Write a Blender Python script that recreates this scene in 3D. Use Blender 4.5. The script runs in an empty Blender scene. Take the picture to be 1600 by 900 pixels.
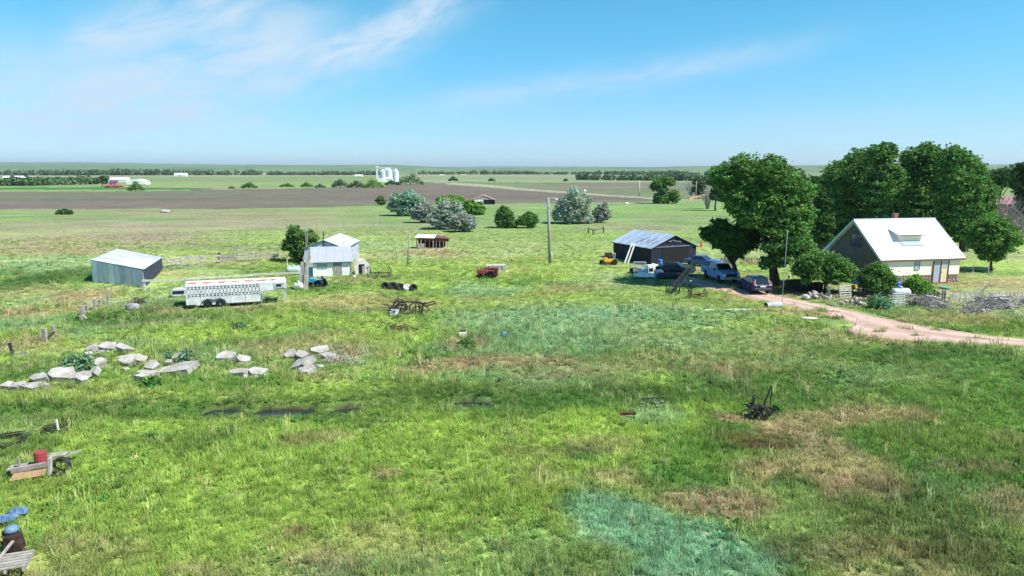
import bpy, bmesh, math, random
import numpy as np
from mathutils import Vector, Matrix, Euler
SC = bpy.context.scene
COL = SC.collection
random.seed(7); RNG = np.random.default_rng(7)

# ------------------------------------------------------------------ camera
H = 12.0; F = 1080.0
PITCH = math.atan((450-265)/F)
cam = bpy.data.objects.new('camera', bpy.data.cameras.new('camera')); COL.objects.link(cam)
cam.location = (0, 0, H); cam.rotation_euler = (math.pi/2-PITCH, 0, 0)
cam.data.sensor_width = 36; cam.data.lens = 36*F/1600
cam.data.clip_start = 0.5; cam.data.clip_end = 40000
SC.camera = cam
# ------------------------------------------------------------------ light
SUN_EL = math.radians(51); SUN_AZ = math.radians(-22)      # azimuth from +x towards the camera
sd = Vector((math.cos(SUN_EL)*math.cos(SUN_AZ), math.cos(SUN_EL)*math.sin(SUN_AZ), math.sin(SUN_EL)))
sl = bpy.data.lights.new('sun', 'SUN'); sl.energy = 5.0; sl.angle = math.radians(0.53); sl.color = (1.0, 0.955, 0.88)
sun = bpy.data.objects.new('sun', sl); COL.objects.link(sun)
sun.rotation_euler = sd.to_track_quat('Z', 'Y').to_euler(); sun.location = (40, -20, 60)
SC.view_settings.view_transform = 'Standard'; SC.view_settings.look = 'None'
SC.view_settings.gamma = 1; SC.view_settings.use_curve_mapping = False
SC.view_settings.exposure = 0.70

class NT:
    """little shader-node helper"""
    def __init__(s, nt): s.nt = nt
    def n(s, typ, **kw):
        o = s.nt.nodes.new(typ)
        for k, v in kw.items(): setattr(o, k, v)
        return o
    def put(s, sock, v):
        if isinstance(v, bpy.types.NodeSocket): s.nt.links.new(v, sock)
        elif isinstance(v, (tuple, list)) and len(v) == 3 and len(sock.default_value) == 4: sock.default_value = (*v, 1)
        else: sock.default_value = v
    def m(s, op, a, b=0.0, c=0.0, clamp=False):
        o = s.n('ShaderNodeMath', operation=op, use_clamp=clamp)
        for i, v in enumerate((a, b, c)): s.put(o.inputs[i], v)
        return o.outputs[0]
    def mix(s, f, a, b, blend='MIX'):
        o = s.n('ShaderNodeMix', data_type='RGBA', blend_type=blend)
        s.put(o.inputs[0], f); s.put(o.inputs[6], a); s.put(o.inputs[7], b); return o.outputs[2]
    def ramp(s, v, lo, hi, a=0.0, b=1.0):
        o = s.n('ShaderNodeMapRange', clamp=True, interpolation_type='SMOOTHSTEP')
        s.put(o.inputs[0], v); s.put(o.inputs[1], lo); s.put(o.inputs[2], hi); s.put(o.inputs[3], a); s.put(o.inputs[4], b); return o.outputs[0]
    def noise(s, vec, scale, detail=4, rough=.55, dist=0.0):
        o = s.n('ShaderNodeTexNoise'); s.put(o.inputs['Vector'], vec); s.put(o.inputs['Scale'], scale)
        s.put(o.inputs['Detail'], detail); s.put(o.inputs['Roughness'], rough); s.put(o.inputs['Distortion'], dist); return o.outputs['Fac']
    def vec(s, x, y, z=0.0):
        o = s.n('ShaderNodeCombineXYZ'); s.put(o.inputs[0], x); s.put(o.inputs[1], y); s.put(o.inputs[2], z); return o.outputs[0]

# ------------------------------------------------------------------ sky
W = bpy.data.worlds.new('World'); SC.world = W; W.use_nodes = True
W.node_tree.nodes.clear(); g = NT(W.node_tree)
sky = g.n('ShaderNodeTexSky', sky_type='NISHITA', sun_disc=False)
sky.sun_elevation = SUN_EL; sky.sun_rotation = math.atan2(sd.x, sd.y)
sky.altitude = 900; sky.air_density = 1.0; sky.dust_density = 0.35; sky.ozone_density = 3.0
tc = g.n('ShaderNodeTexCoord'); sep = g.n('ShaderNodeSeparateXYZ'); g.put(sep.inputs[0], tc.outputs['Generated'])
X, Y, Z = sep.outputs
AZ = g.m('MULTIPLY', g.m('ARCTAN2', X, Y), 57.2958); EL = g.m('MULTIPLY', g.m('ARCSINE', Z), 57.2958)
zc = g.m('MAXIMUM', Z, 0.035)
PX_, PY_ = g.m('DIVIDE', X, zc), g.m('DIVIDE', Y, zc)
def streak(az0, el0, az1, el1, w, amp, ns, seed, soft=.25, thr=(.12, .66)):
    L = math.hypot(az1-az0, el1-el0); c, s_ = (az1-az0)/L, (el1-el0)/L
    dx, dy = g.m('SUBTRACT', AZ, az0), g.m('SUBTRACT', EL, el0)
    u = g.m('ADD', g.m('MULTIPLY', dx, c), g.m('MULTIPLY', dy, s_))
    v = g.m('SUBTRACT', g.m('MULTIPLY', dy, c), g.m('MULTIPLY', dx, s_))
    nz = g.noise(g.vec(g.m('MULTIPLY', u, .13), g.m('MULTIPLY', v, .42), seed), ns, 7, .58, .5)
    vw = g.m('ADD', v, g.m('MULTIPLY', g.m('SUBTRACT', g.noise(g.vec(g.m('MULTIPLY', u, .14), seed, 0.0), 1.0, 3), .5), w*1.6))
    q = g.m('DIVIDE', vw, w); e = g.m('POWER', 2.718, g.m('MULTIPLY', g.m('MULTIPLY', q, q), -1.0))
    mu = g.m('MULTIPLY', g.ramp(u, -L*soft, L*soft), g.ramp(u, L*(1+soft), L*(1-soft)))
    return g.m('MULTIPLY', g.m('MULTIPLY', g.m('MULTIPLY', e, mu), g.ramp(nz, thr[0], thr[1])), amp)
ae = lambda px, py: (math.degrees(math.atan((px-800)/F)), math.degrees(PITCH*-1+math.atan((450-py)/math.hypot(F, px-800))))
parts_ = []
for (a, b, w_, amp, ns, sd_) in [((395, 125), (730, -6), 1.8, 1.0, 1.6, 3.1), ((60, 130), (520, 50), 3.2, 1.0, 1.1, 8.2),
                                ((100, 56), (460, -14), 2.0, .9, 1.3, 1.7), ((-250, 130), (400, 165), 4.8, .95, 1.1, 5.5),
                                ((620, 175), (1230, 55), 1.0, .5, 1.4, 9.4), ((-300, 100), (260, 190), 3.2, .85, 1.2, 12.5),
                                ((370, 178), (430, 172), .6, .7, 2.6, 15.5), ((1150, 200), (1420, 170), 1.6, .2, 1.2, 21.5),
                                ((640, 235), (1150, 205), 1.3, .22, 1.1, 25.5), ((450, 160), (690, 60), .7, .28, 1.7, 31.5)]:
    a1, b1 = ae(*a), ae(*b); parts_.append(streak(a1[0], a1[1], b1[0], b1[1], w_, amp, ns, sd_))
cl = parts_[0]
for p_ in parts_[1:]: cl = g.m('MAXIMUM', cl, p_)
gen = g.noise(g.vec(g.m('MULTIPLY', PX_, .35), g.m('MULTIPLY', PY_, .11), 4.4), 1.1, 6, .62, .4)   # thin cirrus over the rest of the sky
gen = g.m('MULTIPLY', g.ramp(gen, .50, .80), g.ramp(EL, 14, 26, 0.0, .35))
cl = g.m('MAXIMUM', cl, gen, clamp=True)
cl = g.m('MULTIPLY', cl, g.ramp(EL, 0.2, 4.0))
vib = g.mix(1.0, sky.outputs[0], g.mix(g.ramp(EL, .5, 12.5), (.60, .82, 1.08), (.395, 1.02, 1.05)), 'MULTIPLY')
skyc = g.mix(cl, vib, (4.2, 5.15, 6.1))
bg = g.n('ShaderNodeBackground'); g.put(bg.inputs[0], skyc); bg.inputs[1].default_value = 0.098
wo = g.n('ShaderNodeOutputWorld'); W.node_tree.links.new(bg.outputs[0], wo.inputs[0])

# ------------------------------------------------------------------ projection helpers: where a point of the photo lies on the land
CP, SP = math.cos(PITCH), math.sin(PITCH)
def ray(px, py):
    a = (px-800)/F; b = -(py-450)/F
    return Vector((a, CP+b*SP, -SP+b*CP))
def at(px, py, z=0.0):
    d = ray(px, py); t = (z-H)/d.z
    return Vector((d.x*t, d.y*t, z))
def atd(px, py, D):
    d = ray(px, py); t = D/d.y
    return Vector((d.x*t, D, H+d.z*t))
def pxl(n, D): return n*D/F*1.0
def to_px(x, y, z=0.0):
    d = y*CP-(z-H)*SP; u = y*SP+(z-H)*CP
    d = np.maximum(d, .01)
    return 800+F*x/d, 450-F*u/d

# ------------------------------------------------------------------ numeric noise
def _h(ix, iy, seed):
    n = (ix.astype(np.int64)*374761393 + iy.astype(np.int64)*668265263 + seed*2147483647) & 0xffffffff
    n = ((n ^ (n >> 13))*1274126177) & 0xffffffff
    return ((n ^ (n >> 16)) & 0xffff)/65535.0
def vnoise(x, y, seed=0):
    ix, iy = np.floor(x), np.floor(y); fx, fy = x-ix, y-iy
    fx = fx*fx*(3-2*fx); fy = fy*fy*(3-2*fy)
    a, b, c, d = _h(ix, iy, seed), _h(ix+1, iy, seed), _h(ix, iy+1, seed), _h(ix+1, iy+1, seed)
    return (a*(1-fx)+b*fx)*(1-fy)+(c*(1-fx)+d*fx)*fy
def fbm(x, y, s, o=4, seed=0):
    x = np.asarray(x, float)/s; y = np.asarray(y, float)/s; r = 0; a = .5; t = 0
    for i in range(o):
        r = r+a*vnoise(x+i*17.3, y-i*9.1, seed+i); t += a; a *= .55; x = x*2.03; y = y*2.03
    return r/t
def sm(a, b, x): t = np.clip((np.asarray(x, float)-a)/(b-a), 0, 1); return t*t*(3-2*t)

# ------------------------------------------------------------------ materials
MATS = {}
def mat(name, col, rough=.8, var=.18, scale=2.0, metal=0.0, bump=0.0, bscale=12, col2=None, stretch=(1, 1, 1), spec=.3, thr=(.35, .65)):
    if name in MATS: return MATS[name]
    m = bpy.data.materials.new(name); m.use_nodes = True; m.node_tree.nodes.clear(); g = NT(m.node_tree)
    tc = g.n('ShaderNodeTexCoord'); mp = g.n('ShaderNodeMapping'); g.put(mp.inputs[0], tc.outputs['Object']); mp.inputs['Scale'].default_value = stretch
    oi = g.n('ShaderNodeObjectInfo')
    v = g.n('ShaderNodeVectorMath', operation='ADD'); g.put(v.inputs[0], mp.outputs[0]); g.put(v.inputs[1], g.vec(g.m('MULTIPLY', oi.outputs['Random'], 37.0), 0.0, 0.0))
    nz = g.noise(v.outputs[0], scale, 5, .6)
    c2 = col2 or tuple(max(0, c*(1-var*2.2)) for c in col)
    base = g.mix(g.ramp(nz, thr[0], thr[1]), c2, col)
    fine = g.noise(v.outputs[0], scale*9, 3, .6)
    base = g.mix(1.0, base, g.mix(fine, (1-var, 1-var, 1-var), (1+var*.6, 1+var*.6, 1+var*.6)), 'MULTIPLY')
    p = g.n('ShaderNodeBsdfPrincipled'); g.put(p.inputs['Base Color'], base)
    g.put(p.inputs['Roughness'], g.m('ADD', rough-.06, g.m('MULTIPLY', fine, .12), clamp=True)); p.inputs['Metallic'].default_value = metal
    p.inputs['Specular IOR Level'].default_value = spec
    if bump:
        b = g.n('ShaderNodeBump'); b.inputs['Strength'].default_value = bump; b.inputs['Distance'].default_value = .03
        g.put(b.inputs['Height'], g.noise(v.outputs[0], bscale, 4)); g.put(p.inputs['Normal'], b.outputs[0])
    o = g.n('ShaderNodeOutputMaterial'); m.node_tree.links.new(p.outputs[0], o.inputs[0])
    MATS[name] = m; return m
def leafmat(name, col, sc=1.0, instancer=False, trans=.32, rough=.65):
    if name in MATS: return MATS[name]
    m = bpy.data.materials.new(name); m.use_nodes = True; m.node_tree.nodes.clear(); g = NT(m.node_tree)
    a = g.n('ShaderNodeAttribute', attribute_name='tint'); a.attribute_type = 'INSTANCER' if instancer else 'GEOMETRY'
    c = g.mix(1.0, a.outputs['Color'], col, 'MULTIPLY')
    if instancer:
        b = g.n('ShaderNodeAttribute', attribute_name='shade'); b.attribute_type = 'INSTANCER'
        c = g.mix(1.0, c, b.outputs['Color'], 'MULTIPLY')
    d = g.n('ShaderNodeBsdfPrincipled'); g.put(d.inputs['Base Color'], c); d.inputs['Roughness'].default_value = rough; d.inputs['Specular IOR Level'].default_value = .15
    t = g.n('ShaderNodeBsdfTranslucent'); g.put(t.inputs[0], g.mix(1.0, c, (1.15, 1.25, .6), 'MULTIPLY'))
    if instancer:      # thin blades scatter light like the sward they belong to: normals leaned upwards
        ge = g.n('ShaderNodeNewGeometry'); sc_ = g.n('ShaderNodeVectorMath', operation='SCALE'); g.put(sc_.inputs[0], ge.outputs['Normal']); sc_.inputs['Scale'].default_value = .45
        ad = g.n('ShaderNodeVectorMath', operation='ADD'); g.put(ad.inputs[0], sc_.outputs[0]); ad.inputs[1].default_value = (0, 0, 1)
        no = g.n('ShaderNodeVectorMath', operation='NORMALIZE'); g.put(no.inputs[0], ad.outputs[0]); g.put(d.inputs['Normal'], no.outputs[0])
    x = g.n('ShaderNodeMixShader'); x.inputs[0].default_value = trans
    m.node_tree.links.new(d.outputs[0], x.inputs[1]); m.node_tree.links.new(t.outputs[0], x.inputs[2])
    o = g.n('ShaderNodeOutputMaterial'); m.node_tree.links.new(x.outputs[0], o.inputs[0])
    MATS[name] = m; return m

# ------------------------------------------------------------------ object helpers
def tag(o, label=None, cat=None, group=None, kind=None):
    if label: o['label'] = label
    if cat: o['category'] = cat
    if group: o['group'] = group
    if kind: o['kind'] = kind
    return o
def thing(name, label, cat, loc=(0, 0, 0), rz=0.0, group=None):
    o = bpy.data.objects.new(name, None); COL.objects.link(o); o.empty_display_size = .3
    o.location = loc; o.rotation_euler = (0, 0, rz); return tag(o, label, cat, group)
def copy_tree(o, parent=None):
    c = o.copy(); COL.objects.link(c)
    if parent: c.parent = parent
    for ch in list(o.children): copy_tree(ch, c)
    return c
def npmesh(name, V, Fq, m, parent=None, smooth=False, tint=None, loc=None, nside=4):
    """quads (or tris) from numpy arrays"""
    me = bpy.data.meshes.new(name); V = np.asarray(V, np.float32); Fq = np.asarray(Fq, np.int32)
    me.vertices.add(len(V)); me.vertices.foreach_set('co', V.ravel())
    k = Fq.shape[1]; me.loops.add(Fq.size); me.loops.foreach_set('vertex_index', Fq.ravel())
    me.polygons.add(len(Fq)); me.polygons.foreach_set('loop_start', np.arange(0, Fq.size, k, dtype=np.int32))
    me.polygons.foreach_set('use_smooth', np.full(len(Fq), smooth))
    me.update(calc_edges=True)
    if tint is not None:
        a = me.color_attributes.new('tint', 'FLOAT_COLOR', 'POINT'); t = np.ones((len(V), 4), np.float32); t[:, :3] = tint
        a.data.foreach_set('color', t.ravel())
    me.materials.append(m); o = bpy.data.objects.new(name, me); COL.objects.link(o)
    if parent: o.parent = parent
    if loc is not None: o.location = loc
    return o
class MB:
    def __init__(s): s.v = []; s.f = []
    def add(s, vs, fs):
        n = len(s.v); s.v += [Vector(v) for v in vs]; s.f += [tuple(i+n for i in f) for f in fs]; return s
    def box(s, c, size, rot=None, taper=(1, 1)):
        x, y, z = [q/2 for q in size]; R = Euler(rot).to_matrix() if rot is not None else Matrix.Identity(3); c = Vector(c); vs = []
        for k, (sx, sy) in ((-1, (1, 1)), (1, taper)):
            for i, j in ((-1, -1), (1, -1), (1, 1), (-1, 1)): vs.append(c+R@Vector((i*x*sx, j*y*sy, k*z)))
        return s.add(vs, [(3, 2, 1, 0), (4, 5, 6, 7), (0, 1, 5, 4), (1, 2, 6, 5), (2, 3, 7, 6), (3, 0, 4, 7)])
    def bar(s, a, b, w, h=None, up=(0, 0, 1)):
        a, b = Vector(a), Vector(b); h = h or w; d = (b-a).normalized(); u = Vector(up)
        if abs(d.dot(u)) > .98: u = Vector((0, 1, 0))
        r = d.cross(u).normalized()*(w/2); u = r.cross(d).normalized()*(h/2); vs = []
        for p in (a, b): vs += [p-r-u, p+r-u, p+r+u, p-r+u]
        return s.add(vs, [(0, 1, 2, 3), (7, 6, 5, 4), (0, 4, 5, 1), (1, 5, 6, 2), (2, 6, 7, 3), (3, 7, 4, 0)])
    def tube(s, pts, r, n=6, cap=True):
        pts = [Vector(p) for p in pts]; rs = r if isinstance(r, (list, tuple)) else [r]*len(pts); vs = []; fs = []; u = None
        for i, p in enumerate(pts):
            d = (pts[min(i+1, len(pts)-1)]-pts[max(i-1, 0)]).normalized()
            if u is None: u = d.orthogonal().normalized()
            u = (u-d*u.dot(d)).normalized(); w = d.cross(u)
            for k in range(n):
                t = 2*math.pi*k/n; vs.append(p+(u*math.cos(t)+w*math.sin(t))*rs[i])
        for i in range(len(pts)-1):
            for k in range(n): a, b = i*n+k, i*n+(k+1) % n; fs.append((a, b, b+n, a+n))
        if cap: fs.append(tuple(range(n))[::-1]); fs.append(tuple(range((len(pts)-1)*n, len(pts)*n)))
        return s.add(vs, fs)
    def lathe(s, prof, c=(0, 0, 0), n=14, axis='z'):
        vs = []; fs = []; c = Vector(c)
        for r, z in prof:
            for k in range(n):
                t = 2*math.pi*k/n; a, b = r*math.cos(t), r*math.sin(t)
                vs.append(c+Vector({'z': (a, b, z), 'x': (z, a, b), 'y': (b, z, a)}[axis]))
        for i in range(len(prof)-1):
            for k in range(n): a, b = i*n+k, i*n+(k+1) % n; fs.append((a, b, b+n, a+n))
        fs.append(tuple(range(n))[::-1]); fs.append(tuple(range((len(prof)-1)*n, len(prof)*n)))
        return s.add(vs, fs)
    def prism(s, poly, y0, y1, ax='y', inset=0.0):
        """polygon in the xz plane run from y0 to y1 (or yz along x with ax='x', xy along z with ax='z')"""
        n = len(poly); M = {'y': lambda a, b, t: (a, t, b), 'x': lambda a, b, t: (t, a, b), 'z': lambda a, b, t: (a, b, t)}[ax]
        vs = [M(a, b, y0) for a, b in poly]+[M(a, b, y1) for a, b in poly]
        fs = [tuple(range(n)), tuple(range(n, 2*n))[::-1]]+[(i, i+n, (i+1) % n+n, (i+1) % n) for i in range(n)]
        return s.add(vs, fs)
    def slab(s, quad, t):
        """a sheet of thickness t below four corners"""
        q = [Vector(p) for p in quad]; n = (q[1]-q[0]).cross(q[3]-q[0]).normalized()
        if n.z < 0: n = -n
        return s.add(q+[p-n*t for p in q], [(0, 1, 2, 3), (7, 6, 5, 4), (0, 4, 5, 1), (1, 5, 6, 2), (2, 6, 7, 3), (3, 7, 4, 0)])
    def build(s, name, m, parent=None, bevel=0.0, smooth=False, loc=None, seg=1):
        me = bpy.data.meshes.new(name); bm = bmesh.new()
        vv = [bm.verts.new(v) for v in s.v]
        for f in s.f:
            try: bm.faces.new([vv[i] for i in f])
            except ValueError: pass
        bmesh.ops.recalc_face_normals(bm, faces=bm.faces)
        if bevel: bmesh.ops.bevel(bm, geom=list(bm.edges), offset=bevel, segments=seg, affect='EDGES', profile=.5)
        bm.to_mesh(me); bm.free()
        if smooth:
            for p in me.polygons: p.use_smooth = True
        me.materials.append(m); o = bpy.data.objects.new(name, me); COL.objects.link(o)
        if parent: o.parent = parent
        if loc is not None: o.location = loc
        return o
def again(o, parent=None, loc=None, rot=None, scale=None):
    c = o.copy(); COL.objects.link(c)
    c.parent = parent
    if loc is not None: c.location = loc
    if rot is not None: c.rotation_euler = rot
    if scale is not None: c.scale = scale
    return c
# ------------------------------------------------------------------ the land: height and colour
dl = [at(*p) for p in ((-400, 655), (0, 648), (200, 643), (380, 640), (560, 636), (720, 630), (900, 625), (1080, 616), (1300, 606), (1700, 590))]
DX = np.array([p.x for p in dl]); DY = np.array([p.y for p in dl])
def ditch(x, y):
    return np.abs(y-(np.interp(x, DX, DY)+(fbm(x, 0*y, 3.0, 2, 71)-.5)*.9))
POOL = [(325, 385, .9), (400, 500, 1.0), (515, 568, .9), (700, 770, .6)]
def pool(x):
    r = 0*x
    for a, b, s in POOL:
        xa, xb = at(a, 638).x, at(b, 632).x; r = np.maximum(r, s*sm(xa-.6, xa+.6, x)*sm(xb+.6, xb-.6, x))
    return r
MX, MY = at(125, 425).x, at(125, 425).y
def gzv(x, y):
    x = np.asarray(x, float); y = np.asarray(y, float); r = np.hypot(x, y)
    near = sm(66, 56, y)*sm(3, 12, r)*(1-sm(12, 20, x)*sm(38, 43, y))
    z = near*((fbm(x, y, 7.0, 3, 5)-.5)*.36+(fbm(x, y, 1.7, 2, 9)-.5)*.12)
    d = ditch(x, y); w = sm(19, 12, x)*sm(-40, -30, x)
    z = z-w*sm(1.2, .1, d)*(.12+.34*pool(x))
    # low hills at the edge of the plain, a bluer ridge far behind them on the left
    px = 800+F*x/np.maximum(y, 1.0)
    px = np.where(y > 0, px, np.where(x < 0, -3000, 4000))
    h1 = np.interp(px, [-600, 0, 200, 450, 620, 700, 860, 1000, 1120, 1250, 1600, 2400], [40, 44, 50, 52, 50, 34, 30, 32, 46, 50, 46, 44])+(fbm(px, r*0, 60, 3, 3)-.5)*9
    h2 = np.interp(px, [-600, 0, 180, 300, 430, 640, 760, 900, 1010, 1100, 2400], [150, 148, 146, 128, 110, 70, 92, 84, 70, 60, 60])+(fbm(px, r*0, 90, 3, 13)-.5)*16
    z = z+h1*.84*sm(2600, 5200, r)*(.75+.5*fbm(x, y, 900, 4, 21))+np.maximum(h2*.80-h1, 0)*sm(8200, 11500, r)
    return z
def gz(x, y): return float(gzv(np.array([x]), np.array([y]))[0])
def P(px, py, dz=0.0):
    p = at(px, py); p.z = gz(p.x, p.y)+dz; return p

C = lambda *c: np.array(c, float)
YG, GR, DG, TAN, BRN, BG, PALE = C(.292, .418, .086), C(.118, .250, .050), C(.060, .150, .036), C(.43, .33, .20), C(.25, .165, .10), C(.205, .385, .235), C(.34, .42, .19)
PINK = C(.38, .265, .185); OLV = C(.175, .25, .06); SOIL = C(.235, .165, .135); BGP = C(.25, .40, .24)
# patches of other growth and bare places: (px, py, half width, half depth in photo pixels at that place, colour, strength)
PATCH = [
 (965, 808, 70, 30, BG, 1), (1030, 840, 90, 42, BG, 1), (1100, 870, 105, 44, BG, 1), (1010, 885, 60, 40, BG, .9), (1180, 890, 50, 22, BG, .7),
 (770, 455, 60, 8, BGP, 0.60), (840, 505, 120, 15, BGP, 0.68), (910, 535, 80, 10, BGP, 0.60), (980, 492, 110, 9, BGP, 0.60), (1070, 540, 60, 9, BGP, 0.45), (1060, 508, 50, 6, BGP, 0.52),
 (690, 490, 60, 6, BGP, 0.30), (70, 408, 110, 7, BGP, 0.45), (20, 508, 60, 12, BGP, 0.60), (600, 350, 50, 4, BGP, 0.22), (520, 560, 40, 12, BGP, 0.45), (920, 715, 25, 14, DG, .9), (1020, 650, 45, 14, BGP, 0.52),
 (590, 385, 60, 6, BGP, 0.45), (960, 435, 60, 8, BGP, 0.26), (40, 470, 30, 5, BGP, 0.22), (1500, 560, 60, 8, DG, .5), (440, 520, 40, 8, BGP, 0.26), (330, 560, 30, 8, BGP, 0.22),
 (700, 570, 60, 10, TAN, .8), (790, 562, 80, 11, PINK, .7), (870, 585, 50, 7, PINK, .5), (650, 580, 40, 8, TAN, .6), (725, 535, 35, 8, PINK, .7), (1105, 580, 60, 5, PINK, .5),
 (1300, 660, 70, 16, TAN, .8), (1250, 690, 60, 22, PINK, .8), (1310, 740, 80, 26, TAN, .7), (1345, 770, 60, 16, PINK, .8), (1140, 785, 70, 24, PINK, .8), (1150, 655, 30, 7, TAN, .9),
 (1190, 740, 45, 16, PINK, .6), (1220, 668, 28, 12, TAN, .9), (490, 688, 45, 10, TAN, .5), (440, 650, 30, 5, TAN, .4), (605, 745, 22, 8, PINK, .6), (270, 484, 28, 6, TAN, .7), (400, 484, 40, 5, TAN, .5),
 (1180, 690, 55, 14, C(.13, .14, .04), .9), (1200, 702, 32, 8, BRN*.6, .9), (20, 540, 45, 11, TAN, .7), (45, 490, 50, 10, TAN, .8), (95, 468, 45, 6, TAN, .6), (140, 455, 40, 4, TAN, .5),
 (150, 372, 120, 6, PINK*1.15, .8), (50, 388, 80, 6, TAN, .7), (250, 366, 80, 4, PINK*1.1, .7), (100, 395, 70, 5, TAN, .6), (430, 345, 90, 4, TAN, .6), (470, 357, 60, 3, PINK, .4), (40, 365, 60, 4, TAN, .6),
 (380, 348, 90, 3, TAN, .5), (665, 394, 62, 7, PINK, .9), (690, 391, 30, 4, TAN, .6), (1015, 356, 50, 3, TAN, .5), (655, 350, 18, 3, PINK, .7), (1060, 430, 20, 3, TAN, .3), (540, 440, 30, 4, TAN, .6), (935, 700, 60, 14, TAN, .4),
 (970, 750, 40, 10, TAN, .5), (850, 705, 60, 10, OLV, .6), (1290, 478, 40, 4, TAN, .3), (1245, 488, 45, 6, TAN, .7), (1150, 470, 50, 4, TAN, .5), (1070, 470, 40, 4, OLV, .5),
 (110, 428, 60, 12, DG, .9), (40, 440, 60, 14, DG, .8), (20, 425, 40, 6, DG, .7), (250, 480, 60, 8, DG, .5), (200, 492, 60, 8, GR, .8), (150, 500, 40, 8, DG, .5), (120, 560, 50, 12, DG, .6), (40, 578, 50, 12, DG, .6),
 (40, 700, 50, 16, DG, .6), (380, 425, 90, 6, GR, .7), (1450, 555, 130, 12, DG, .8), (1330, 545, 60, 8, GR, .8), (1560, 575, 60, 12, GR, .7), (1400, 620, 150, 14, GR, .6), (1100, 700, 60, 18, GR, .7),
 (1090, 745, 70, 16, GR, .9), (1240, 760, 30, 12, DG, .7), (760, 610, 60, 12, OLV, .7), (650, 610, 70, 12, OLV, .7), (960, 620, 80, 12, GR, .7), (1500, 700, 120, 30, OLV, .6), (1450, 820, 130, 50, C(.12, .17, .05), .7),
 (1560, 880, 80, 40, C(.11, .15, .05), .7), (1260, 870, 60, 26, C(.11, .12, .06), .7), (1380, 860, 60, 20, BRN, .5), (930, 880, 60, 26, OLV, .7), (1540, 445, 90, 9, TAN, .55), (1570, 436, 50, 4, TAN, .6), (1530, 410, 60, 5, YG, .8),
 (1500, 500, 90, 9, TAN, .5), (1560, 512, 60, 7, OLV, .6), (1230, 478, 60, 7, YG, .4), (1180, 418, 40, 7, YG, 1), (560, 530, 60, 8, YG, .8), (320, 520, 120, 12, YG, .9), (500, 500, 140, 10, YG, .8),
 (1480, 480, 20, 3, BRN, .5), (480, 575, 40, 8, GR, .6), (290, 600, 90, 10, GR, .6), (500, 590, 40, 8, TAN, .4), (540, 555, 20, 8, TAN, .6), (410, 600, 60, 10, GR, .6), (160, 590, 40, 10, GR, .6), (460, 830, 16, 9, BRN, .8),
 (500, 880, 50, 12, TAN, .5), (300, 890, 30, 10, TAN, .4), (60, 640, 60, 8, GR, .6), (300, 640, 90, 8, GR, .5), (200, 650, 60, 8, OLV, .4)]
DRY = [(150, 372, 170, 9, C(.40, .34, .26), .95), (60, 350, 150, 6, C(.36, .33, .22), .7), (330, 352, 190, 7, C(.40, .36, .25), .8), (80, 392, 110, 7, C(.44, .37, .25), .9), (430, 340, 150, 5, C(.36, .33, .2), .7), (260, 378, 110, 5, C(.42, .35, .26), .8), (1000, 355, 90, 5, C(.36, .33, .22), .6), (700, 375, 90, 5, C(.32, .34, .2), .5), (1060, 340, 70, 3, C(.36, .33, .22), .4), (540, 352, 60, 4, C(.36, .33, .22), .5)]
DRY = [(a, b, c, d, e*.70, f) for a, b, c, d, e, f in DRY]
DRYW = []
for px, py, rx, ry, c_, s_ in DRY:
    p = at(px, py); a = at(px, py-ry); b = at(px, py+ry); DRYW.append((p.x, (a.y+b.y)/2, abs(at(px+rx, py).x-p.x), (a.y-b.y)/2, c_, s_))
PW = []
for px, py, rx, ry, c_, s_ in PATCH:
    p = at(px, py); a = at(px, py-ry); b = at(px, min(py+ry, py+ry)); PW.append((p.x, (a.y+b.y)/2, abs(at(px+rx, py).x-p.x), (a.y-b.y)/2, c_, s_))
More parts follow.
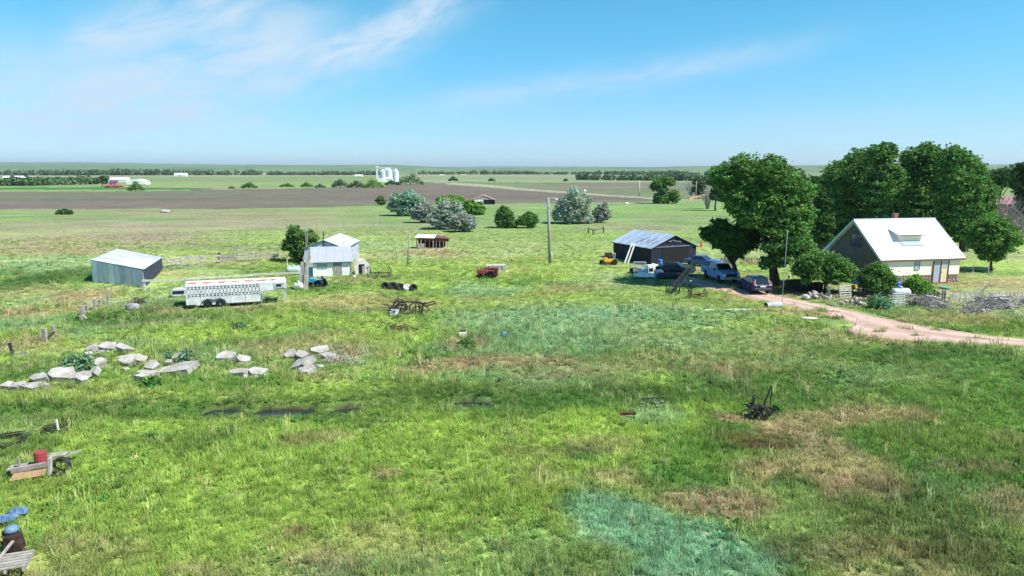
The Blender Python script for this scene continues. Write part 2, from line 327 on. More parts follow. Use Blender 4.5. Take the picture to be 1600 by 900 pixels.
def lawn(x, y):
    """growth within ~200 m: colour of grass at a point"""
    n1 = fbm(x, y, 9.0, 4, 31)[..., None]; n2 = fbm(x, y, 2.6, 4, 41)[..., None]; n3 = fbm(x, y, 22.0, 3, 51)[..., None]
    # out in the pasture the growth lies in wider bands
    nb = fbm(x*.25, y, 12.0, 4, 61)[..., None]; far = sm(60, 110, y)[..., None]
    n1 = n1*(1-far)+nb*far
    right = sm(-4, 10, x-.18*(y-19))[..., None]*(1-far)
    c = GR+(YG-GR)*sm(.34, .62, n1+.16*(.5-right))
    c = c+(OLV-c)*sm(.50, .72, n3)*(.25+.3*right)
    c = c+(DG-c)*sm(.60, .78, n2+.10*right)*(.55-.2*far)
    c = c+(TAN-c)*sm(.58, .80, fbm(x, y, 4.6, 4, 87)[..., None]+.04*right)*(.35+.30*right)*(1-.6*far)
    c = c+(PINK-c)*sm(.62, .74, fbm(x*.5, y, 9, 4, 97)[..., None])*(.45)
    md = (sm(34, 46, y)*sm(125, 95, y))[..., None]; c = c+(PALE*1.0-c)*md*(.12+.5*sm(.42, .7, fbm(x*.5, y*.8, 6, 4, 151)[..., None]))
    c = c+(BGP-c)*sm(.56, .74, fbm(x*.45, y*.9, 7, 4, 161)[..., None])*(.25+.25*md); c = c+(TAN*.95-c)*sm(.58, .76, fbm(x*.45, y, 6, 4, 171)[..., None])*(.15+.45*md)
    # warm distortion of patch outlines
    s = np.clip(y/40, .5, 4); wx = ((fbm(x, y, 4.5, 5, 7)-.5)*6.0*s**.6+(fbm(x, y, .9, 3, 17)-.5)*1.6); wy = ((fbm(x, y, 4.5, 5, 8)-.5)*6.0*s**.9+(fbm(x, y, .9, 3, 18)-.5)*1.6)
    for X0, Y0, RX, RY, cc, st in PW:
        d = ((x-X0+wx*min(1, RX/3))/RX)**2+((y-Y0+wy*min(1, RY/3))/RY)**2
        w = sm(2.3, .15, d)*st
        if w.max() > 0: c = c+(cc-c)*w[..., None]
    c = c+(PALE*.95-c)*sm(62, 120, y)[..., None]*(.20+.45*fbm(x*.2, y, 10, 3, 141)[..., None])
    dt = ditch(x, y); wd = (sm(19, 12, x)*sm(-40, -30, x)*sm(2.6, .9, dt))[..., None]
    c = c+(DG*1.05-c)*wd*.6
    mud = (sm(1.1, .5, dt)*pool(x))[..., None]; c = c+(C(.05, .045, .03)-c)*mud
    return c
def inpoly(px, py, poly):
    r = np.zeros(px.shape, bool); n = len(poly)
    for i in range(n):
        (x0, y0), (x1, y1) = poly[i], poly[(i+1) % n]
        if y0 == y1: continue
        r ^= ((y0 > py) != (y1 > py)) & (px < (x1-x0)*(py-y0)/(y1-y0)+x0)
    return r
def landcolour(x, y):
    px, py = to_px(x, y); c = lawn(x, np.minimum(y, 400.0))
    far = sm(130, 210, y)[..., None]
    st = fbm(x*.12, y, 14, 4, 111)[..., None]; tone = (PALE*.82*(1-st)+YG*1.05*st); c = c+(tone-c)*far*.5
    pinkf = (sm(.5, .66, fbm(x*.2, y, 16, 4, 131))*sm(900, 300, px)*sm(90, 120, y))[..., None]; c = c+(PINK*1.1-c)*pinkf*.55
    # farther fields: (outline in photo pixels -> where it lies on the plain), colour
    j = (fbm(px, py*6, 30, 2, 201)-.5)*2.0; qy = py+j
    def put(poly, col, amp=.12, col2=None, k=.5):
        nonlocal c
        m = inpoly(px, qy, poly)
        if not m.any(): return
        col = np.broadcast_to(col, c.shape); v = 1+amp*2*(fbm(x*.15, y, 24, 4, 221)[..., None]-.5)
        f = col*v
        if col2 is not None: f = f+(col2-f)*sm(.48, .66, fbm(x*.12, y, 32, 4, 231))[..., None]*k
        c = np.where(m[..., None], f, c)
    BIG = 6000
    put([(-BIG, 296), (700, 284), (1100, 284), (1100+BIG, 284), (1100+BIG, 258), (-BIG, 258)], C(.245, .31, .115), .25, C(.33, .35, .17))       # strips beyond
    put([(-BIG, 276), (BIG, 276), (BIG, 272.6), (-BIG, 272.6)], C(.40, .36, .22), .2, C(.24, .30, .12))
    put([(-BIG, 299.5), (330, 296.4), (330, 294), (200, 292.5), (-BIG, 292.5)], DG*1.5, .2)
    put([(640, 285.6), (1240, 285.6), (2600, 286), (2600, 278), (1100, 276), (640, 275.5)], C(.34, .35, .18), .15, C(.24, .32, .12))
    put([(-BIG, 332), (300, 326.5), (500, 324.5), (600, 320.5), (780, 318.5), (1015, 315.5), (1080, 312.5), (1010, 309.5), (856, 298.5), (697, 286.5), (640, 287), (590, 290.5), (430, 295), (320, 297), (160, 299.5), (-BIG, 299.5)], SOIL, .22, C(.20, .23, .11), .55)
    put([(700, 286.5), (1020, 286.2), (1150, 287), (1150, 316), (1078, 312.5), (856, 298)], C(.22, .26, .12), .2, SOIL*1.1, .6)
    put([(820, 286.3), (1060, 286.3), (1060, 291), (900, 291.5)], SOIL*1.15, .1)
    put([(690, 283.6), (703, 283.8), (870, 298.0), (1012, 308.2), (1075, 311.3), (1180, 313.5), (1180, 315.2), (1075, 313.6), (1012, 310.6), (856, 299.8), (697, 288.0)], C(.44, .41, .25), .08)   # field road
    put([(600, 282.2), (700, 283.2), (700, 284.4), (600, 283.4)], C(.42, .40, .26), .05)
    put([(640, 285.3), (1100, 285.5), (1100, 286.6), (640, 286.2)], DG*1.6, .1)
    r = np.hypot(x, y); hf = sm(2300, 3300, r)[..., None]
    hill = C(.20, .27, .12)*(1+.5*(fbm(x, y, 420, 4, 301)[..., None]-.5)); hill = hill+(C(.10, .15, .07)-hill)*sm(.56, .7, fbm(x, y, 260, 4, 311))[..., None]*.6
    c = c+(hill-c)*hf
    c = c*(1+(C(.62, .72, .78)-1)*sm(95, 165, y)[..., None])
    for X0, Y0, RX, RY, cc, st in DRYW:
        d = ((x-X0+(fbm(x, y, 9, 4, 7)-.5)*14)/RX)**2+((y-Y0+(fbm(x*.35, y, 7, 4, 8)-.5)*22)/RY)**2; w = sm(1.8, .2, d)*st*sm(.30, .62, fbm(x*.22, y, 6, 4, 19)+.12)
        c = c+(cc-c)*w[..., None]
    return np.clip(c, .01, .8)

ang = np.concatenate([np.linspace(-44, 44, 420), np.linspace(46, 314, 60)]); ang = np.radians(ang)
ks = np.concatenate([np.array([9000, 3000, 1500, 1000, 800]), np.arange(700, 60, -1.9), np.arange(60, 14, -.75), np.arange(14, 1.5, -.3), [1.4, 1.2, 1.1, 1.0, .92, .85, .8, .75, .7]])
rr = H*F/ks; A_, R_ = np.meshgrid(ang, rr); GX, GY = R_*np.sin(A_), R_*np.cos(A_); GZ = gzv(GX, GY)
nR, nA = GX.shape; ctr = np.array([[0, 0, 0]])
V = np.concatenate([np.stack([GX, GY, GZ], -1).reshape(-1, 3), ctr]); idx = np.arange(nR*nA).reshape(nR, nA)
a_ = idx; Q = np.stack([a_[:-1], np.roll(a_, -1, 1)[:-1], np.roll(a_, -1, 1)[1:], a_[1:]], -1).reshape(-1, 4)[:, ::-1]
cn = len(V)-1; cap = np.stack([np.full(nA//2, cn), idx[0, 0::2][:nA//2], idx[0, 1::2][:nA//2], idx[0, np.minimum(np.arange(2, nA+1, 2), nA) % nA]], -1)
Q = np.concatenate([Q, cap[:, ::-1]])
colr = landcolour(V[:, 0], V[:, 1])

m = bpy.data.materials.new('meadow_soil'); m.use_nodes = True; m.node_tree.nodes.clear(); g = NT(m.node_tree)
at_ = g.n('ShaderNodeAttribute', attribute_name='tint'); ge = g.n('ShaderNodeNewGeometry'); pos = ge.outputs['Position']
n1 = g.noise(pos, 1.3, 6, .7); n2 = g.noise(pos, 6.0, 4, .7); n3 = g.noise(pos, .09, 5, .6)
sep = g.n('ShaderNodeSeparateXYZ'); g.put(sep.inputs[0], pos)
band = g.noise(g.vec(g.m('MULTIPLY', sep.outputs[0], .05), g.m('MULTIPLY', sep.outputs[1], .30)), 1.0, 5, .62)
v1 = g.ramp(n1, .30, .70, .60, 1.32); v2 = g.ramp(n2, .25, .75, .68, 1.26); v3 = g.ramp(n3, .3, .7, .88, 1.12); v4 = g.ramp(band, .3, .7, .86, 1.14)
k_ = g.m('MULTIPLY', g.m('MULTIPLY', v1, v2), g.m('MULTIPLY', v3, v4))
c_ = g.mix(1.0, at_.outputs['Color'], g.vec(k_, k_, k_), 'MULTIPLY')
hue = g.ramp(g.noise(pos, .55, 4, .6), .35, .7)
c_ = g.mix(g.m('MULTIPLY', hue, .30), c_, g.mix(1.0, c_, (1.35, 1.02, .95), 'MULTIPLY'))
p_ = g.n('ShaderNodeBsdfPrincipled'); g.put(p_.inputs['Base Color'], c_); p_.inputs['Roughness'].default_value = .95; p_.inputs['Specular IOR Level'].default_value = .1
b_ = g.n('ShaderNodeBump'); b_.inputs['Strength'].default_value = .8; b_.inputs['Distance'].default_value = .25; g.put(b_.inputs['Height'], g.m('ADD', n1, g.m('MULTIPLY', n2, .4))); g.put(p_.inputs['Normal'], b_.outputs[0])
o_ = g.n('ShaderNodeOutputMaterial'); m.node_tree.links.new(p_.outputs[0], o_.inputs[0])
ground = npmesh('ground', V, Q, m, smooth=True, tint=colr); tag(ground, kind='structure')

# ------------------------------------------------------------------ ditch water
wm = bpy.data.materials.new('ditch_water'); wm.use_nodes = True; p_ = wm.node_tree.nodes['Principled BSDF']
p_.inputs['Base Color'].default_value = (.018, .024, .022, 1); p_.inputs['Roughness'].default_value = .06
g = NT(wm.node_tree); b_ = g.n('ShaderNodeBump'); b_.inputs['Strength'].default_value = .12; g.put(b_.inputs['Height'], g.noise(g.n('ShaderNodeNewGeometry').outputs['Position'], 5, 3)); g.put(p_.inputs['Normal'], b_.outputs[0])
for (a, b, s_) in POOL:
    xs = np.linspace(at(a, 638).x-.5, at(b, 632).x+.5, 30); mb = MB(); v = []; f = []
    for i, x in enumerate(xs):
        w = .85*math.sin(math.pi*(i+.3)/(len(xs)-.4))**.35; yc = np.interp(x, DX, DY); v += [(x, yc-w, -.20), (x, yc+w, -.20)]
        if i: f.append((2*i-2, 2*i, 2*i+1, 2*i-1))
    tag(mb.add(v, f).build('ditch_water', wm), kind='structure')

# ------------------------------------------------------------------ driveway of pink scoria
near_e = [(1040, 438), (1060, 442), (1081, 446), (1109, 451.5), (1143, 458), (1164, 462.5), (1191, 469.4), (1225, 475.5), (1270, 487), (1322, 500), (1338, 508), (1322, 518), (1345, 526), (1380, 529), (1445, 533), (1513, 536), (1600, 540), (1720, 546), (2000, 560)]
far_e = [(1060, 430), (1085, 434), (1110, 440), (1140, 447), (1170, 453), (1201, 459.8), (1247, 469), (1300, 479), (1345, 489), (1387, 499), (1433, 506.6), (1487, 515.5), (1540, 524), (1600, 530), (1720, 536), (2000, 548)]
def resample(pts, n):
    q = [at(*p) for p in pts]; L = np.cumsum([0]+[(q[i+1]-q[i]).length for i in range(len(q)-1)]); t = np.linspace(0, L[-1], n)
    return np.interp(t, L, [p.x for p in q]), np.interp(t, L, [p.y for p in q])
n_ = 260; ax_, ay_ = resample(near_e, n_); bx_, by_ = resample(far_e, n_)
ax_ += (fbm(ax_, ay_, .8, 3, 401)-.5)*.45; ay_ += (fbm(ax_, ay_, .8, 3, 402)-.5)*.45; bx_ += (fbm(bx_, by_, .8, 3, 403)-.5)*.45; by_ += (fbm(bx_, by_, .8, 3, 404)-.5)*.45
K = 10; vs = []
for i in range(n_):
    for k in range(K+1):
        t = k/K; x = ax_[i]*(1-t)+bx_[i]*t; y = ay_[i]*(1-t)+by_[i]*t; vs.append((x, y, gz(x, y)+.035+.03*math.sin(math.pi*t)-(.03 if k in (0, K) else 0)))
fs = [(i*(K+1)+k, (i+1)*(K+1)+k, (i+1)*(K+1)+k+1, i*(K+1)+k+1) for i in range(n_-1) for k in range(K)]
DRV = np.array([(ax_[i], ay_[i], bx_[i], by_[i]) for i in range(n_)])
def ondrive(x, y, pad=0.0):
    """true where a point lies on the driveway"""
    r = np.zeros(x.shape, bool)
    c0, c1 = (DRV[:, 0]+DRV[:, 2])/2, (DRV[:, 1]+DRV[:, 3])/2; hw = np.hypot(DRV[:, 0]-DRV[:, 2], DRV[:, 1]-DRV[:, 3])/2
    m_ = (x > 14) & (y > 38) & (y < 90); ix = np.where(m_)[0]
    for s in range(0, len(ix), 20000):
        q = ix[s:s+20000]; d = np.hypot(x[q, None]-c0, y[q, None]-c1); r[q] = (d < hw*.9+pad).any(1)
    return r
dm = bpy.data.materials.new('pink_gravel'); dm.use_nodes = True; dm.node_tree.nodes.clear(); g = NT(dm.node_tree); ta = g.n('ShaderNodeAttribute', attribute_name='tint'); pos = g.n('ShaderNodeNewGeometry').outputs['Position']
q1 = g.ramp(g.noise(pos, .7, 5, .65), .3, .7, .84, 1.10); q2 = g.ramp(g.noise(pos, 14, 4, .7), .25, .75, .78, 1.18); q_ = g.m('MULTIPLY', q1, q2); cc_ = g.mix(1.0, ta.outputs['Color'], g.vec(q_, q_, q_), 'MULTIPLY')
p_ = g.n('ShaderNodeBsdfPrincipled'); g.put(p_.inputs['Base Color'], cc_); p_.inputs['Roughness'].default_value = .95; p_.inputs['Specular IOR Level'].default_value = .1; b_ = g.n('ShaderNodeBump'); b_.inputs['Strength'].default_value = .7; b_.inputs['Distance'].default_value = .05; g.put(b_.inputs['Height'], g.noise(pos, 9, 5)); g.put(p_.inputs['Normal'], b_.outputs[0]); o_ = g.n('ShaderNodeOutputMaterial'); dm.node_tree.links.new(p_.outputs[0], o_.inputs[0])
vn = np.array(vs); tt = np.tile(np.arange(K+1)/K, n_); wob = (fbm(vn[:, 0], vn[:, 1], 2.5, 3, 411)-.5)*.12; tr = np.exp(-((tt-.28+wob)/.085)**2)+np.exp(-((tt-.72+wob)/.085)**2); mid_ = np.exp(-((tt-.5+wob)/.10)**2)*sm(.45, .6, fbm(vn[:, 0], vn[:, 1], 2.0, 3, 412)); edge = sm(.12, 0, np.minimum(tt, 1-tt))
dc = C(.46, .31, .265)+(C(.56, .40, .345)-C(.46, .31, .265))*np.clip(tr, 0, 1)[:, None]; dc = dc+(C(.20, .21, .09)-dc)*(mid_*.40)[:, None]; dc = dc+(C(.30, .26, .16)-dc)*(edge*.25)[:, None]
o = npmesh('driveway', vs, fs, dm, smooth=True, tint=dc); tag(o, kind='structure')
# grass strip along the middle of the driveway, in short lengths, is part of the grass below
# ------------------------------------------------------------------ trees and bushes
def rdir(n, rng=None):
    v = (rng or RNG).normal(size=(n, 3)); return v/np.linalg.norm(v, axis=1, keepdims=True)
def leafcloud(blobs, n, size, rc=.22, tv=.22, hv=.12, flat=.85, up=.25, sub=None, fill=.25, aspect=1.5, ccol=None):
    """blobs: (x,y,z,R) -> leaf quads on clumps spread over the blobs; returns V, F, tint"""
    B = np.array(blobs, float); area = B[:, 3]**2; per = np.maximum((n*area/area.sum()).astype(int), 40); Vs = []; Ts = []
    for (x, y, z, R), k in zip(B, per):
        r = (sub or max(rc*R, .35)); nc = int(max(6, min(220, 5.5*(R/r)**2))); d = rdir(nc)
        rad = R*np.where(RNG.random(nc) < fill, RNG.uniform(.3, .8, nc), RNG.uniform(.70, 1.10, nc))
        cc = np.array([x, y, z])+d*rad[:, None]*np.array([1, 1, flat])
        cr = r*RNG.uniform(.45, 1.7, nc)**1.15; ct = 1+RNG.normal(0, tv, nc); cw = RNG.normal(0, hv, nc)
        ci = RNG.integers(0, nc, k); d2 = rdir(k); d2[:, 2] = np.abs(d2[:, 2])*.9+d2[:, 2]*.1*0+np.where(RNG.random(k) < .3, -.5, 0)
        rad_ = np.where(RNG.random(k) < .45, np.abs(RNG.normal(0, .72, k)), RNG.uniform(.35, 1.08, k)**.6)
        pos = cc[ci]+d2*(cr[ci]*rad_)[:, None]*np.array([1, 1, .8])
        nrm = d2*.8+rdir(k)*.9+np.array([0, 0, up]); nrm /= np.linalg.norm(nrm, axis=1, keepdims=True)
        t1 = np.cross(nrm, rdir(k)); t1 /= np.linalg.norm(t1, axis=1, keepdims=True)+1e-9; t2 = np.cross(nrm, t1)
        s = size*RNG.uniform(.6, 1.35, k)[:, None]; a = t1*s*aspect/2; b = t2*s/2
        bend = nrm*s*.18
        Vs.append(np.stack([pos-a, pos-b*.9+bend, pos+a, pos+b*.9+bend], 1).reshape(-1, 3))
        base = np.clip(ct[ci]*(1+RNG.normal(0, .22, k)), .3, 2.0); w = cw[ci]+RNG.normal(0, .06, k)
        t = np.stack([base*(1+w*1.6), base*(1+w*.2), base*(1-w*.6)], 1); Ts.append(np.repeat(np.clip(t, .15, 2.5), 4, 0))
    V = np.concatenate(Vs); T = np.concatenate(Ts); Fq = np.arange(len(V)).reshape(-1, 4)
    return V, Fq, T
BARK = mat('bark', (.135, .105, .08), .95, .25, 2.0, bump=.6, bscale=6, stretch=(3, 3, .6), spec=.1)
GREYWOOD = mat('weathered_wood', (.40, .37, .33), .9, .22, 3.0, col2=(.25, .23, .21), bump=.3, spec=.1)
DEADWOOD = mat('dead_grey_twigs', (.46, .42, .41), .95, .2, 2.0, spec=.1)
L_COT = leafmat('cottonwood_leaf', (.112, .235, .060), trans=.24); L_DARK = leafmat('dark_leaf', (.060, .135, .036)); L_MID = leafmat('mid_green_leaf', (.115, .23, .060))
L_SILV = leafmat('silver_leaf', (.37, .44, .375), trans=.2, rough=.5); L_SG = leafmat('silver_green_leaf', (.25, .39, .29), trans=.2, rough=.5); L_GREYB = leafmat('grey_purple_twiggy_leaf', (.285, .31, .28), trans=.15)
L_CEDAR = leafmat('cedar_foliage', (.10, .19, .045), trans=.15); L_LIME = leafmat('bright_leaf', (.17, .33, .065)); L_FAR = leafmat('far_tree_leaf', (.125, .20, .10))
def limbs(base, cents, r0, fork=.35, n=7, nl=8):
    mb = MB(); base = Vector(base); c = sum((Vector(q) for q in cents), Vector())/len(cents); top = base.lerp(c, fork*1.3); mid = base.lerp(top, .5)+Vector((random.uniform(-.2, .2), random.uniform(-.2, .2), 0))*r0*3
    mb.tube([base-Vector((0, 0, .4)), base+Vector((0, 0, .25)), mid, top], [r0*1.5, r0*1.15, r0*.9, r0*.75], n)
    cs = sorted(cents, key=lambda q: -Vector(q).z)[:]; random.shuffle(cs)
    for q in cs[:nl]:
        q = Vector(q); s = mid.lerp(top, random.uniform(.5, 1)); k = s.lerp(q, .5)+Vector((0, 0, (q-s).length*.12))+Vector((random.uniform(-1, 1), random.uniform(-1, 1), 0))*.08*(q-s).length
        mb.tube([s, k, q], [r0*.55, r0*.35, r0*.12], 5)
    return mb
def tree(name, label, cat, basepx, circles, n, size, leaf, depth=.8, group=None, trunk=.25, sub=None, rc=.22, tv=.22, hv=.1, D=None, extra=0, bark=None, fill=.25, up=.25, flat=.85, stems=None, aspect=1.5):
    """circles: crown outline as (px, py, r) in the photo at the tree's own distance; each becomes solid masses at several depths"""
    b = P(*basepx) if D is None else atd(basepx[0], basepx[1], D)
    if D is not None: b.z = gz(b.x, b.y)
    D = b.y; th = thing(name, label, cat, b, 0, group); bl = []
    allx = [c[0] for c in circles]; W2 = (max(allx)-min(allx))/2*D/F+1e-3; cx = (max(allx)+min(allx))/2
    for (px, py, r) in circles:
        R = r*D/F; span = max(0, 1-((px-cx)*D/F/(W2+R))**2)**.5*(W2)*depth
        offs = [0] if span < R*.7 else [RNG.uniform(-.25, .25)*R, -span*.75+RNG.uniform(-.2, .2)*R, span*.75+RNG.uniform(-.2, .2)*R]
        for i, dy in enumerate(offs):
            q = atd(px, py, D+dy); q = q-b
            q.z -= 0 if i == 0 else R*.25; RR = R*(1 if i == 0 else .85)
            if q.z-RR*.7 < .05: q.z = RR*.7+.05
            bl.append((q.x, q.y, q.z, RR))
    V, Fq, T = leafcloud(bl, n, size, rc=rc, sub=sub, tv=tv, hv=hv, fill=fill, up=up, flat=flat, aspect=aspect)
    V[:, 2] = np.maximum(V[:, 2], .03)
    npmesh('crown', V, Fq, leaf, th, tint=T)
    limbs((0, 0, 0), [q[:3] for q in bl], trunk).build('trunk', bark or BARK, th)
    return th
def twigs(mb, base, height, spread, n, r=.03, up=1.0, depth=2):
    """bare branching stems"""
    for _ in range(n):
        a = random.uniform(0, 6.28); s = random.uniform(.2, 1)*spread; h = height*random.uniform(.55, 1); b = Vector(base)+Vector((math.cos(a), math.sin(a), 0))*spread*.15*random.random()
        t = b+Vector((math.cos(a)*s, math.sin(a)*s, h)); m_ = b.lerp(t, .5)+Vector((random.uniform(-.1, .1)*s, random.uniform(-.1, .1)*s, .08*h)); mb.tube([b, m_, t], [r, r*.7, r*.25], 3, cap=False)
        if depth:
            for k in range(3):
                p0 = b.lerp(t, random.uniform(.35, .9)); d = Vector((random.uniform(-1, 1), random.uniform(-1, 1), random.uniform(.2, 1)))*height*.22
                mb.tube([p0, p0+d], [r*.5, r*.15], 3, cap=False)
    return mb

# big cottonwood over the cars
tree('cottonwood_tree', 'tall bright green cottonwood tree with leaning trunk beside the parked blue hatchback', 'tree', (1211, 446),
     [(1165, 262, 24), (1205, 264, 23), (1140, 272, 20), (1232, 280, 22), (1252, 298, 18), (1150, 300, 24), (1190, 300, 30), (1228, 318, 28), (1150, 322, 14), (1252, 330, 18), (1175, 335, 22), (1210, 345, 26), (1245, 352, 20),
      (1228, 375, 22), (1252, 385, 20), (1205, 383, 14), (1262, 405, 18), (1222, 402, 14), (1118, 268, 10), (1130, 285, 12), (1198, 410, 10)], 95000, .19, L_COT, depth=.75, trunk=.48, tv=.24, hv=.10, rc=.22, fill=.2)
tree('elm_tree', 'low dark green elm with broad crown overhanging the pale blue pickup', 'tree', (1149, 440),
     [(1125, 352, 12), (1112, 366, 14), (1102, 362, 8), (1130, 368, 16), (1150, 368, 19), (1165, 352, 14), (1150, 388, 16), (1172, 378, 14), (1138, 386, 13), (1185, 365, 10), (1120, 380, 8)], 34000, .18, L_DARK, depth=1.25, trunk=.30, tv=.2, rc=.24)
# row of big trees behind the house
BGT = 'big trees behind the white roofed house'
tree('cottonwood_tree', 'round crowned cottonwood farthest left behind the white roofed house', 'tree', (1325, 402),
     [(1308, 270, 20), (1325, 262, 20), (1345, 247, 18), (1300, 300, 20), (1330, 290, 26), (1355, 280, 20), (1310, 330, 22), (1340, 330, 26), (1298, 350, 16), (1320, 362, 20), (1360, 310, 18)], 42500, .25, L_COT, depth=.6, group=BGT, trunk=.5, tv=.24, D=112, rc=.19, fill=.2)
tree('cottonwood_tree', 'cottonwood with notched top second from left behind the white roofed house', 'tree', (1392, 402),
     [(1368, 240, 15), (1385, 240, 16), (1378, 262, 22), (1395, 275, 18), (1370, 295, 26), (1398, 305, 24), (1385, 335, 26), (1405, 345, 20), (1372, 345, 16)], 37500, .25, L_COT, depth=.6, group=BGT, trunk=.5, tv=.24, D=106, rc=.19, fill=.2)
tree('cottonwood_tree', 'tallest cottonwood rising above the chimney of the white roofed house', 'tree', (1440, 402),
     [(1425, 246, 16), (1448, 238, 17), (1462, 246, 14), (1440, 265, 24), (1420, 275, 20), (1462, 275, 20), (1430, 305, 26), (1455, 315, 24), (1440, 340, 24), (1465, 345, 18), (1415, 330, 16)], 42500, .25, L_COT, depth=.6, group=BGT, trunk=.5, tv=.24, D=110, rc=.19, fill=.2)
tree('cottonwood_tree', 'wide cottonwood at the right end of the row behind the white roofed house', 'tree', (1505, 402),
     [(1490, 244, 18), (1478, 256, 16), (1510, 252, 16), (1528, 265, 13), (1495, 275, 26), (1525, 285, 20), (1540, 300, 16), (1480, 300, 22), (1510, 310, 26), (1535, 325, 20), (1490, 335, 26), (1520, 345, 22), (1545, 340, 12), (1500, 362, 16)], 50000, .25, L_COT, depth=.6, group=BGT, trunk=.55, tv=.24, D=102, rc=.19, fill=.2)
tree('mulberry_tree', 'small dark tree with forked trunk on the lawn right of the house', 'tree', (1548, 423),
     [(1545, 348, 15), (1560, 352, 14), (1530, 358, 14), (1575, 365, 14), (1548, 372, 18), (1525, 378, 13), (1570, 385, 14), (1540, 395, 12), (1588, 378, 8), (1558, 400, 8)], 20000, .20, L_MID, depth=.8, trunk=.16, rc=.24, tv=.22)
tree('dense_tree', 'dark tree cut off by the right edge of the picture', 'tree', (1608, 380),
     [(1598, 268, 16), (1612, 262, 18), (1605, 290, 20), (1620, 310, 24), (1604, 320, 14), (1612, 340, 18)], 16000, .3, L_DARK, depth=.7, trunk=.4, D=125)
tree('dense_tree', 'dark flat topped tree behind the bare grey bushes', 'tree', (1560, 350),
     [(1552, 275, 11), (1568, 272, 11), (1560, 285, 13), (1578, 282, 10), (1550, 300, 10)], 9000, .32, L_DARK, depth=.6, trunk=.3, D=190)
tree('dense_tree', 'dark green tree low behind the gable side of the house', 'tree', (1283, 400),
     [(1276, 300, 11), (1286, 318, 13), (1278, 340, 13), (1290, 350, 12), (1284, 368, 13), (1270, 372, 10)], 14000, .27, L_DARK, depth=.7, trunk=.3, D=104)
tree('dense_tree', 'dark tree between the large cottonwood and the trees behind the house', 'tree', (1262, 340),
     [(1256, 285, 9), (1268, 292, 9), (1275, 282, 8), (1262, 310, 12), (1280, 305, 9)], 9000, .32, L_DARK, depth=.7, trunk=.25, D=170)
tree('dense_tree', 'pair of dark rounded trees left behind the large cottonwood', 'tree', (1118, 318),
     [(1112, 285, 8), (1122, 296, 10), (1128, 308, 9), (1116, 306, 7), (1124, 284, 7)], 9000, .34, L_DARK, depth=.7, trunk=.25, D=205)
tree('dense_tree', 'dark tree beside the far power pole', 'tree', (1092, 312),
     [(1088, 284, 6), (1096, 290, 7), (1093, 299, 7), (1086, 296, 5)], 6000, .42, L_DARK, depth=.7, trunk=.25, D=290)
for (bx, D, h, w_, lab) in [(1576, 118, 8.2, 3.4, 'bare grey dead thicket tree in front of the red barn'), (1594, 112, 5.6, 2.6, 'low bare grey thicket at the right edge below the red barn'),
                        (1252, 150, 6.8, 2.6, 'bare grey tree standing behind the right side of the large cottonwood'), (1272, 140, 5.2, 2.3, 'leafless purplish tree right beside the trees behind the house'),
                        (1107, 215, 8.0, 3.0, 'bare grey tree just left of the large cottonwood crown'), (1080, 330, 8.5, 4.6, 'far bare tree with purple grey twigs left of the power pole')]:
    b = atd(bx, 300, D); b.z = gz(b.x, b.y); t = thing('dead_tree', lab, 'dead tree', b)
    mb = MB(); twigs(mb, (0, 0, 0), h, w_, 80 if D < 200 else 44, r=.05+D*.0001, depth=2); mb.build('branches', DEADWOOD, t)

# the silver bushes in the middle of the pasture
SB = 'silvery bushes in a slanting row in the pasture'
tree('silver_bush', 'blue green rounded bush at the upper left end of the slanting bush row', 'bush', (633, 337),
     [(622, 312, 12), (640, 308, 12), (655, 315, 10), (615, 322, 9), (630, 326, 12), (648, 328, 10)], 26000, .27, L_SG, depth=.7, group=SB, trunk=.12, rc=.24)
tree('silver_bush', 'dull grey bush second in the slanting row', 'bush', (658, 348),
     [(655, 328, 11), (668, 326, 10), (650, 336, 8), (664, 338, 10), (674, 338, 8)], 16000, .25, L_GREYB, depth=.7, group=SB, trunk=.12, rc=.24)
tree('silver_bush', 'pale silver bush with two high humps in the slanting row', 'bush', (692, 358),
     [(695, 318, 8), (713, 322, 9), (690, 330, 11), (706, 334, 12), (680, 342, 11), (697, 348, 12), (720, 336, 10), (685, 350, 9)], 30000, .22, L_SILV, depth=.7, group=SB, trunk=.12, rc=.24)
tree('silver_bush', 'round silver grey bush nearest the red roofed shelter', 'bush', (722, 362),
     [(718, 345, 12), (732, 346, 11), (725, 353, 10), (710, 351, 8), (738, 352, 6)], 20000, .20, L_GREYB, depth=.8, group=SB, trunk=.12, rc=.24, tv=.3)
tree('silver_tree', 'tall pale silver tree right of the utility pole', 'tree', (893, 349),
     [(896, 300, 9), (886, 312, 10), (905, 312, 12), (922, 312, 5), (880, 322, 12), (898, 326, 15), (914, 324, 10), (872, 335, 11), (890, 338, 13), (908, 338, 11), (922, 342, 7)], 34000, .21, L_SILV, depth=.8, trunk=.2, rc=.24, tv=.28)
tree('silver_bush', 'small dark silver bush right of the tall silver tree', 'bush', (938, 348),
     [(942, 324, 7), (936, 332, 9), (945, 336, 9), (934, 341, 8)], 8000, .26, L_GREYB, depth=.8, trunk=.1, rc=.24)
tree('green_bush', 'bright green bush half hidden behind the silver humps', 'bush', (706, 338),
     [(690, 314, 8), (703, 313, 9), (716, 314, 9), (725, 320, 8)], 9000, .38, L_LIME, depth=.7, trunk=.15, D=190)
tree('green_bush', 'green rounded bush at the right end of the slanting row', 'bush', (742, 336),
     [(735, 320, 9), (746, 324, 9), (750, 329, 8), (738, 329, 9)], 9000, .34, L_LIME, depth=.8, trunk=.12)
tree('small_pine', 'small lone dark green tree left above the bush row', 'tree', (595, 321), [(595, 310, 4), (591, 314, 4), (599, 315, 4), (595, 316, 5)], 3000, .38, L_CEDAR, depth=.8, trunk=.12)
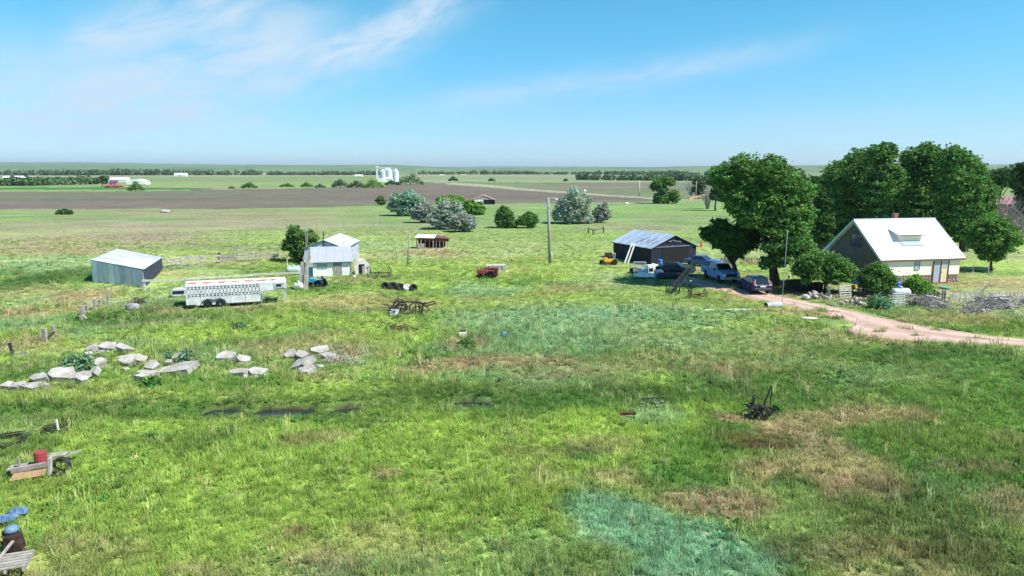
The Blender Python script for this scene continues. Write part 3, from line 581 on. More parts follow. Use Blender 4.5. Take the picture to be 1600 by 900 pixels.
tree('cedar_tree', 'dark upright cedar with pointed top left of the utility pole', 'tree', (790, 356),
     [(788, 327, 6), (785, 334, 8), (794, 335, 7), (782, 343, 9), (793, 345, 10), (803, 350, 6), (785, 350, 7)], 14000, .24, L_CEDAR, depth=.8, trunk=.14, rc=.28, up=.1)
tree('green_bush', 'rounded green bush between the dark cedar and the utility pole', 'bush', (826, 356),
     [(827, 338, 8), (835, 342, 7), (818, 344, 8), (829, 348, 8), (812, 346, 5)], 10000, .24, L_MID, depth=.8, trunk=.12, rc=.24)
tree('field_tree', 'dark tree with two lobed crown in the far field left of the cottonwood', 'tree', (1037, 319),
     [(1028, 286, 9), (1042, 282, 8), (1050, 285, 6), (1022, 292, 6), (1035, 296, 8), (1030, 308, 8), (1052, 303, 8), (1055, 310, 7), (1040, 312, 7), (1026, 313, 6)], 14000, .42, L_MID, depth=.7, trunk=.3, D=250)
tree('juniper_tree', 'dark bushy juniper beside the white lean-to shed', 'tree', (470, 409),
     [(459, 360, 8), (464, 368, 11), (484, 368, 8), (492, 372, 5), (455, 380, 12), (474, 380, 14), (488, 384, 9), (448, 386, 7), (465, 394, 12), (480, 394, 10)], 20000, .18, L_CEDAR, depth=.8, trunk=.2, rc=.24, tv=.25)
# shrubs in the house yard
tree('yard_shrub', 'dark rounded shrub beside the shaded gable wall of the house', 'shrub', (1370, 461),
     [(1368, 420, 11), (1358, 432, 12), (1380, 425, 10), (1390, 436, 9), (1366, 444, 14), (1384, 446, 12), (1352, 444, 8)], 15000, .16, L_MID, depth=.8, trunk=.12, rc=.24)
tree('yard_shrub', 'smaller light green shrub in front of the cream wall left of the door', 'shrub', (1436, 462),
     [(1429, 437, 8), (1423, 446, 8), (1438, 447, 9), (1448, 452, 8), (1430, 455, 8)], 9000, .14, L_LIME, depth=.8, trunk=.08, rc=.24)
tree('locust_tree', 'spreading feathery green tree over the junk left of the house gable', 'tree', (1290, 458),
     [(1262, 408, 13), (1280, 402, 13), (1300, 408, 13), (1318, 415, 12), (1250, 420, 12), (1275, 422, 15), (1298, 426, 14), (1320, 430, 11), (1335, 425, 8), (1260, 435, 8), (1305, 438, 8)], 24000, .16, L_COT, depth=.7, trunk=.16, rc=.24, up=.6, tv=.2)
for (px, w_, D, lab) in [(1300, 30, 118, 'dark undergrowth tree low at the left foot of the trees behind the house'), (1350, 34, 121, 'dark undergrowth tree between the first two tall trees behind the house'), (1410, 34, 119, 'dark undergrowth tree seen behind the house chimney'), (1470, 34, 120, 'dark undergrowth tree right above the end of the house ridge'), (1528, 32, 116, 'dark undergrowth tree low at the right foot of the trees behind the house')]:
    tree('understory_tree', lab, 'tree', (px, 395), [(px-w_*.5, 300, 15), (px+w_*.5, 305, 15), (px, 325, 18), (px-w_*.4, 350, 16), (px+w_*.4, 352, 16), (px, 285, 14)], 9000, .32, L_DARK, depth=.5, group='undergrowth trees behind the house', trunk=.2, D=D, rc=.3)
# far trees: every one that can be told apart
FT = 'trees dotted along the far edge of the ploughed field'
for (px, py, w_, h, lab, lf) in [(389, 294, 12, 10, 'small green tree with uneven crown left of all others at the field edge', L_MID), (448, 292, 11, 6, 'low wide bush second along the far field edge', L_MID), (479, 292, 9, 8, 'rounded green bush third along the far field edge', L_LIME),
      (500, 293, 8, 5.5, 'very low bush just right of the rounded field edge bush', L_MID), (531, 292.5, 12, 14, 'dark tall tree at the left of the clump before the silos', L_FAR), (557, 293, 14, 12, 'spreading dark bush in the middle of the clump before the silos', L_FAR),
      (583, 293.5, 16, 15, 'wide bright green tree nearest the silos', L_LIME), (612, 289, 11, 8, 'dark low tree in front of the silo bases', L_FAR), (641, 289, 19, 21, 'large dark green tree just right of the silos', L_FAR),
      (708, 283, 7, 8, 'small tree beside the field road junction', L_FAR), (768, 283, 5, 5, 'tiny lone tree in the field beyond the road', L_FAR), (884, 283, 3, 4, 'tiny round bush left of the long belt of trees', L_FAR),
      (212, 298, 12, 15, 'green tree in front of the arched white barn', L_MID), (362, 294.5, 4, 3, 'tiny bush at the left end of the field edge bushes', L_MID), (1002, 281, 5, 6, 'round crowned tree rising from the belt of trees', L_FAR)]:
    r = w_*.5; b = at(px, py); rng_ = [(px-w_*.62, py-h*.30, h*.27), (px+w_*.62, py-h*.32, h*.27), (px+random.uniform(-.2, .2)*w_, py-h*.75, h*.24), (px+w_*.25, py-h*.45, h*.34), (px-w_*.25, py-h*.5, h*.34), (px-w_*.9, py-h*.18, h*.16), (px+w_*.95, py-h*.18, h*.15)]
    tree('far_tree', lab, 'tree', (px, py), rng_, 1300, pxl(1.3, b.y), lf, depth=.7, group=FT, trunk=.3, rc=.45)
t = tree('far_bush', 'small dark bush alone on the pasture near the left edge', 'bush', (101, 335), [(94, 332, 4), (101, 331, 4.5), (109, 333, 3.5)], 1500, .4, L_DARK, depth=.5, trunk=.08)
tree('farm_windbreak_tree', 'tall dark tree beside the red roofed far farmhouse', 'tree', (160, 287), [(164, 278, 5), (156, 281, 5), (150, 283, 5), (164, 284, 4)], 1200, 1.0, L_FAR, depth=.5, trunk=.3, D=500)

# tree belts too far and dense to count
def belt(name, pts, h, n, leaf, dens=1.0, hvv=.35):
    """pts: px,py of the belt's foot -> one mass of crowns"""
    q = [at(*p) for p in pts]; L = np.cumsum([0]+[(q[i+1]-q[i]).length for i in range(len(q)-1)]); t = RNG.uniform(0, L[-1], n)
    x = np.interp(t, L, [p.x for p in q]); y = np.interp(t, L, [p.y for p in q])+RNG.uniform(-1, 1, n)*h*1.2
    R = h*RNG.uniform(.28, .55, n)*(1+hvv*(fbm(t, 0*t, h*9, 3, 77)-.5)*2); bl = [(a, b, gz(a, b)+r*.75, r) for a, b, r in zip(x, y, R)]
    V, Fq, T = leafcloud(bl, int(n*46*dens), h*.30, sub=h*.2, tv=.18, hv=.06, aspect=1.3)
    return tag(npmesh(name, V, Fq, leaf, tint=T), kind='stuff')
belt('tree_belt', [(-420, 274), (120, 274), (300, 273.6), (410, 273.4)], 12, 420, L_FAR)
belt('tree_belt', [(415, 273.6), (600, 273.4)], 9, 150, L_FAR)
belt('tree_belt', [(655, 272.6), (820, 272.4), (1040, 273.4), (1250, 275)], 9.5, 300, L_FAR)
belt('tree_belt', [(902, 281), (1010, 282), (1130, 283), (1300, 284)], 8, 150, L_FAR)
belt('tree_belt', [(8, 290), (60, 290), (140, 288)], 7.5, 60, L_FAR)
belt('tree_belt', [(1200, 300), (1290, 296), (1560, 292), (2100, 290)], 9, 120, L_FAR)
# ------------------------------------------------------------------ buildings
CLEAR = []          # (x, y, r) places kept free of tall grass
RECTS = []          # (x, y, angle, x0, x1, y0, y1) footprints
WHITE = mat('white_paint', (.90, .89, .86), .7, .06, 1.5, col2=(.70, .67, .61)); WHITEROOF = mat('white_metal_roof', (.84, .85, .86), .38, .03, .6, col2=(.80, .81, .82), spec=.5)
CREAM = mat('cream_stucco', (.96, .86, .70), .9, .04, 1.0, col2=(.92, .81, .65), bump=.15, bscale=40)
STONE = [mat('foundation_stone_%s' % n, c, .95, .2, 4, bump=.4) for n, c in (('grey', (.33, .28, .25)), ('rose', (.36, .24, .22)), ('buff', (.42, .34, .28)))]
GALV = mat('galvanised_sheet', (.57, .59, .70), .5, .12, 1.2, metal=.0, col2=(.46, .48, .58), stretch=(3, 3, .4), spec=.5); GALVL = mat('bright_galvanised_sheet', (.74, .79, .86), .42, .08, 1.2, metal=.2, spec=.5)
GALVD = mat('dull_galvanised_sheet', (.50, .50, .60), .55, .12, 1.2, metal=.0, col2=(.33, .36, .44), spec=.4)
BLACK = mat('black_tar_boards', (.022, .026, .034), .8, .2, 2); DARKIN = mat('dark_interior', (.015, .015, .017), .9, .1, 2); NAVYW = mat('shaded_inside_navy', (.045, .055, .095), .85, .2, 2)
GLASS = mat('window_glass', (.05, .07, .09), .12, .02, 1, spec=.8); BRICK = mat('red_brick_face', (.50, .19, .15), .9, .2, 5); WOODG = GREYWOOD; REDP = mat('faded_red_paint', (.36, .06, .05), .75, .25, 2.5, col2=(.25, .06, .05))
TRIM = mat('teal_white_trim', (.62, .75, .74), .5, .05, 2); BROWNT = mat('brown_frame', (.20, .11, .08), .7, .1, 3); RUST = mat('rusty_steel', (.13, .065, .045), .9, .3, 6, col2=(.07, .045, .04), bump=.3)
IRON = mat('dark_old_iron', (.035, .038, .042), .7, .3, 5, col2=(.06, .045, .035)); TYRE = mat('tyre_rubber', (.018, .018, .020), .85, .15, 6, bump=.3); CHROME = mat('bright_metal', (.75, .76, .78), .25, .04, 2, metal=.8)
TEALM = mat('weathered_green_iron', (.030, .052, .048), .75, .25, 4)

def loc2w(t, x, y, z=0):
    a = t.rotation_euler.z; return Vector((t.location.x+x*math.cos(a)-y*math.sin(a), t.location.y+x*math.sin(a)+y*math.cos(a), t.location.z+z))
def foot(t, x0, x1, y0, y1): RECTS.append((t.location.x, t.location.y, t.rotation_euler.z, x0, x1, y0, y1))

# --- the house
hx, hy, hth, HL, HW, HE, HR = 38.87, 71.78, .20, 9.45, 9.04, 2.88, 6.59
t = thing('house', 'cream farmhouse with white metal roof, shed dormer and stone foundation', 'house', (hx, hy, 0), hth); foot(t, -.5, HL+.6, -.6, HW+.5)
ov = .24; s = (HR-HE)/(HW/2)
mb = MB(); mb.box((HL/2, .12, (.95+HE)/2), (HL, .24, HE-.95)); mb.box((HL/2, HW-.12, (.95+HE)/2), (HL, .24, HE-.95)); mb.build('wall', CREAM, t) if False else None
for yy in (.12, HW-.12): MB().box((HL/2, yy, (.95+HE)/2), (HL, .24, HE-.95)).build('wall', CREAM, t)
GAB = mat('gable_dark_grey', (.165, .155, .145), .9, .08, 1.0, col2=(.135, .125, .12), bump=.1)  # left gable is set darker than the cream walls
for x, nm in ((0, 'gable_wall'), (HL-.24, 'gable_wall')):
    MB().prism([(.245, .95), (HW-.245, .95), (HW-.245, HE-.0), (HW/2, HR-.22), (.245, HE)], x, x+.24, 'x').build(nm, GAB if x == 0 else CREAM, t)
# foundation of field stones: the faces that show
MB().box((HL/2, HW/2, .46), (HL-.06, HW-.06, .96)).build('foundation', STONE[0], t)
sv = [MB().box((0, 0, 0), (.34, .09, .20), taper=(.94, .9)).build('stone', STONE[k], t, bevel=.03) for k in range(3)]
k = 0
for row in range(4):
    x = .1+(row % 2)*.2
    while x < HL-.15:
        w_ = random.uniform(.26, .48)
        if not (6.05 < x+w_/2 < 8.05):
            src = sv[k % 3] if k < 3 else again(random.choice(sv), t); src.location = (x+w_/2, -.01, .12+row*.232); src.scale = (w_/.36, 1, 1.05); src.rotation_euler = (0, random.uniform(-.06, .06), 0); k += 1
        x += w_
# roof: two slopes of standing seam sheets
def roofside(side, parent, x0, x1, n, m_, zoff=0.0, ya=-ov, yb=None, name='roof_sheet'):
    yb = HW/2 if yb is None else yb; w_ = (x1-x0)/n
    for i in range(n):
        a, b = x0+i*w_, x0+(i+1)*w_; z0, z1 = HE+ya*s+zoff, HE+yb*s+zoff; Y = (lambda y: y) if side == 0 else (lambda y: HW-y)
        mb = MB().slab([(a+.006, Y(ya), z0), (b-.006, Y(ya), z0), (b-.006, Y(yb), z1), (a+.006, Y(yb), z1)], .10)
        mb.bar((b-.012, Y(ya), z0+.022), (b-.012, Y(yb-.03), z1+.005), .024, .045); mb.build(name, m_, parent)
rf = MB().prism([(-ov+.02, HE-ov*s-.10), (HW/2, HR-.10), (HW+ov-.02, HE-ov*s-.10), (HW+ov-.02, HE-ov*s-.20), (HW/2, HR-.20), (-ov+.02, HE-ov*s-.20)], -.42, HL+.42, 'x').build('roof', WHITE, t)
roofside(0, rf, -.45, HL+.45, 17, WHITEROOF, .002); roofside(1, rf, -.45, HL+.45, 17, WHITEROOF, .002)
MB().bar((-.46, HW/2, HR+.03), (HL+.46, HW/2, HR+.03), .28, .06).build('ridge_cap', WHITEROOF, rf)
for yy, q in ((0, 0), (1, 0)):
    Y = (lambda y: y) if yy == 0 else (lambda y: HW-y)
    MB().bar((-.475, Y(-ov), HE-ov*s-.10), (-.475, Y(HW/2), HR-.10), .05, .24).build('barge_board', TRIM, rf)
MB().bar((-.4, -ov-.015, HE-ov*s-.13), (HL+.4, -ov-.015, HE-ov*s-.13), .04, .17).build('fascia', BROWNT, rf)
# dormer
dx0, dx1, dyf, ds = 3.2, 5.9, 1.75, .30
zf = HE+dyf*s; dh = .86; zt = zf+dh
yj = (zt-HE-dyf*ds)/(s-ds)
d_ = MB().prism([(dyf, zf-.1), (dyf, zt-.08), (yj, HE+yj*s-.08), (yj, HE+yj*s-.3)], dx0, dx1, 'x').build('dormer', CREAM, t)
MB().slab([(dx0-.28, dyf-.30, zt-.30*ds+.02), (dx1+.28, dyf-.30, zt-.30*ds+.02), (dx1+.28, yj+.05, HE+yj*s+.05), (dx0-.28, yj+.05, HE+yj*s+.05)], .09).build('dormer_roof', WHITEROOF, d_)
MB().box(((dx0+dx1)/2, dyf-.32, zt-.14), (dx1-dx0+.5, .03, .10)).build('fascia', BROWNT, d_)
MB().slab([(dx0+.05, dyf-.55, HE+(dyf-.55)*s+.12), (dx1-.05, dyf-.55, HE+(dyf-.55)*s+.12), (dx1-.05, dyf+.02, zf+.12), (dx0+.05, dyf+.02, zf+.12)], .04).build('dormer_strip', mat('blue_grey_strip', (.34, .40, .50), .7, .05, 2), d_)  # blue grey strip lying on the roof below the dormer front
ch = MB().box((5.2, HW/2+.55, HR+.12), (.44, .44, .8)).build('chimney', BRICK, t)
for row in range(4):
    for i in range(3):
        for side in (0, 1):
            o = MB().box((5.05+i*.145+(row % 2)*.02, HW/2+.325, HR-.12+row*.15), (.13, .02, .13)).build('brick', BRICK, ch, bevel=.008) if side == 0 else None
MB().box((5.2, HW/2+.55, HR+.55), (.52, .52, .06)).build('chimney_cap', STONE[1], ch)
# windows and door
def window(parent, x, z, w, h, y=-.0, face='front', frame=WHITE, glass=GLASS, bars=(1, 1), depth=.05, name='window'):
    f = MB(); fw = .07
    def bx(cx, cz, sx, sz, d0, d1, mb):
        c = (x+cx, y-(d0+d1)/2, z+cz); sz_ = (sx, d1-d0, sz)
        if face == 'left': c = (y-(d0+d1)/2, x+cx, z+cz); sz_ = (d1-d0, sx, sz)
        mb.box(c, sz_)
    bx(0, h/2, w+fw, fw, 0, depth, f); bx(0, -h/2, w+fw, fw, 0, depth+.02, f); bx(-w/2, 0, fw, h-fw, 0, depth-.002, f); bx(w/2, 0, fw, h-fw, 0, depth-.002, f)
    for i in range(1, bars[0]): bx(-w/2+w*i/bars[0], 0, .035, h-fw, 0, depth-.01, f)
    for i in range(1, bars[1]): bx(0, -h/2+h*i/bars[1], w-fw, .035, 0, depth-.014, f)
    o = f.build(name, frame, parent); p = MB(); bx(0, 0, w-.03, h-.03, -.01, .012, p); p.build('pane', glass, o); return o
CURT = mat('pale_blue_curtain_glass', (.40, .47, .55), .3, .06, 2, spec=.6)
window(t, 4.15, 2.03, .62, .95, frame=mat('grey_frame', (.45, .45, .46)), glass=CURT, bars=(1, 2))
window(t, 4.35, 4.30, 1.75, 1.35, face='left', frame=BROWNT, bars=(2, 1)); window(t, 2.4, 1.75, 1.2, .9, face='left', frame=BROWNT, bars=(2, 1))
df = MB(); df.box((6.15, -.05, 1.30), (.10, .12, 2.4)).box((8.0, -.05, 1.30), (.10, .12, 2.4)).box((7.075, -.05, 2.56), (2.05, .14, .12)).box((7.08, -.05, 1.27), (.08, .12, 2.38)).box((7.075, -.14, .07), (2.1, .3, .12))
dfo = df.build('door_frame', BROWNT, t)
dm_ = MB().box((6.64, -.03, 1.3), (.86, .04, 2.34)).build('sliding_door', CURT, dfo); MB().box((7.0, -.07, 1.25), (.04, .04, .25)).build('handle', CHROME, dm_)
YEL = mat('pale_yellow_door', (.80, .66, .42), .6, .05, 2)
d2 = MB().box((7.54, -.03, 1.3), (.82, .05, 2.34)).build('door', YEL, dfo); MB().box((7.54, -.062, 1.95), (.5, .012, .7)).build('pane', CURT, d2); MB().box((7.22, -.08, 1.2), (.05, .05, .1)).build('knob', IRON, d2)
MB().box((5.75, -.12, 2.62), (.10, .18, .16)).build('porch_lamp', IRON, t)
# low porch on the far left side
MB().box((-1.0, HW+.2, 1.0), (1.9, 2.4, 2.0)).build('porch', mat('blue_white_siding', (.55, .62, .75), .7, .05, 2), t)
MB().slab([(-2.2, HW-1.3, 2.12), (.1, HW-1.3, 2.32), (.1, HW+1.6, 2.32), (-2.2, HW+1.6, 2.12)], .1).build('porch_roof', WHITEROOF, t)

# --- generic gabled shed, length along local x, depth along y
def gabled(name, label, cat, x, y, th, L, W, he, hr, wall, roofm, gable=None, sheets=8, ov=.2, wallboards=0):
    t = thing(name, label, cat, (x, y, gz(x, y)), th); foot(t, -.3, L+.3, -.3, W+.3); s = (hr-he)/(W/2)
    for yy in (.06, W-.06): MB().box((L/2, yy, he/2-.1), (L-.25, .12, he+.1)).build('wall', wall, t)
    for x0 in (0, L-.12): MB().prism([(0, -.15), (W, -.15), (W, he), (W/2, hr-.06), (0, he)], x0, x0+.12, 'x').build('gable_wall', gable or wall, t)
    r = MB().prism([(-ov, he-ov*s-.06), (W/2, hr-.06), (W+ov, he-ov*s-.06), (W+ov, he-ov*s-.11), (W/2, hr-.11), (-ov, he-ov*s-.11)], -ov+.02, L+ov-.02, 'x').build('roof', IRON, t)
    for side in (0, 1):
        Y = (lambda q: q) if side == 0 else (lambda q: W-q)
        for i in range(sheets):
            a = -ov+(L+2*ov)*i/sheets; b = -ov+(L+2*ov)*(i+1)/sheets; dz = random.uniform(0, .03)
            MB().slab([(a+.01, Y(-ov-.03), he-ov*s+dz), (b-.01, Y(-ov-.03), he-ov*s+dz), (b-.01, Y(W/2-.005), hr+.01+dz*.3), (a+.01, Y(W/2-.005), hr+.01+dz*.3)], .045).build('roof_sheet', random.choice(roofm) if isinstance(roofm, list) else roofm, r)
    return t, s
# black shed under the tree
bx_, by__, bth, bL, bW, bhe, bhr = 14.03, 95.23, -1.15, 8.9, 7.04, 2.25, 3.75
ROOFB = [mat('blue_grey_tin_a', (.52, .60, .72), .4, .06, 1, metal=.2, spec=.5), mat('blue_grey_tin_b', (.44, .52, .64), .45, .08, 1, metal=.2, spec=.5)]
t, s = gabled('black_shed', 'long low black shed with pale tin roof behind the junk pile', 'shed', bx_, by__, bth, bL, bW, bhe, bhr, BLACK, ROOFB, gable=mat('near_black_navy_boards', (.020, .024, .050), .8, .2, 2), sheets=12, ov=.22)
shedB = t
MB().box((bL+.03, bW/2, 2.28), (.06, bW-.1, .16)).build('cross_beam', mat('pale_blue_beam', (.16, .19, .28), .8), t)
MB().box((bL+.02, bW/2+.2, 1.05), (.05, 4.2, 2.1)).build('shed_door', DARKIN, t)
mb = MB(); [mb.box((bL+.09, bW/2+dy, 2.9+dz), (.05, w_, .13), rot=(rz, 0, 0)) for dy, dz, w_, rz in ((-.7, .05, .5, .1), (-.15, .12, .4, -.3), (.35, .02, .45, .2), (.8, -.05, .3, 0))]; mb.build('painted_mark', mat('grey_paint', (.22, .25, .32)), t)
mb = MB()
for i in range(7):      # dark gaps in the sheets
    a = 4.9+i*.5+.2*math.sin(i*3.3); y0_, y1_ = .3+.5*abs(math.sin(i*1.7)), 1.5+.9*math.sin(i*2.1); mb.bar((a, y0_, bhe+y0_*s+.07), (a+.05, y1_, bhe+y1_*s+.07), .06, .03)
mb.build('roof_gap', IRON, t)
# two white poles (a ladder's rails) leaning on the black shed
for k, (a, b, lab) in enumerate((((976, 411.5), (988.6, 376.5), 'left one of two long white poles leaning on the black shed roof'), ((980.8, 412), (994.2, 376.5), 'right one of two long white poles leaning on the black shed roof'))):
    p0 = P(*a); q = loc2w(shedB, 4.9+k*.62, -.30, bhe+.05); tt = thing('ladder_rail', lab, 'pole', p0, 0, 'white poles leaning on the black shed'); d = (q-p0)
    MB().bar((0, 0, 0), d*1.06, .17, .10).build('rail', WHITE, tt)
# --- grey shed with gable to the camera
gx = at(507.3, 412).x
t, s = gabled('tin_shed', 'grey tin shed with peaked roof standing behind the white lean-to', 'shed', at(507.3, 420).x*86/at(507.3, 420).y-(-2.5), 86.2, math.pi/2+.02, 9.0, 5.0, 2.35, 3.35, GALVD, [GALV, GALVD], gable=GALV, sheets=9, ov=.18)
MB().tube([(-.06, 2.5, 1.2), (-.06, 2.5, 4.4)], .06, 6).build('stovepipe', IRON, t)
# --- white lean-to
x, y, th, L, W_, he, hr = -22.69, 77.54, .24, 4.36, 3.97, 1.72, 2.95
t = thing('white_coop', 'small white walled shed with grey lean-to roof and weathered plank door', 'shed', (x, y, gz(x, y)), th); foot(t, -.3, L+.3, -.2, W_+.2)
MB().prism([(0, -.2), (W_, -.2), (W_, hr-.06), (0, he-.06)], .12, L-.02, 'x').build('wall', WHITE, t)
r = MB().slab([(-.28, -.30, he-.09), (L+.10, -.30, he-.09), (L+.10, W_+.1, hr-.02), (-.28, W_+.1, hr-.02)], .06).build('roof', IRON, t)
RG = mat('pale_grey_felt', (.36, .38, .43), .85, .05, 2)
for i in range(5):
    a = -.30+i*(L+.42)/5; b = a+(L+.42)/5; MB().slab([(a+.006, -.33, he-.06), (b-.006, -.33, he-.06), (b-.006, W_+.12, hr+.015), (a+.006, W_+.12, hr+.015)], .03).build('roof_sheet', RG, r)
do = MB().box((2.85, -.02, .78), (.98, .05, 1.6)).build('door', WOODG, t)
for i in range(6): MB().box((2.44+i*.163, -.055, .78), (.15, .03, 1.56)).build('plank', WOODG, do)
w = window(t, 1.2, 1.18, 1.0, .42, y=0, frame=mat('grey_frame', (.45, .45, .46)), glass=CURT, bars=(1, 2))
MB().box((L+.03, -.06, .75), (.10, .10, 1.6)).build('corner_post', WOODG, t)
# --- arched hut
x = at(566.5, 429); t = thing('arched_hut', 'tiny white hut with rounded top and dark open doorway', 'hut', (x.x, x.y, gz(x.x, x.y)), .35); foot(t, -.9, .9, -.2, 1.8)
prof = [(-.80, 0), (-.88, .9), (-.72, 1.35), (-.4, 1.62), (0, 1.72), (.4, 1.62), (.72, 1.35), (.88, .9), (.80, 0)]
MB().prism(prof, 0, 1.5, 'y').build('shell', mat('chalky_white', (.66, .61, .56), .9, .1, 2), t)
MB().prism([(-.42, 0), (-.42, 1.15), (-.34, 1.22), (.22, 1.22), (.26, 1.1), (.26, 0)], -.02, .2, 'y').build('doorway', DARKIN, t)
MB().box((.12, -.05, .5), (.3, .05, 1.0)).build('door', WOODG, t); MB().lathe([(.09, 0), (.09, .03)], (.58, -.02, .78), 10, 'y').build('round_window', DARKIN, t)
# --- left metal shed, corners read off the photograph
def zat(x, y, py): # height on the vertical at x,y that shows at py
    b = -(py-450)/F; return H+y*((-SP+b*CP)/(CP+b*SP))
fl, fr, br = at(145.5, 441), at(225.5, 450), at(254.5, 421.5); bl_ = fl+br-fr
zs = [zat(fl.x, fl.y, 406.3), zat(fr.x, fr.y, 421.4), zat(br.x, br.y, 402.5), zat(bl_.x, bl_.y, 389.3)]
t = thing('metal_shed', 'low corrugated metal shed with sloping patched roof at the left', 'shed', (fl.x, fl.y, 0)); o0 = Vector((fl.x, fl.y, 0)); q = [Vector((p.x, p.y, 0))-o0 for p in (fl, fr, br, bl_)]
for p in (fl, fr, br, bl_): CLEAR.append((p.x, p.y, .6))
RECTS.append((fl.x, fl.y, math.atan2(fr.y-fl.y, fr.x-fl.x), 0, (fr-fl).length, 0, (bl_-fl).length*.98))
def wallsheets(a, b, za, zb, n, mats_, parent, name='wall_sheet', thick=.06):
    for i in range(n):
        u, v = i/n+.002, (i+1)/n-.002; p0, p1 = a.lerp(b, u), a.lerp(b, v); z0, z1 = za+(zb-za)*u, za+(zb-za)*v; nn = Vector((b.y-a.y, a.x-b.x, 0)).normalized()*thick; jo = nn*random.uniform(0, .5)
        MB().add([p0+jo+Vector((0, 0, -.2)), p1+jo+Vector((0, 0, -.2)), p1+jo+Vector((0, 0, z1)), p0+jo+Vector((0, 0, z0)), p0-nn+Vector((0, 0, -.2)), p1-nn+Vector((0, 0, -.2)), p1-nn+Vector((0, 0, z1)), p0-nn+Vector((0, 0, z0))],
               [(0, 1, 2, 3), (7, 6, 5, 4), (0, 4, 5, 1), (1, 5, 6, 2), (2, 6, 7, 3), (3, 7, 4, 0)]).build(name, mats_[i % len(mats_)], parent)
wf = MB().box((0, 0, .5), (.1, .1, 1.4)).build('corner_post', WOODG, t); f1 = MB().box(q[1]+Vector((0, 0, .5)), (.1, .1, 1.4)).build('corner_post', WOODG, t)
wallsheets(q[0], q[1], zs[0]-.05, zs[1]-.05, 9, [GALVL, GALV, GALV, GALVL, GALV, GALVD, GALV, GALV, GALV], t)
wallsheets(q[1], q[2], zs[1]-.05, zs[2]-.05, 8, [NAVYW], t, 'shaded_inside_sheet'); wallsheets(q[2], q[3], zs[2]-.05, zs[3]-.05, 8, [GALVD], t); wallsheets(q[3], q[0], zs[3]-.05, zs[0]-.05, 8, [GALVD], t)  # right side: navy sheets stand in for the shaded inside of an open end
q2 = [q[i]+Vector((0, 0, zs[i])) for i in range(4)]
rs = MB().slab([q2[0], q2[1], q2[2], q2[3]], .05).build('roof', IRON, t)
pat = [GALVL, GALV, GALVD, GALV, GALVL, GALVD, GALV, GALVL, GALVD, GALVL]
for i in range(10):
    for j in range(2):
        u, v = i/10, (i+1)/10; a0, a1, b1, b0 = q2[0].lerp(q2[3], u), q2[0].lerp(q2[3], v), q2[1].lerp(q2[2], v), q2[1].lerp(q2[2], u); c0, c1 = (0, .52) if j == 0 else (.5, 1.02)
        up = Vector((0, 0, .035+.02*j+random.uniform(0, .015))); MB().slab([a0.lerp(b0, c0)+up, a0.lerp(b0, c1)+up, a1.lerp(b1, c1)+up, a1.lerp(b1, c0)+up], .03).build('roof_sheet', pat[(i*(1+2*j)+j) % 10], rs)
REDS = mat('weathered_maroon_boards', (.19, .07, .065), .85, .25, 2.5, col2=(.12, .06, .055)); PKW = mat('greyish_post', (.34, .30, .28), .9, .15, 3)
# --- red shelter on posts
x = at(680, 388.5); t = thing('animal_shelter', 'small open red shelter with white tin roof and white posts', 'shelter', (x.x-2.6, x.y, gz(x.x, x.y)), .12); foot(t, -.4, 4.4, -.3, 3)
WT = mat('white_tin_worn', (.72, .74, .76), .5, .08, 2)
def sh(v): return Vector(v)
MB().slab([(-.5, -.15, 1.75), (2.5, -.25, 1.62), (2.9, 1.2, 2.0), (-.1, 1.3, 2.1)], .05).build('roof', WT, t); MB().slab([(2.5, -.25, 1.66), (5.0, .1, 1.45), (4.6, 2.4, 1.5), (2.9, 1.2, 2.04)], .05).build('roof', REDS, t)
MB().add([(2.5, .0, 1.05), (4.7, .25, 1.0), (4.7, .25, 1.42), (2.85, .02, 1.72), (2.5, 0, 1.6), (2.5, .15, 1.05), (4.7, .4, 1.0), (4.7, .4, 1.42), (2.85, .17, 1.72), (2.5, .15, 1.6)], [(0, 1, 2, 3, 4), (9, 8, 7, 6, 5), (0, 5, 6, 1), (1, 6, 7, 2), (2, 7, 8, 3), (3, 8, 9, 4), (4, 9, 5, 0)]).build('gable_board', REDS, t)
MB().box((2.1, 1.7, .85), (4.2, .1, 1.75)).build('back_wall', DARKIN, t); MB().bar((-.3, 0, 1.5), (2.4, -.05, 1.42), .1, .22).build('eave_board', REDS, t)
for px_ in (-.2, .45, 1.1, 1.7, 2.3): MB().box((px_, 0, .7), (.16, .12, 1.5)).build('post', random.choice([PKW, REDS, PKW]), t)
for px_ in (2.75, 3.3, 3.85, 4.5): MB().box((px_, .1, .5), (.10, .10, 1.1)).build('post', PKW, t)
MB().box((.35, -.02, .45), (1.2, .08, .7)).build('board', WOODG, t)
# --- far pink shed
x = at(757, 319.5); t = thing('pink_roof_shed', 'far low shed with pinkish roof and dark open side at the field edge', 'shed', (x.x-3.4, x.y, 0), .05)
MB().prism([(-.2, 1.9), (3.2, 3.3), (7.2, 1.7), (7.2, 1.4), (3.2, 3.0), (-.2, 1.6)], 0, 5, 'y').build('roof', mat('pink_roof', (.55, .36, .38), .7), t); MB().box((1.5, .1, .8), (3.0, .1, 1.6)).build('white_wall', WHITE, t)
MB().box((5.0, .4, .8), (4.2, .1, 1.7)).build('opening', DARKIN, t); MB().box((3.4, 4.8, .9), (6.6, .1, 1.8)).build('back_wall', DARKIN, t); MB().prism([(.1, 1.6), (3.2, 2.95), (6.8, 1.6)], .15, .3, 'y').build('gable_wall', mat('pinkish_boards', (.50, .40, .42)), t)

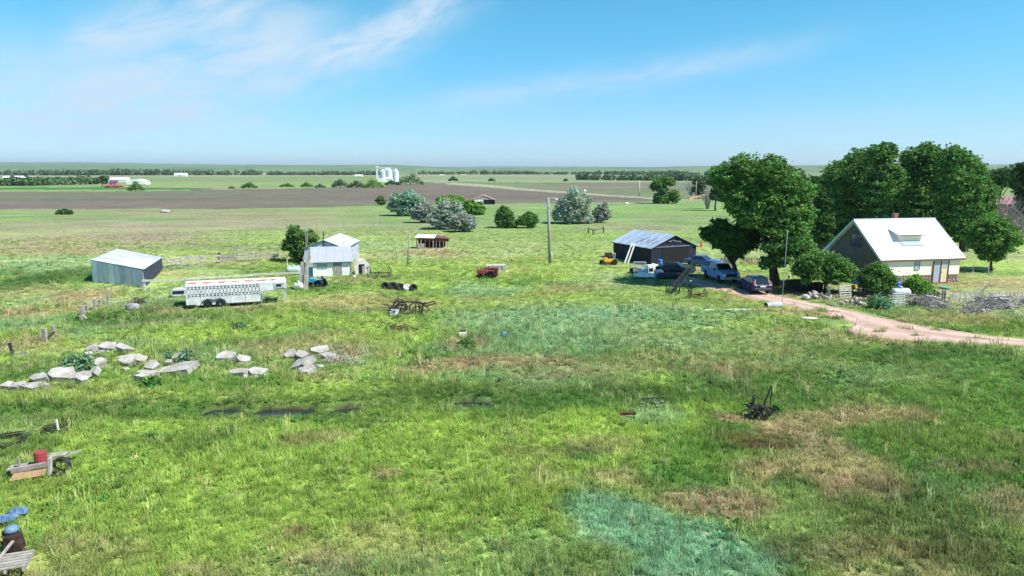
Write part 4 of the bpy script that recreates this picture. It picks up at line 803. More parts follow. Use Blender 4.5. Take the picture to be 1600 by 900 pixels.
# --- far farms
FARW = mat('far_white_steel', (.80, .82, .84), .6, .03, .05)
def farbarn(label, x0, x1, py0, py1, wallm=FARW, roofm=FARW, name='far_barn', arch=False, cat='barn', dpx=2.5):
    a, b = at(x0, py0), at(x1, py0); w = b.x-a.x; h = (py0-py1)*a.y/F; t = thing(name, label, cat, (a.x, a.y, gz(a.x, a.y))); d = w*.5
    if arch:
        pr = [(w*.5-w*.5*math.cos(k*math.pi/10), h*math.sin(k*math.pi/10)) for k in range(11)]; MB().prism(pr, 0, d, 'y').build('roof', roofm, t); MB().box((w/2, -.06, h*.3), (w*.3, .1, h*.6)).build('door', mat('far_grey', (.5, .52, .55)), t)
    else:
        MB().box((w/2, d/2, h*.28), (w, d, h*.56)).build('wall', wallm, t); MB().prism([(-.3, h*.55), (d/2, h), (d+.3, h*.55)], -.3, w+.3, 'x').build('roof', roofm, t); MB().box((w*.5, -.06, h*.24), (w*.16, .1, h*.42)).build('door', mat('far_grey', (.5, .52, .55)), t)
    return t
FR_ = mat('far_red', (.42, .06, .06), .8, .05, .1)
farbarn('white barn at the far left edge behind dark trees', 3, 34, 281, 275); farbarn('long white barn with flat roofline left of the arched barn', 170, 197, 284.5, 277.2); farbarn('arched white barn behind the lone green tree', 197, 228, 288, 280, arch=True)
farbarn('far farmhouse with dark red roof among white barns', 171, 181, 289, 282, mat('mauve_wall', (.35, .2, .25)), mat('dark_red_roof', (.25, .09, .14)), 'far_farmhouse', cat='house')
farbarn('long low bright red shed at the far left', 163, 186, 293, 289.4, FR_, FR_, 'far_red_shed', cat='shed'); farbarn('white barn in front of the distant tree belt', 272, 290, 275.4, 270.4)
farbarn('small white house by the tree belt left of the silos', 554, 566, 276, 273, name='far_house', cat='house'); farbarn('small cream building right of the silos at the tree belt', 720, 728, 275, 272.8, mat('far_cream', (.75, .65, .42)), mat('far_cream', (.75, .65, .42)), 'far_house', cat='house')
farbarn('second cream building farther left near the tree belt', 687, 694, 274.6, 273.0, mat('far_cream', (.75, .65, .42)), FARW, 'far_house', cat='house'); farbarn('tiny white building near the middle of the tree belt', 911, 918, 275, 272.8, name='far_house', cat='house'); farbarn('tiny white building right of its twin at the tree belt', 921, 926, 275, 272.8, name='far_house', cat='house')
farbarn('long white building with flat roof on the plain at the tree belt', 410, 470, 271.6, 270.4, name='far_long_building', cat='building')
x = atd(1560, 318, 170); t = thing('red_barn', 'red barn partly hidden by bare grey thickets at the right', 'barn', (x.x, 170, 0), .1)
MB().box((5, 3, 1.9), (11, 6, 3.8)).build('wall', mat('barn_red', (.30, .11, .12), .8, .1, .5), t); MB().prism([(-.3, 3.7), (3, 5.6), (6.3, 3.7)], -.8, 11, 'x').build('roof', mat('pinkish_red_roof', (.34, .17, .19), .7), t)
MB().box((4, -.05, 1.4), (2, .1, 2.6)).build('door', DARKIN, t)
# silos
SILO = mat('silo_steel', (.76, .79, .85), .4, .04, .1, metal=.3, spec=.5)
for (px, w_, y0, y1, lab) in ((598.5, 9, 283.5, 264.5, 'left grain silo of the group at the field edge'), (608, 10.5, 283.8, 262.5, 'broad middle grain silo with conical cap'), (618.5, 9.5, 283.5, 264, 'right grain silo of the group at the field edge'), (603.5, 7, 281.5, 262, 'narrow grain silo behind, between left and middle ones')):
    b = at(px, y0); R = w_/2*b.y/F; h = (y0-y1)*b.y/F; t = thing('grain_silo', lab, 'silo', (b.x, b.y, 0), 0, 'grain silos'); MB().lathe([(R, 0), (R, h*.8)], n=20).build('bin', SILO, t, smooth=False)
    mb = MB(); [mb.lathe([(R+.08, h*.8*k/9), (R+.08, h*.8*k/9+.12)], n=20) for k in range(1, 9)]; mb.build('band', SILO, t); MB().lathe([(R*1.04, h*.8), (R*.12, h), (R*.12, h*1.03)], n=20).build('cone_roof', mat('silo_roof', (.58, .66, .80), .4, .04, .2, metal=.2), t)
b = at(589.5, 284); t = thing('grain_elevator', 'white grain elevator tower beside the silos', 'grain elevator', (b.x, b.y, 0)); h = 24*b.y/F
MB().box((0, 0, h*.46), (1.2, 1.2, h*.92)).build('tower', FARW, t); MB().box((0, 0, h*.96), (2.2, 2.0, h*.08)).build('head', FARW, t); MB().bar((0, 0, h*.95), (11, -.5, h*.72), .7).build('spout', SILO, t); MB().box((4, -2, 1.8), (6, 4, 3.6)).build('base_shed', FARW, t)
mb = MB(); mb.bar((1, 0, h*.90), (26*.62, 0, h*.90), .35); mb.bar((16, 0, h*.9), (16, 0, h*.72), .35); mb.build('catwalk', SILO, t)
b = at(608, 285); t = thing('white_bin', 'small white building at the foot of the middle silo', 'building', (b.x-2.5, b.y, 0)); MB().box((2.5, 0, 1.9), (6.5, 4, 3.8)).build('wall', FARW, t); MB().prism([(-2.3, 3.7), (0, 5), (2.3, 3.7)], -.9, 5.9, 'x').build('roof', FARW, t)

# ------------------------------------------------------------------ utility poles and mast
POLE = mat('pole_wood', (.36, .33, .30), .9, .15, 3, stretch=(3, 3, .3)); WIREM = mat('wire', (.06, .06, .06), .6)
def upole(label, px, py, pytop, r=.14, arm=0.0, name='utility_pole', cat='utility pole', D=None, m_=POLE, top=None):
    b = P(px, py); h = zat(b.x, b.y, pytop)-b.z; t = thing(name, label, cat, b); e = Vector((0, 0, h))
    if top: q = atd(top, pytop, b.y)-b; e = Vector((q.x, 0, h))
    MB().tube([(0, 0, -.3), e*.5, e], [r*1.15, r, r*.75], 8).build('pole', m_, t, smooth=True)
    if arm: MB().bar(e+Vector((-arm/2, 0, -.4)), e+Vector((arm/2, 0, -.4)), .12, .14).build('crossarm', m_, t)
    return t, e
t, e = upole('tall wooden utility pole with lamp arm standing in the middle pasture', 859.3, 413, 308.5, .19, top=856.5)
MB().tube([e+Vector((0, 0, -.25)), e+Vector((.5, -.05, -.05)), e+Vector((1.0, -.1, -.1))], .035, 5).build('lamp_arm', GALVL, t); MB().lathe([(.05, 0), (.16, -.12), (.12, -.2)], e+Vector((1.05, -.1, -.1)), 8).build('lamp', WHITE, t)
MB().box(e*.88+Vector((-.28, 0, 0)), (.26, .3, .5)).build('transformer', GALVD, t); MB().box(e*.86+Vector((.16, -.1, 0)), (.14, .14, .3)).build('insulator', WHITE, t); MB().box((.2, -.15, 1.4), (.2, .14, .35)).build('meter_box', WHITE, t)
mb = MB(); mb.tube([e*.9, e*.9+Vector((12, 40, -.8)), e*.9+Vector((26, 80, .4))], .012, 3); mb.build('wire', WIREM, t)
upole('far white power pole in the field right of centre', 998.5, 306.5, 282, .3, 2.2, m_=mat('pale_pole', (.62, .6, .56)))
upole('far power pole in front of grey bare trees left of the cottonwood', 1087, 311, 283, .22, 2.4)
upole('thin slanting radio mast rising in front of the large cottonwood', 1221.5, 477, 361, .024, 0, 'radio_mast', 'mast', m_=GALVD, top=1230.5)
upole('thin grey leaning pole left of the red shelter', 636.5, 415, 362, .09, 0, 'bare_pole', 'pole', top=640)
# ------------------------------------------------------------------ vehicles
def wheel(parent, x, y, r, w, side, rim=CHROME, n=20):
    ty = MB().lathe([(r*.62, -w/2), (r*.93, -w/2), (r, -w*.36), (r, w*.36), (r*.93, w/2), (r*.62, w/2)], (x, y, r), n, 'y').build('wheel', TYRE, parent, smooth=False)
    rm = MB(); rm.lathe([(r*.64, -.02), (r*.64, .02)], (x, y+side*(w/2-.03), r), n, 'y'); rm.lathe([(r*.16, -.02), (r*.14, .03)], (x, y+side*(w/2-.02), r), 8, 'y')
    rm.build('rim', rim, ty); return ty
def arch(cx, r, z0, n=7): return [(cx-r*math.cos(math.pi*k/n), z0+r*math.sin(math.pi*k/n)) for k in range(n+1)]
def sides(parent, poly, w, m_, name='body', top_in=.06, zmid=.9, bevel=.03):
    """side profile run across the width, sides drawn in slightly towards the top"""
    n = len(poly); vs = []
    for sgn in (-1, 1):
        for a, b in poly: vs.append((a, sgn*(w/2-(max(0, b-zmid)*top_in/.5)), b))
    fs = [tuple(range(n)), tuple(range(n, 2*n))[::-1]]+[(i, i+n, (i+1) % n+n, (i+1) % n) for i in range(n)]
    return MB().add(vs, fs).build(name, m_, parent, bevel=bevel)
def quadpanel(parent, pts, m_, name, t=.012):
    q = [Vector(p) for p in pts]; n = (q[1]-q[0]).cross(q[2]-q[0]).normalized()*t
    return MB().add([p-n for p in q]+[p+n for p in q], [tuple(range(len(q)))[::-1], tuple(range(len(q), 2*len(q)))]+[(i, (i+1) % len(q), (i+1) % len(q)+len(q), i+len(q)) for i in range(len(q))]).build(name, m_, parent)
def carpaint(name, c, met=.3):
    m = mat(name, c, .28, .03, 1, metal=met, spec=.6); return m
def heading(p_rear, p_front):
    a, b = at(*p_rear), at(*p_front); return math.atan2(b.y-a.y, b.x-a.x)
GLS = mat('car_glass', (.015, .018, .022), .08, .02, 1, spec=.8); LAMPR = mat('tail_lamp_red', (.30, .012, .015), .25, .05, 1); LAMPW = mat('lamp_clear', (.75, .77, .80), .15, .03, 1); PLASTIC = mat('dark_plastic', (.03, .03, .033), .6, .1, 3)
# pickup: +x is forward
pb = carpaint('pale_blue_paint', (.24, .38, .66), .0)
th = heading((1102.6, 434.2), (1126, 443.6)); o = at(1102.6, 434.2)
t = thing('pickup_truck', 'pale blue crew cab pickup truck in the shade of the trees', 'pickup truck', (0, 0, 0), th)
L = 6.0; W_ = 1.98; off = Vector((-math.sin(th), math.cos(th)))*.9; fx = Vector((math.cos(th), math.sin(th)))
t.location = (o.x+off.x-fx.x*1.25, o.y+off.y-fx.y*1.25, .04)
# local x: 0 = tailgate .. 6 = bumper, wheels at 1.25 and 4.95
low = [(0, .55), (.0, 1.28), (2.0, 1.30), (4.35, 1.30), (5.75, 1.18), (5.98, 1.0), (6.0, .5)]+[(a, b) for a, b in arch(4.95, -.48, .42)][::1]+[(a, b) for a, b in arch(1.25, -.48, .42)]
low = [(0, .55), (0, 1.28), (4.35, 1.30), (5.7, 1.20), (5.97, 1.02), (6.0, .50), (5.45, .42), (5.35, .72), (4.95, .92), (4.55, .72), (4.45, .40), (1.75, .40), (1.65, .72), (1.25, .92), (.85, .72), (.75, .50)]
bd = sides(t, low, W_, pb, top_in=.03)
MB().box((.98, 0, 1.27), (1.75, 1.62, .08)).build('bed_liner', PLASTIC, t)
cab = sides(t, [(2.0, 1.28), (2.15, 1.84), (3.45, 1.87), (4.30, 1.28)], W_-.10, pb, 'cab', top_in=.15, zmid=1.25)
y_ = lambda z: (W_-.10)/2-max(0, z-1.25)*.3+.006
for sg in (-1, 1):
    quadpanel(t, [(2.18, sg*y_(1.34), 1.34), (2.27, sg*y_(1.76), 1.76), (2.85, sg*y_(1.78), 1.78), (2.90, sg*y_(1.34), 1.34)], GLS, 'window'); quadpanel(t, [(3.0, sg*y_(1.34), 1.34), (2.98, sg*y_(1.78), 1.78), (3.42, sg*y_(1.78), 1.78), (4.05, sg*y_(1.34), 1.34)], GLS, 'window')
    for a, b in ((2.12, 2.95), (2.98, 4.2)):
        d = MB().box(((a+b)/2, sg*(W_/2+.004), .98), (b-a-.04, .02, .60)).build('door', pb, t, bevel=.006); MB().box((a+.14, sg*(W_/2+.025), 1.16), (.16, .03, .04)).build('handle', PLASTIC, d)
    MB().box((4.12, sg*(W_/2+.13), 1.36), (.12, .22, .26)).build('mirror', PLASTIC, t, bevel=.02); MB().box((5.93, sg*.78, .98), (.14, .30, .20)).build('headlight', LAMPW, t); MB().box((-.01, sg*.88, 1.02), (.05, .14, .34)).build('tail_light', LAMPR, t)
    for x_ in (1.25, 4.95): wheel(t, x_, sg*.83, .39, .26, sg)
quadpanel(t, [(4.255, -.72, 1.33), (4.255, .72, 1.33), (3.515, .62, 1.84), (3.515, -.62, 1.84)], GLS, 'windscreen', .02); quadpanel(t, [(2.01, -.7, 1.38), (2.01, .7, 1.38), (2.13, .62, 1.78), (2.13, -.62, 1.78)], GLS, 'rear_window', .02)
MB().box((5.99, 0, .95), (.06, 1.2, .34)).build('grille', PLASTIC, t); MB().box((6.05, 0, .62), (.18, 1.94, .24)).build('bumper', CHROME, t, bevel=.03); MB().box((-.08, 0, .60), (.16, 1.9, .2)).build('bumper', CHROME, t, bevel=.03); MB().box((-.01, 0, 1.0), (.03, 1.5, .48)).build('tailgate', pb, t)
foot(t, -.2, 6.2, -1.0, 1.0)
# blue hatchback, its tail towards the camera
nb = carpaint('navy_blue_paint', (.010, .018, .085), .0)
th = heading((1173.5, 459.5), (1153, 450)); o = at(1173.5, 459.5); t = thing('hatchback_car', 'dark blue compact suv parked at the end of the pink driveway', 'car', (0, 0, 0), th)
fx = Vector((math.cos(th), math.sin(th))); off = Vector((math.sin(th), -math.cos(th)))*(-.0)  # near left wheel
lf = Vector((-math.sin(th), math.cos(th))) # car's left
t.location = (o.x-lf.x*.80-fx.x*.85, o.y-lf.y*.80-fx.y*.85, .05)
low = [(0.02, .42), (.0, .95), (.08, 1.08), (3.35, 1.02), (4.25, .86), (4.5, .68), (4.5, .35), (4.1, .30), (4.0, .58), (3.65, .74), (3.3, .58), (3.2, .28), (1.3, .28), (1.2, .58), (.85, .74), (.5, .58), (.4, .36)]
sides(t, low, 1.84, nb, top_in=.04, zmid=.8, bevel=.05); sides(t, [(.08, 1.05), (.42, 1.52), (1.0, 1.64), (2.2, 1.62), (2.55, 1.55), (3.45, 1.02)], 1.76, nb, 'cabin', top_in=.15, zmid=1.0, bevel=.05)
y_ = lambda z: .88-max(0, z-1.0)*.3+.008
for sg in (-1, 1):
    quadpanel(t, [(.55, sg*y_(1.1), 1.1), (.75, sg*y_(1.42), 1.42), (1.25, sg*y_(1.54), 1.54), (1.3, sg*y_(1.1), 1.1)], GLS, 'window'); quadpanel(t, [(1.38, sg*y_(1.1), 1.1), (1.36, sg*y_(1.54), 1.54), (1.98, sg*y_(1.54), 1.54), (2.05, sg*y_(1.1), 1.1)], GLS, 'window')
    quadpanel(t, [(2.12, sg*y_(1.1), 1.1), (2.08, sg*y_(1.54), 1.54), (2.48, sg*y_(1.48), 1.48), (3.1, sg*y_(1.1), 1.1)], GLS, 'window'); MB().box((3.0, sg*1.0, 1.12), (.16, .2, .14)).build('mirror', nb, t, bevel=.03)
    MB().add([(.0, sg*.76, 1.0), (.0, sg*.93, 1.0), (.24, sg*.83, 1.34), (.24, sg*.74, 1.34), (.12, sg*.76, 1.0), (.16, sg*.93, 1.0), (.34, sg*.80, 1.34), (.3, sg*.74, 1.34)], [(0, 1, 2, 3), (7, 6, 5, 4), (0, 4, 5, 1), (1, 5, 6, 2), (2, 6, 7, 3), (3, 7, 4, 0)]).build('tail_light', LAMPR, t)
    MB().box((-.01, sg*.70, .97), (.06, .26, .07)).build('tail_light', LAMPW, t); MB().box((4.46, sg*.66, .72), (.1, .34, .14)).build('headlight', LAMPW, t)
    for x_ in (.85, 3.65): wheel(t, x_, sg*.80, .345, .22, sg)
quadpanel(t, [(.09, -.62, 1.10), (.09, .62, 1.10), (.375, .58, 1.48), (.375, -.58, 1.48)], GLS, 'rear_window', .02); quadpanel(t, [(3.40, -.68, 1.08), (3.40, .68, 1.08), (2.60, .58, 1.53), (2.60, -.58, 1.53)], GLS, 'windscreen', .02)
MB().box((-.03, 0, .56), (.10, 1.72, .20)).build('bumper', mat('grey_plastic', (.06, .065, .08), .5), t, bevel=.03); MB().box((-.03, 0, .84), (.05, .52, .14)).build('number_plate', WHITE, t); MB().box((-.02, 0, .93), (.04, .9, .035)).build('trim_strip', CHROME, t); foot(t, -.2, 4.7, -1, 1)
# two older cars deep in the shade
def oldcar(name, label, px, py, th, paint, L=4.4):
    p = P(px, py); t = thing(name, label, 'car', p, th); sides(t, [(-L/2, .4), (-L/2, .86), (-L*.36, .92), (L*.18, .92), (L*.46, .80), (L/2, .62), (L/2, .36), (L*.40, .3), (L*.36, .56), (L*.31, .64), (L*.26, .56), (L*.22, .28), (-L*.22, .28), (-L*.26, .56), (-L*.31, .64), (-L*.36, .56), (-L*.4, .3)], 1.76, paint, top_in=.04, zmid=.7, bevel=.04)
    sides(t, [(-L*.33, .90), (-L*.22, 1.34), (L*.02, 1.38), (L*.2, .90)], 1.62, paint, 'cabin', top_in=.14, zmid=.9, bevel=.04)
    for sg in (-1, 1):
        quadpanel(t, [(-L*.26, sg*.83, .96), (-L*.19, sg*.715, 1.28), (-L*.07, sg*.71, 1.31), (-L*.07, sg*.83, .96)], GLS, 'window'); quadpanel(t, [(-L*.05, sg*.83, .96), (-L*.05, sg*.71, 1.31), (.02, sg*.71, 1.31), (L*.13, sg*.83, .96)], GLS, 'window')
        for x_ in (-L*.31, L*.31): wheel(t, x_, sg*.76, .31, .19, sg)
        MB().box((L*.49, sg*.62, .62), (.08, .3, .14)).build('headlight', LAMPW, t)
    quadpanel(t, [(L*.185, -.68, .96), (L*.185, .68, .96), (L*.04, .6, 1.33), (L*.04, -.6, 1.33)], GLS, 'windscreen', .02); MB().box((L*.5+.03, 0, .45), (.1, 1.6, .14)).build('bumper', CHROME, t); MB().box((-L*.5-.03, 0, .45), (.1, 1.6, .14)).build('bumper', CHROME, t); return t
oldcar('old_car', 'old black car in deep shade in front of the black shed gable', 1056, 428, -.5, carpaint('black_paint', (.02, .022, .035)))
oldcar('old_car', 'blue car mostly hidden behind the pale blue pickup', 1098, 416, -.6, carpaint('mid_blue_paint', (.045, .09, .28), .0))

# ------------------------------------------------------------------ livestock trailer
x, y, th, L1, h_ = -28.44, 59.28, .31, 6.12, 2.1
t = thing('livestock_trailer', 'long white gooseneck livestock trailer with red patches on its roof', 'trailer', (x, y, gz(x, y)), th); foot(t, -.1, 8.6, -.05, 2.2)
TW = mat('trailer_white', (.66, .68, .71), .5, .10, 1.5, col2=(.50, .50, .50), spec=.4); TW2 = mat('trailer_roof_pink_white', (.72, .66, .66), .6, .08, 2); TG = mat('trailer_grey', (.45, .50, .56), .5)
z0 = .42; Wd = 2.05
mb = MB()
for a, b in ((z0, 1.10), (1.34, 1.74), (1.98, h_)): mb.box((L1/2, .03, (a+b)/2), (L1, .05, b-a)); mb.box((L1/2, Wd-.03, (a+b)/2), (L1, .05, b-a))
for i in range(21):
    for yy in (.028, Wd-.028): mb.box((.08+i*(L1-.16)/20, yy, 1.5), (.11, .046, 1.0))
for yy in (.028, Wd-.028): mb.box((L1/2, yy, 1.22), (L1-.02, .042, .055)); mb.box((L1/2, yy, 1.86), (L1-.02, .042, .055))
mb.build('side_wall', TW, t)
MB().box((L1/2, Wd/2, 1.25), (L1-.3, .06, 1.5)).build('inner_partition', DARKIN, t); MB().box((.03, Wd/2, 1.25), (.06, Wd-.1, 1.64)).build('tailgate', TW, t); MB().box((L1/2, Wd/2, z0-.04), (L1-.04, Wd-.06, .12)).build('floor', IRON, t)
MB().box((L1-.03, Wd/2, 1.0), (.06, Wd-.1, 1.1)).build('front_wall', TW, t)
MB().box((1.9+.0, .02, .40), (2.2, .12, .1)).build('side_rail', TW, t)
# roof and gooseneck
MB().prism([(0, h_), (.18, h_+.17), (Wd/2, h_+.24), (Wd-.18, h_+.17), (Wd, h_)], 0, 8.3, 'x').build('roof', TW2, t)
RPX = mat('red_roof_patch', (.42, .09, .08), .8, .25, 3, col2=(.55, .25, .22))
for i, a in enumerate((.55, 1.75, 2.95, 4.05, 5.2, 6.3, 7.2)):
    rx = (.50, .52, .45, .42, .52, .60, .34)[i]; mb = MB(); n = 16; v = [(a+rx*math.cos(2*math.pi*k/n)*(1+.1*math.sin(5*k)), .34+.24*math.sin(2*math.pi*k/n)*(1+.15*math.cos(3*k)), 0) for k in range(n)]
    mb.add([(p, q_, h_+.17+(q_-.18)*.083+.012) for p, q_, _ in v], [tuple(range(n))]); mb.build('roof_patch', RPX if i != 3 else mat('pale_red_roof_patch', (.62, .35, .32), .8, .2, 3), t)
mb = MB(); mb.prism([(L1, 1.34), (8.35, 1.52), (8.35, h_), (L1, h_)], .0, .06, 'y'); mb.prism([(L1, 1.34), (8.35, 1.52), (8.35, h_), (L1, h_)], Wd-.06, Wd, 'y'); mb.box((7.2, Wd/2, 1.44), (2.2, Wd-.1, .08)); mb.build('gooseneck', TW, t)
MB().box((8.33, Wd/2, 1.8), (.08, Wd-.14, .56)).build('nose_panel', TG, t); MB().box((7.72, -.012, 1.78), (.85, .05, .44)).build('nose_window_frame', TG, t); MB().box((7.72, -.045, 1.80), (.42, .02, .22)).build('window', DARKIN, t)
mb = MB(); mb.bar((L1+.1, .05, .45), (L1+.42, .05, 1.38), .10); mb.bar((L1+.1, Wd-.05, .45), (L1+.42, Wd-.05, 1.38), .10); mb.bar((8.1, .5, .35), (8.25, .5, 1.55), .16); mb.bar((8.1, Wd-.5, .35), (8.25, Wd-.5, 1.55), .16); mb.bar((8.2, Wd/2, .2), (8.2, Wd/2, 1.5), .14); mb.build('landing_leg', TG, t)
for sg, yy in ((-1, .02), (1, Wd-.02)):
    for a in (1.72, 2.72): wheel(t, a, yy, .38, .22, sg, rim=WHITE)
    fd = MB(); pts = [(1.2, .42), (1.32, .74), (1.72, .90), (2.22, .78), (2.72, .90), (3.12, .74), (3.24, .42)]
    for p, q_ in zip(pts, pts[1:]): fd.bar((p[0], yy+sg*.02, p[1]), (q_[0], yy+sg*.02, q_[1]), .30, .035, up=(0, 0, 1))
    fd.build('fender', IRON, t)
mb = MB(); [mb.box((.02+i*1.22, -.012, 1.0), (.05, .035, 1.2)) for i in range(6)]; mb.build('side_post', TW, t)
for k in range(12): q = loc2w(t, .2+k*.55, -.5); CLEAR.append((q.x, q.y, .45))
# shell box behind the trailer
p = P(279, 463); t = thing('pickup_topper', 'pale grey shell with dark opening half hidden behind the trailer tail', 'shell', p, .2); sides(t, [(-.5, .1), (-.55, .55), (-.4, .75), (1.2, .78), (1.4, .6), (1.4, .1)], 1.4, mat('pale_grey_gel', (.55, .58, .6)), 'shell', top_in=.08, zmid=.5)
MB().box((.2, -.70, .5), (1.0, .06, .26)).build('opening', DARKIN, t)

# ------------------------------------------------------------------ fences
def post_rail(name, label, pts, hgt, rails, m_, every=2.4, pw=.13, rw=.12, rt=.05, cat='fence', sag=.0, postm=None, jitter=.05, kinks=True, group=None):
    q = [P(*p) for p in pts]; t = thing(name, label, cat, q[0], 0, group); o = q[0]
    tot = []
    for a, b in zip(q, q[1:]):
        n = max(1, round((b-a).length/every)); tot += [a.lerp(b, i/n) for i in range(n)]
    tot.append(q[-1])
    for i, p in enumerate(tot):
        p.z = gz(p.x, p.y); j = Vector((random.uniform(-1, 1), random.uniform(-1, 1), 0))*jitter*hgt; CLEAR.append((p.x, p.y, .12))
        MB().bar(p-o-Vector((0, 0, .3)), p-o+j+Vector((0, 0, hgt*random.uniform(.92, 1.12))), pw, pw, up=(0, 1, 0)).build('post', postm or m_, t)
        if i:
            for r in rails:
                if random.random() < sag: continue
                a, b = tot[i-1]-o+Vector((0, -pw*.6, r*hgt+random.uniform(-1, 1)*jitter*hgt)), p-o+Vector((0, -pw*.6, r*hgt+random.uniform(-1, 1)*jitter*hgt)); e = (b-a).normalized()*.08
                MB().bar(a-e, b+e, rt, rw).build('rail', m_, t)
    return t
WW = mat('old_white_rail', (.56, .54, .50), .85, .15, 3, col2=(.42, .40, .37)); PINKW = mat('pinkish_grey_board', (.50, .44, .40), .9, .15, 3)
post_rail('rail_fence', 'whitish rail fence running from the metal shed past the trailer roof', [(226, 455), (290, 452), (345, 448), (400, 444.5), (470, 441.5)], 1.15, (.92,), WW, every=4.2, rw=.20, pw=.2)
post_rail('corral_fence', 'grey board corral fence with several rails behind the trailer', [(258, 418), (282, 415.5), (345, 412)], 1.15, (.35, .65, .92), PINKW, every=2.8, sag=.1, jitter=.06, rw=.2)
post_rail('corral_fence', 'short rough corral fence right of the pale boarded gate', [(372, 410), (400, 407), (434, 405)], 1.2, (.3, .6, .9), GREYWOOD, every=2.4, sag=.2, jitter=.09, rw=.18)
p = P(345, 411); q = P(369, 410); t = thing('board_gate', 'pale upright boarded gate in the middle of the corral', 'gate', p); n = 9
for i in range(n): a = (q-p)*(i+.5)/n; MB().box(a+Vector((0, 0, .5)), ((q-p).length/n-.03, .04, 1.0+random.uniform(-.05, .05))).build('board', PINKW, t)
MB().bar(Vector((0, -.05, .8)), (q-p)+Vector((0, -.05, .8)), .05, .12).build('rail', GREYWOOD, t); MB().box((-.1, 0, .65), (.3, .25, 1.5)).build('post', mat('dark_post', (.16, .14, .13)), t)
post_rail('rail_fence', 'far grey rail pieces above the corral gate', [(366, 400), (392, 399)], 1.2, (.4, .7, .95), GREYWOOD, every=2.2, jitter=.1)
p = P(449, 417); t = thing('white_pipe_gate', 'thin white pipe frame standing beside the juniper', 'frame', p); MB().tube([(0, 0, 1.1), (0, 0, .1), (1.6, 0, .12)], .05, 6).build('pipe', WHITE, t)
post_rail('post_and_rail', 'collapsing weathered fence with leaning brace left of the rubble', [(126, 502), (137, 490), (148, 484.5), (158, 480), (169, 476)], .95, (.75, .4), GREYWOOD, every=1.6, sag=.3, jitter=.14, pw=.17, rw=.10)
t = thing('brace_post', 'short leaning brace at the near end of the collapsing fence', 'post', P(138, 501)); MB().bar((0, 0, 0), (-1.0, .3, .85), .1).build('brace', GREYWOOD, t)
t = thing('gate_posts', 'pair of thick grey posts joined by a dark rail at the left', 'posts', P(71, 531)); a = P(83.5, 524)-P(71, 531)
MB().bar((0, 0, -.2), (-.05, 0, .95), .27, .2, up=(0, 1, 0)).build('post', GREYWOOD, t); MB().bar(a-Vector((0, 0, .2)), a+Vector((.03, 0, .80)), .2, .2, up=(0, 1, 0)).build('post', GREYWOOD, t); MB().bar((.1, 0, .25), a+Vector((.1, 0, .35)), .1).build('rail', IRON, t); CLEAR.append((P(71, 531).x, P(71, 531).y, .3))
t = thing('leaning_post', 'dark leaning stub with broken boards at the far left above the rubble', 'post', P(22, 556)); MB().bar((0, 0, -.2), (-.2, 0, .9), .15).build('post', IRON, t); MB().bar((-.1, 0, .1), (.9, .1, .2), .1, .2).build('board', GREYWOOD, t)
t = post_rail('hitching_rail', 'short dark wooden rail standing in the grass right of the silver tree', [(919.5, 365), (927, 367.5), (943, 364)], 1.05, (.9,), mat('dark_fence_wood', (.10, .085, .075), .9), every=5, pw=.22, rw=.14)
post_rail('wire_fence', 'light wire fence on the lawn right of the house', [(1496, 424), (1520, 426), (1544, 428)], 1.0, (.9, .5), GALV, every=2.4, pw=.06, rw=.025, rt=.02, jitter=.01)
def pickets(name, label, a, b, h, m_, w=.12, gap=.06, lean=.06, cat='picket fence', miss=.0, m2=None, group=None):
    p, q = P(*a), P(*b); t = thing(name, label, cat, p, 0, group); L = (q-p).length; n = int(L/(w+gap)); d = (q-p)/n; base = {}
    nn = Vector((q.y-p.y, p.x-q.x, 0)).normalized()
    for i in range(n):
        if random.random() < miss: continue
        mm = m_ if (m2 is None or random.random() < .6) else m2
        if mm.name not in base:
            ob = MB().prism([(-w/2, -.1), (-w/2, h*.93), (0, h), (w/2, h*.93), (w/2, -.1)], -.012, .012, 'y').build('picket', mm, t); base[mm.name] = ob
        else: ob = again(base[mm.name], t)
        ob.location = d*(i+.5)+nn*.05; ob.location.z = gz(p.x+d.x*i, p.y+d.y*i)-p.z; ob.rotation_euler = (random.gauss(0, lean), random.gauss(0, lean), math.atan2(d.y, d.x)); ob.scale = (1, 1, random.uniform(.88, 1.08))
    for z in (.25*h, .75*h): MB().bar(Vector((0, 0, z))-nn*.0, (q-p)+Vector((0, 0, z)), .05, .08).build('rail', m_, t)
    return t
PK = mat('pale_picket', (.50, .47, .44), .9, .12, 3); PKD = mat('dark_picket', (.17, .17, .19), .9, .15, 3); PKB = mat('brown_picket', (.40, .22, .14), .9, .15, 3)
pickets('picket_fence', 'dark grey picket length between the light shrub and pale pickets', (1457, 473.5), (1477, 474.5), 1.15, PKD); pickets('picket_fence', 'pale weathered picket length right of the dark pickets', (1482, 473.5), (1530, 470), .98, PK, w=.13, gap=.09)
pickets('picket_fence', 'pale picket length behind the large brush pile at the right', (1531, 470), (1640, 465), .85, PK, w=.13, gap=.10, lean=.1, miss=.1); pickets('picket_fence', 'grey white pickets left of the elm trunk behind the pickup', (1126, 413), (1146, 414), .95, PK, gap=.07)
pickets('picket_fence', 'reddish brown pickets between the elm and cottonwood trunks', (1156, 414), (1186, 413.5), 1.0, PKB, gap=.07, m2=PK); pickets('leaning_palings', 'few leaning grey palings beside the pink rock pile', (1289, 465), (1301, 466), 1.3, PK, w=.1, gap=.12, lean=.15)
post_rail('dark_fence', 'low black fence with many posts along the junk yard', [(1331, 468), (1350, 471), (1372, 474), (1396, 477)], 1.15, (.9, .65, .4, .15), mat('black_fence_board', (.035, .04, .05), .8, .2, 3), every=.55, pw=.09, rw=.10, jitter=.05)
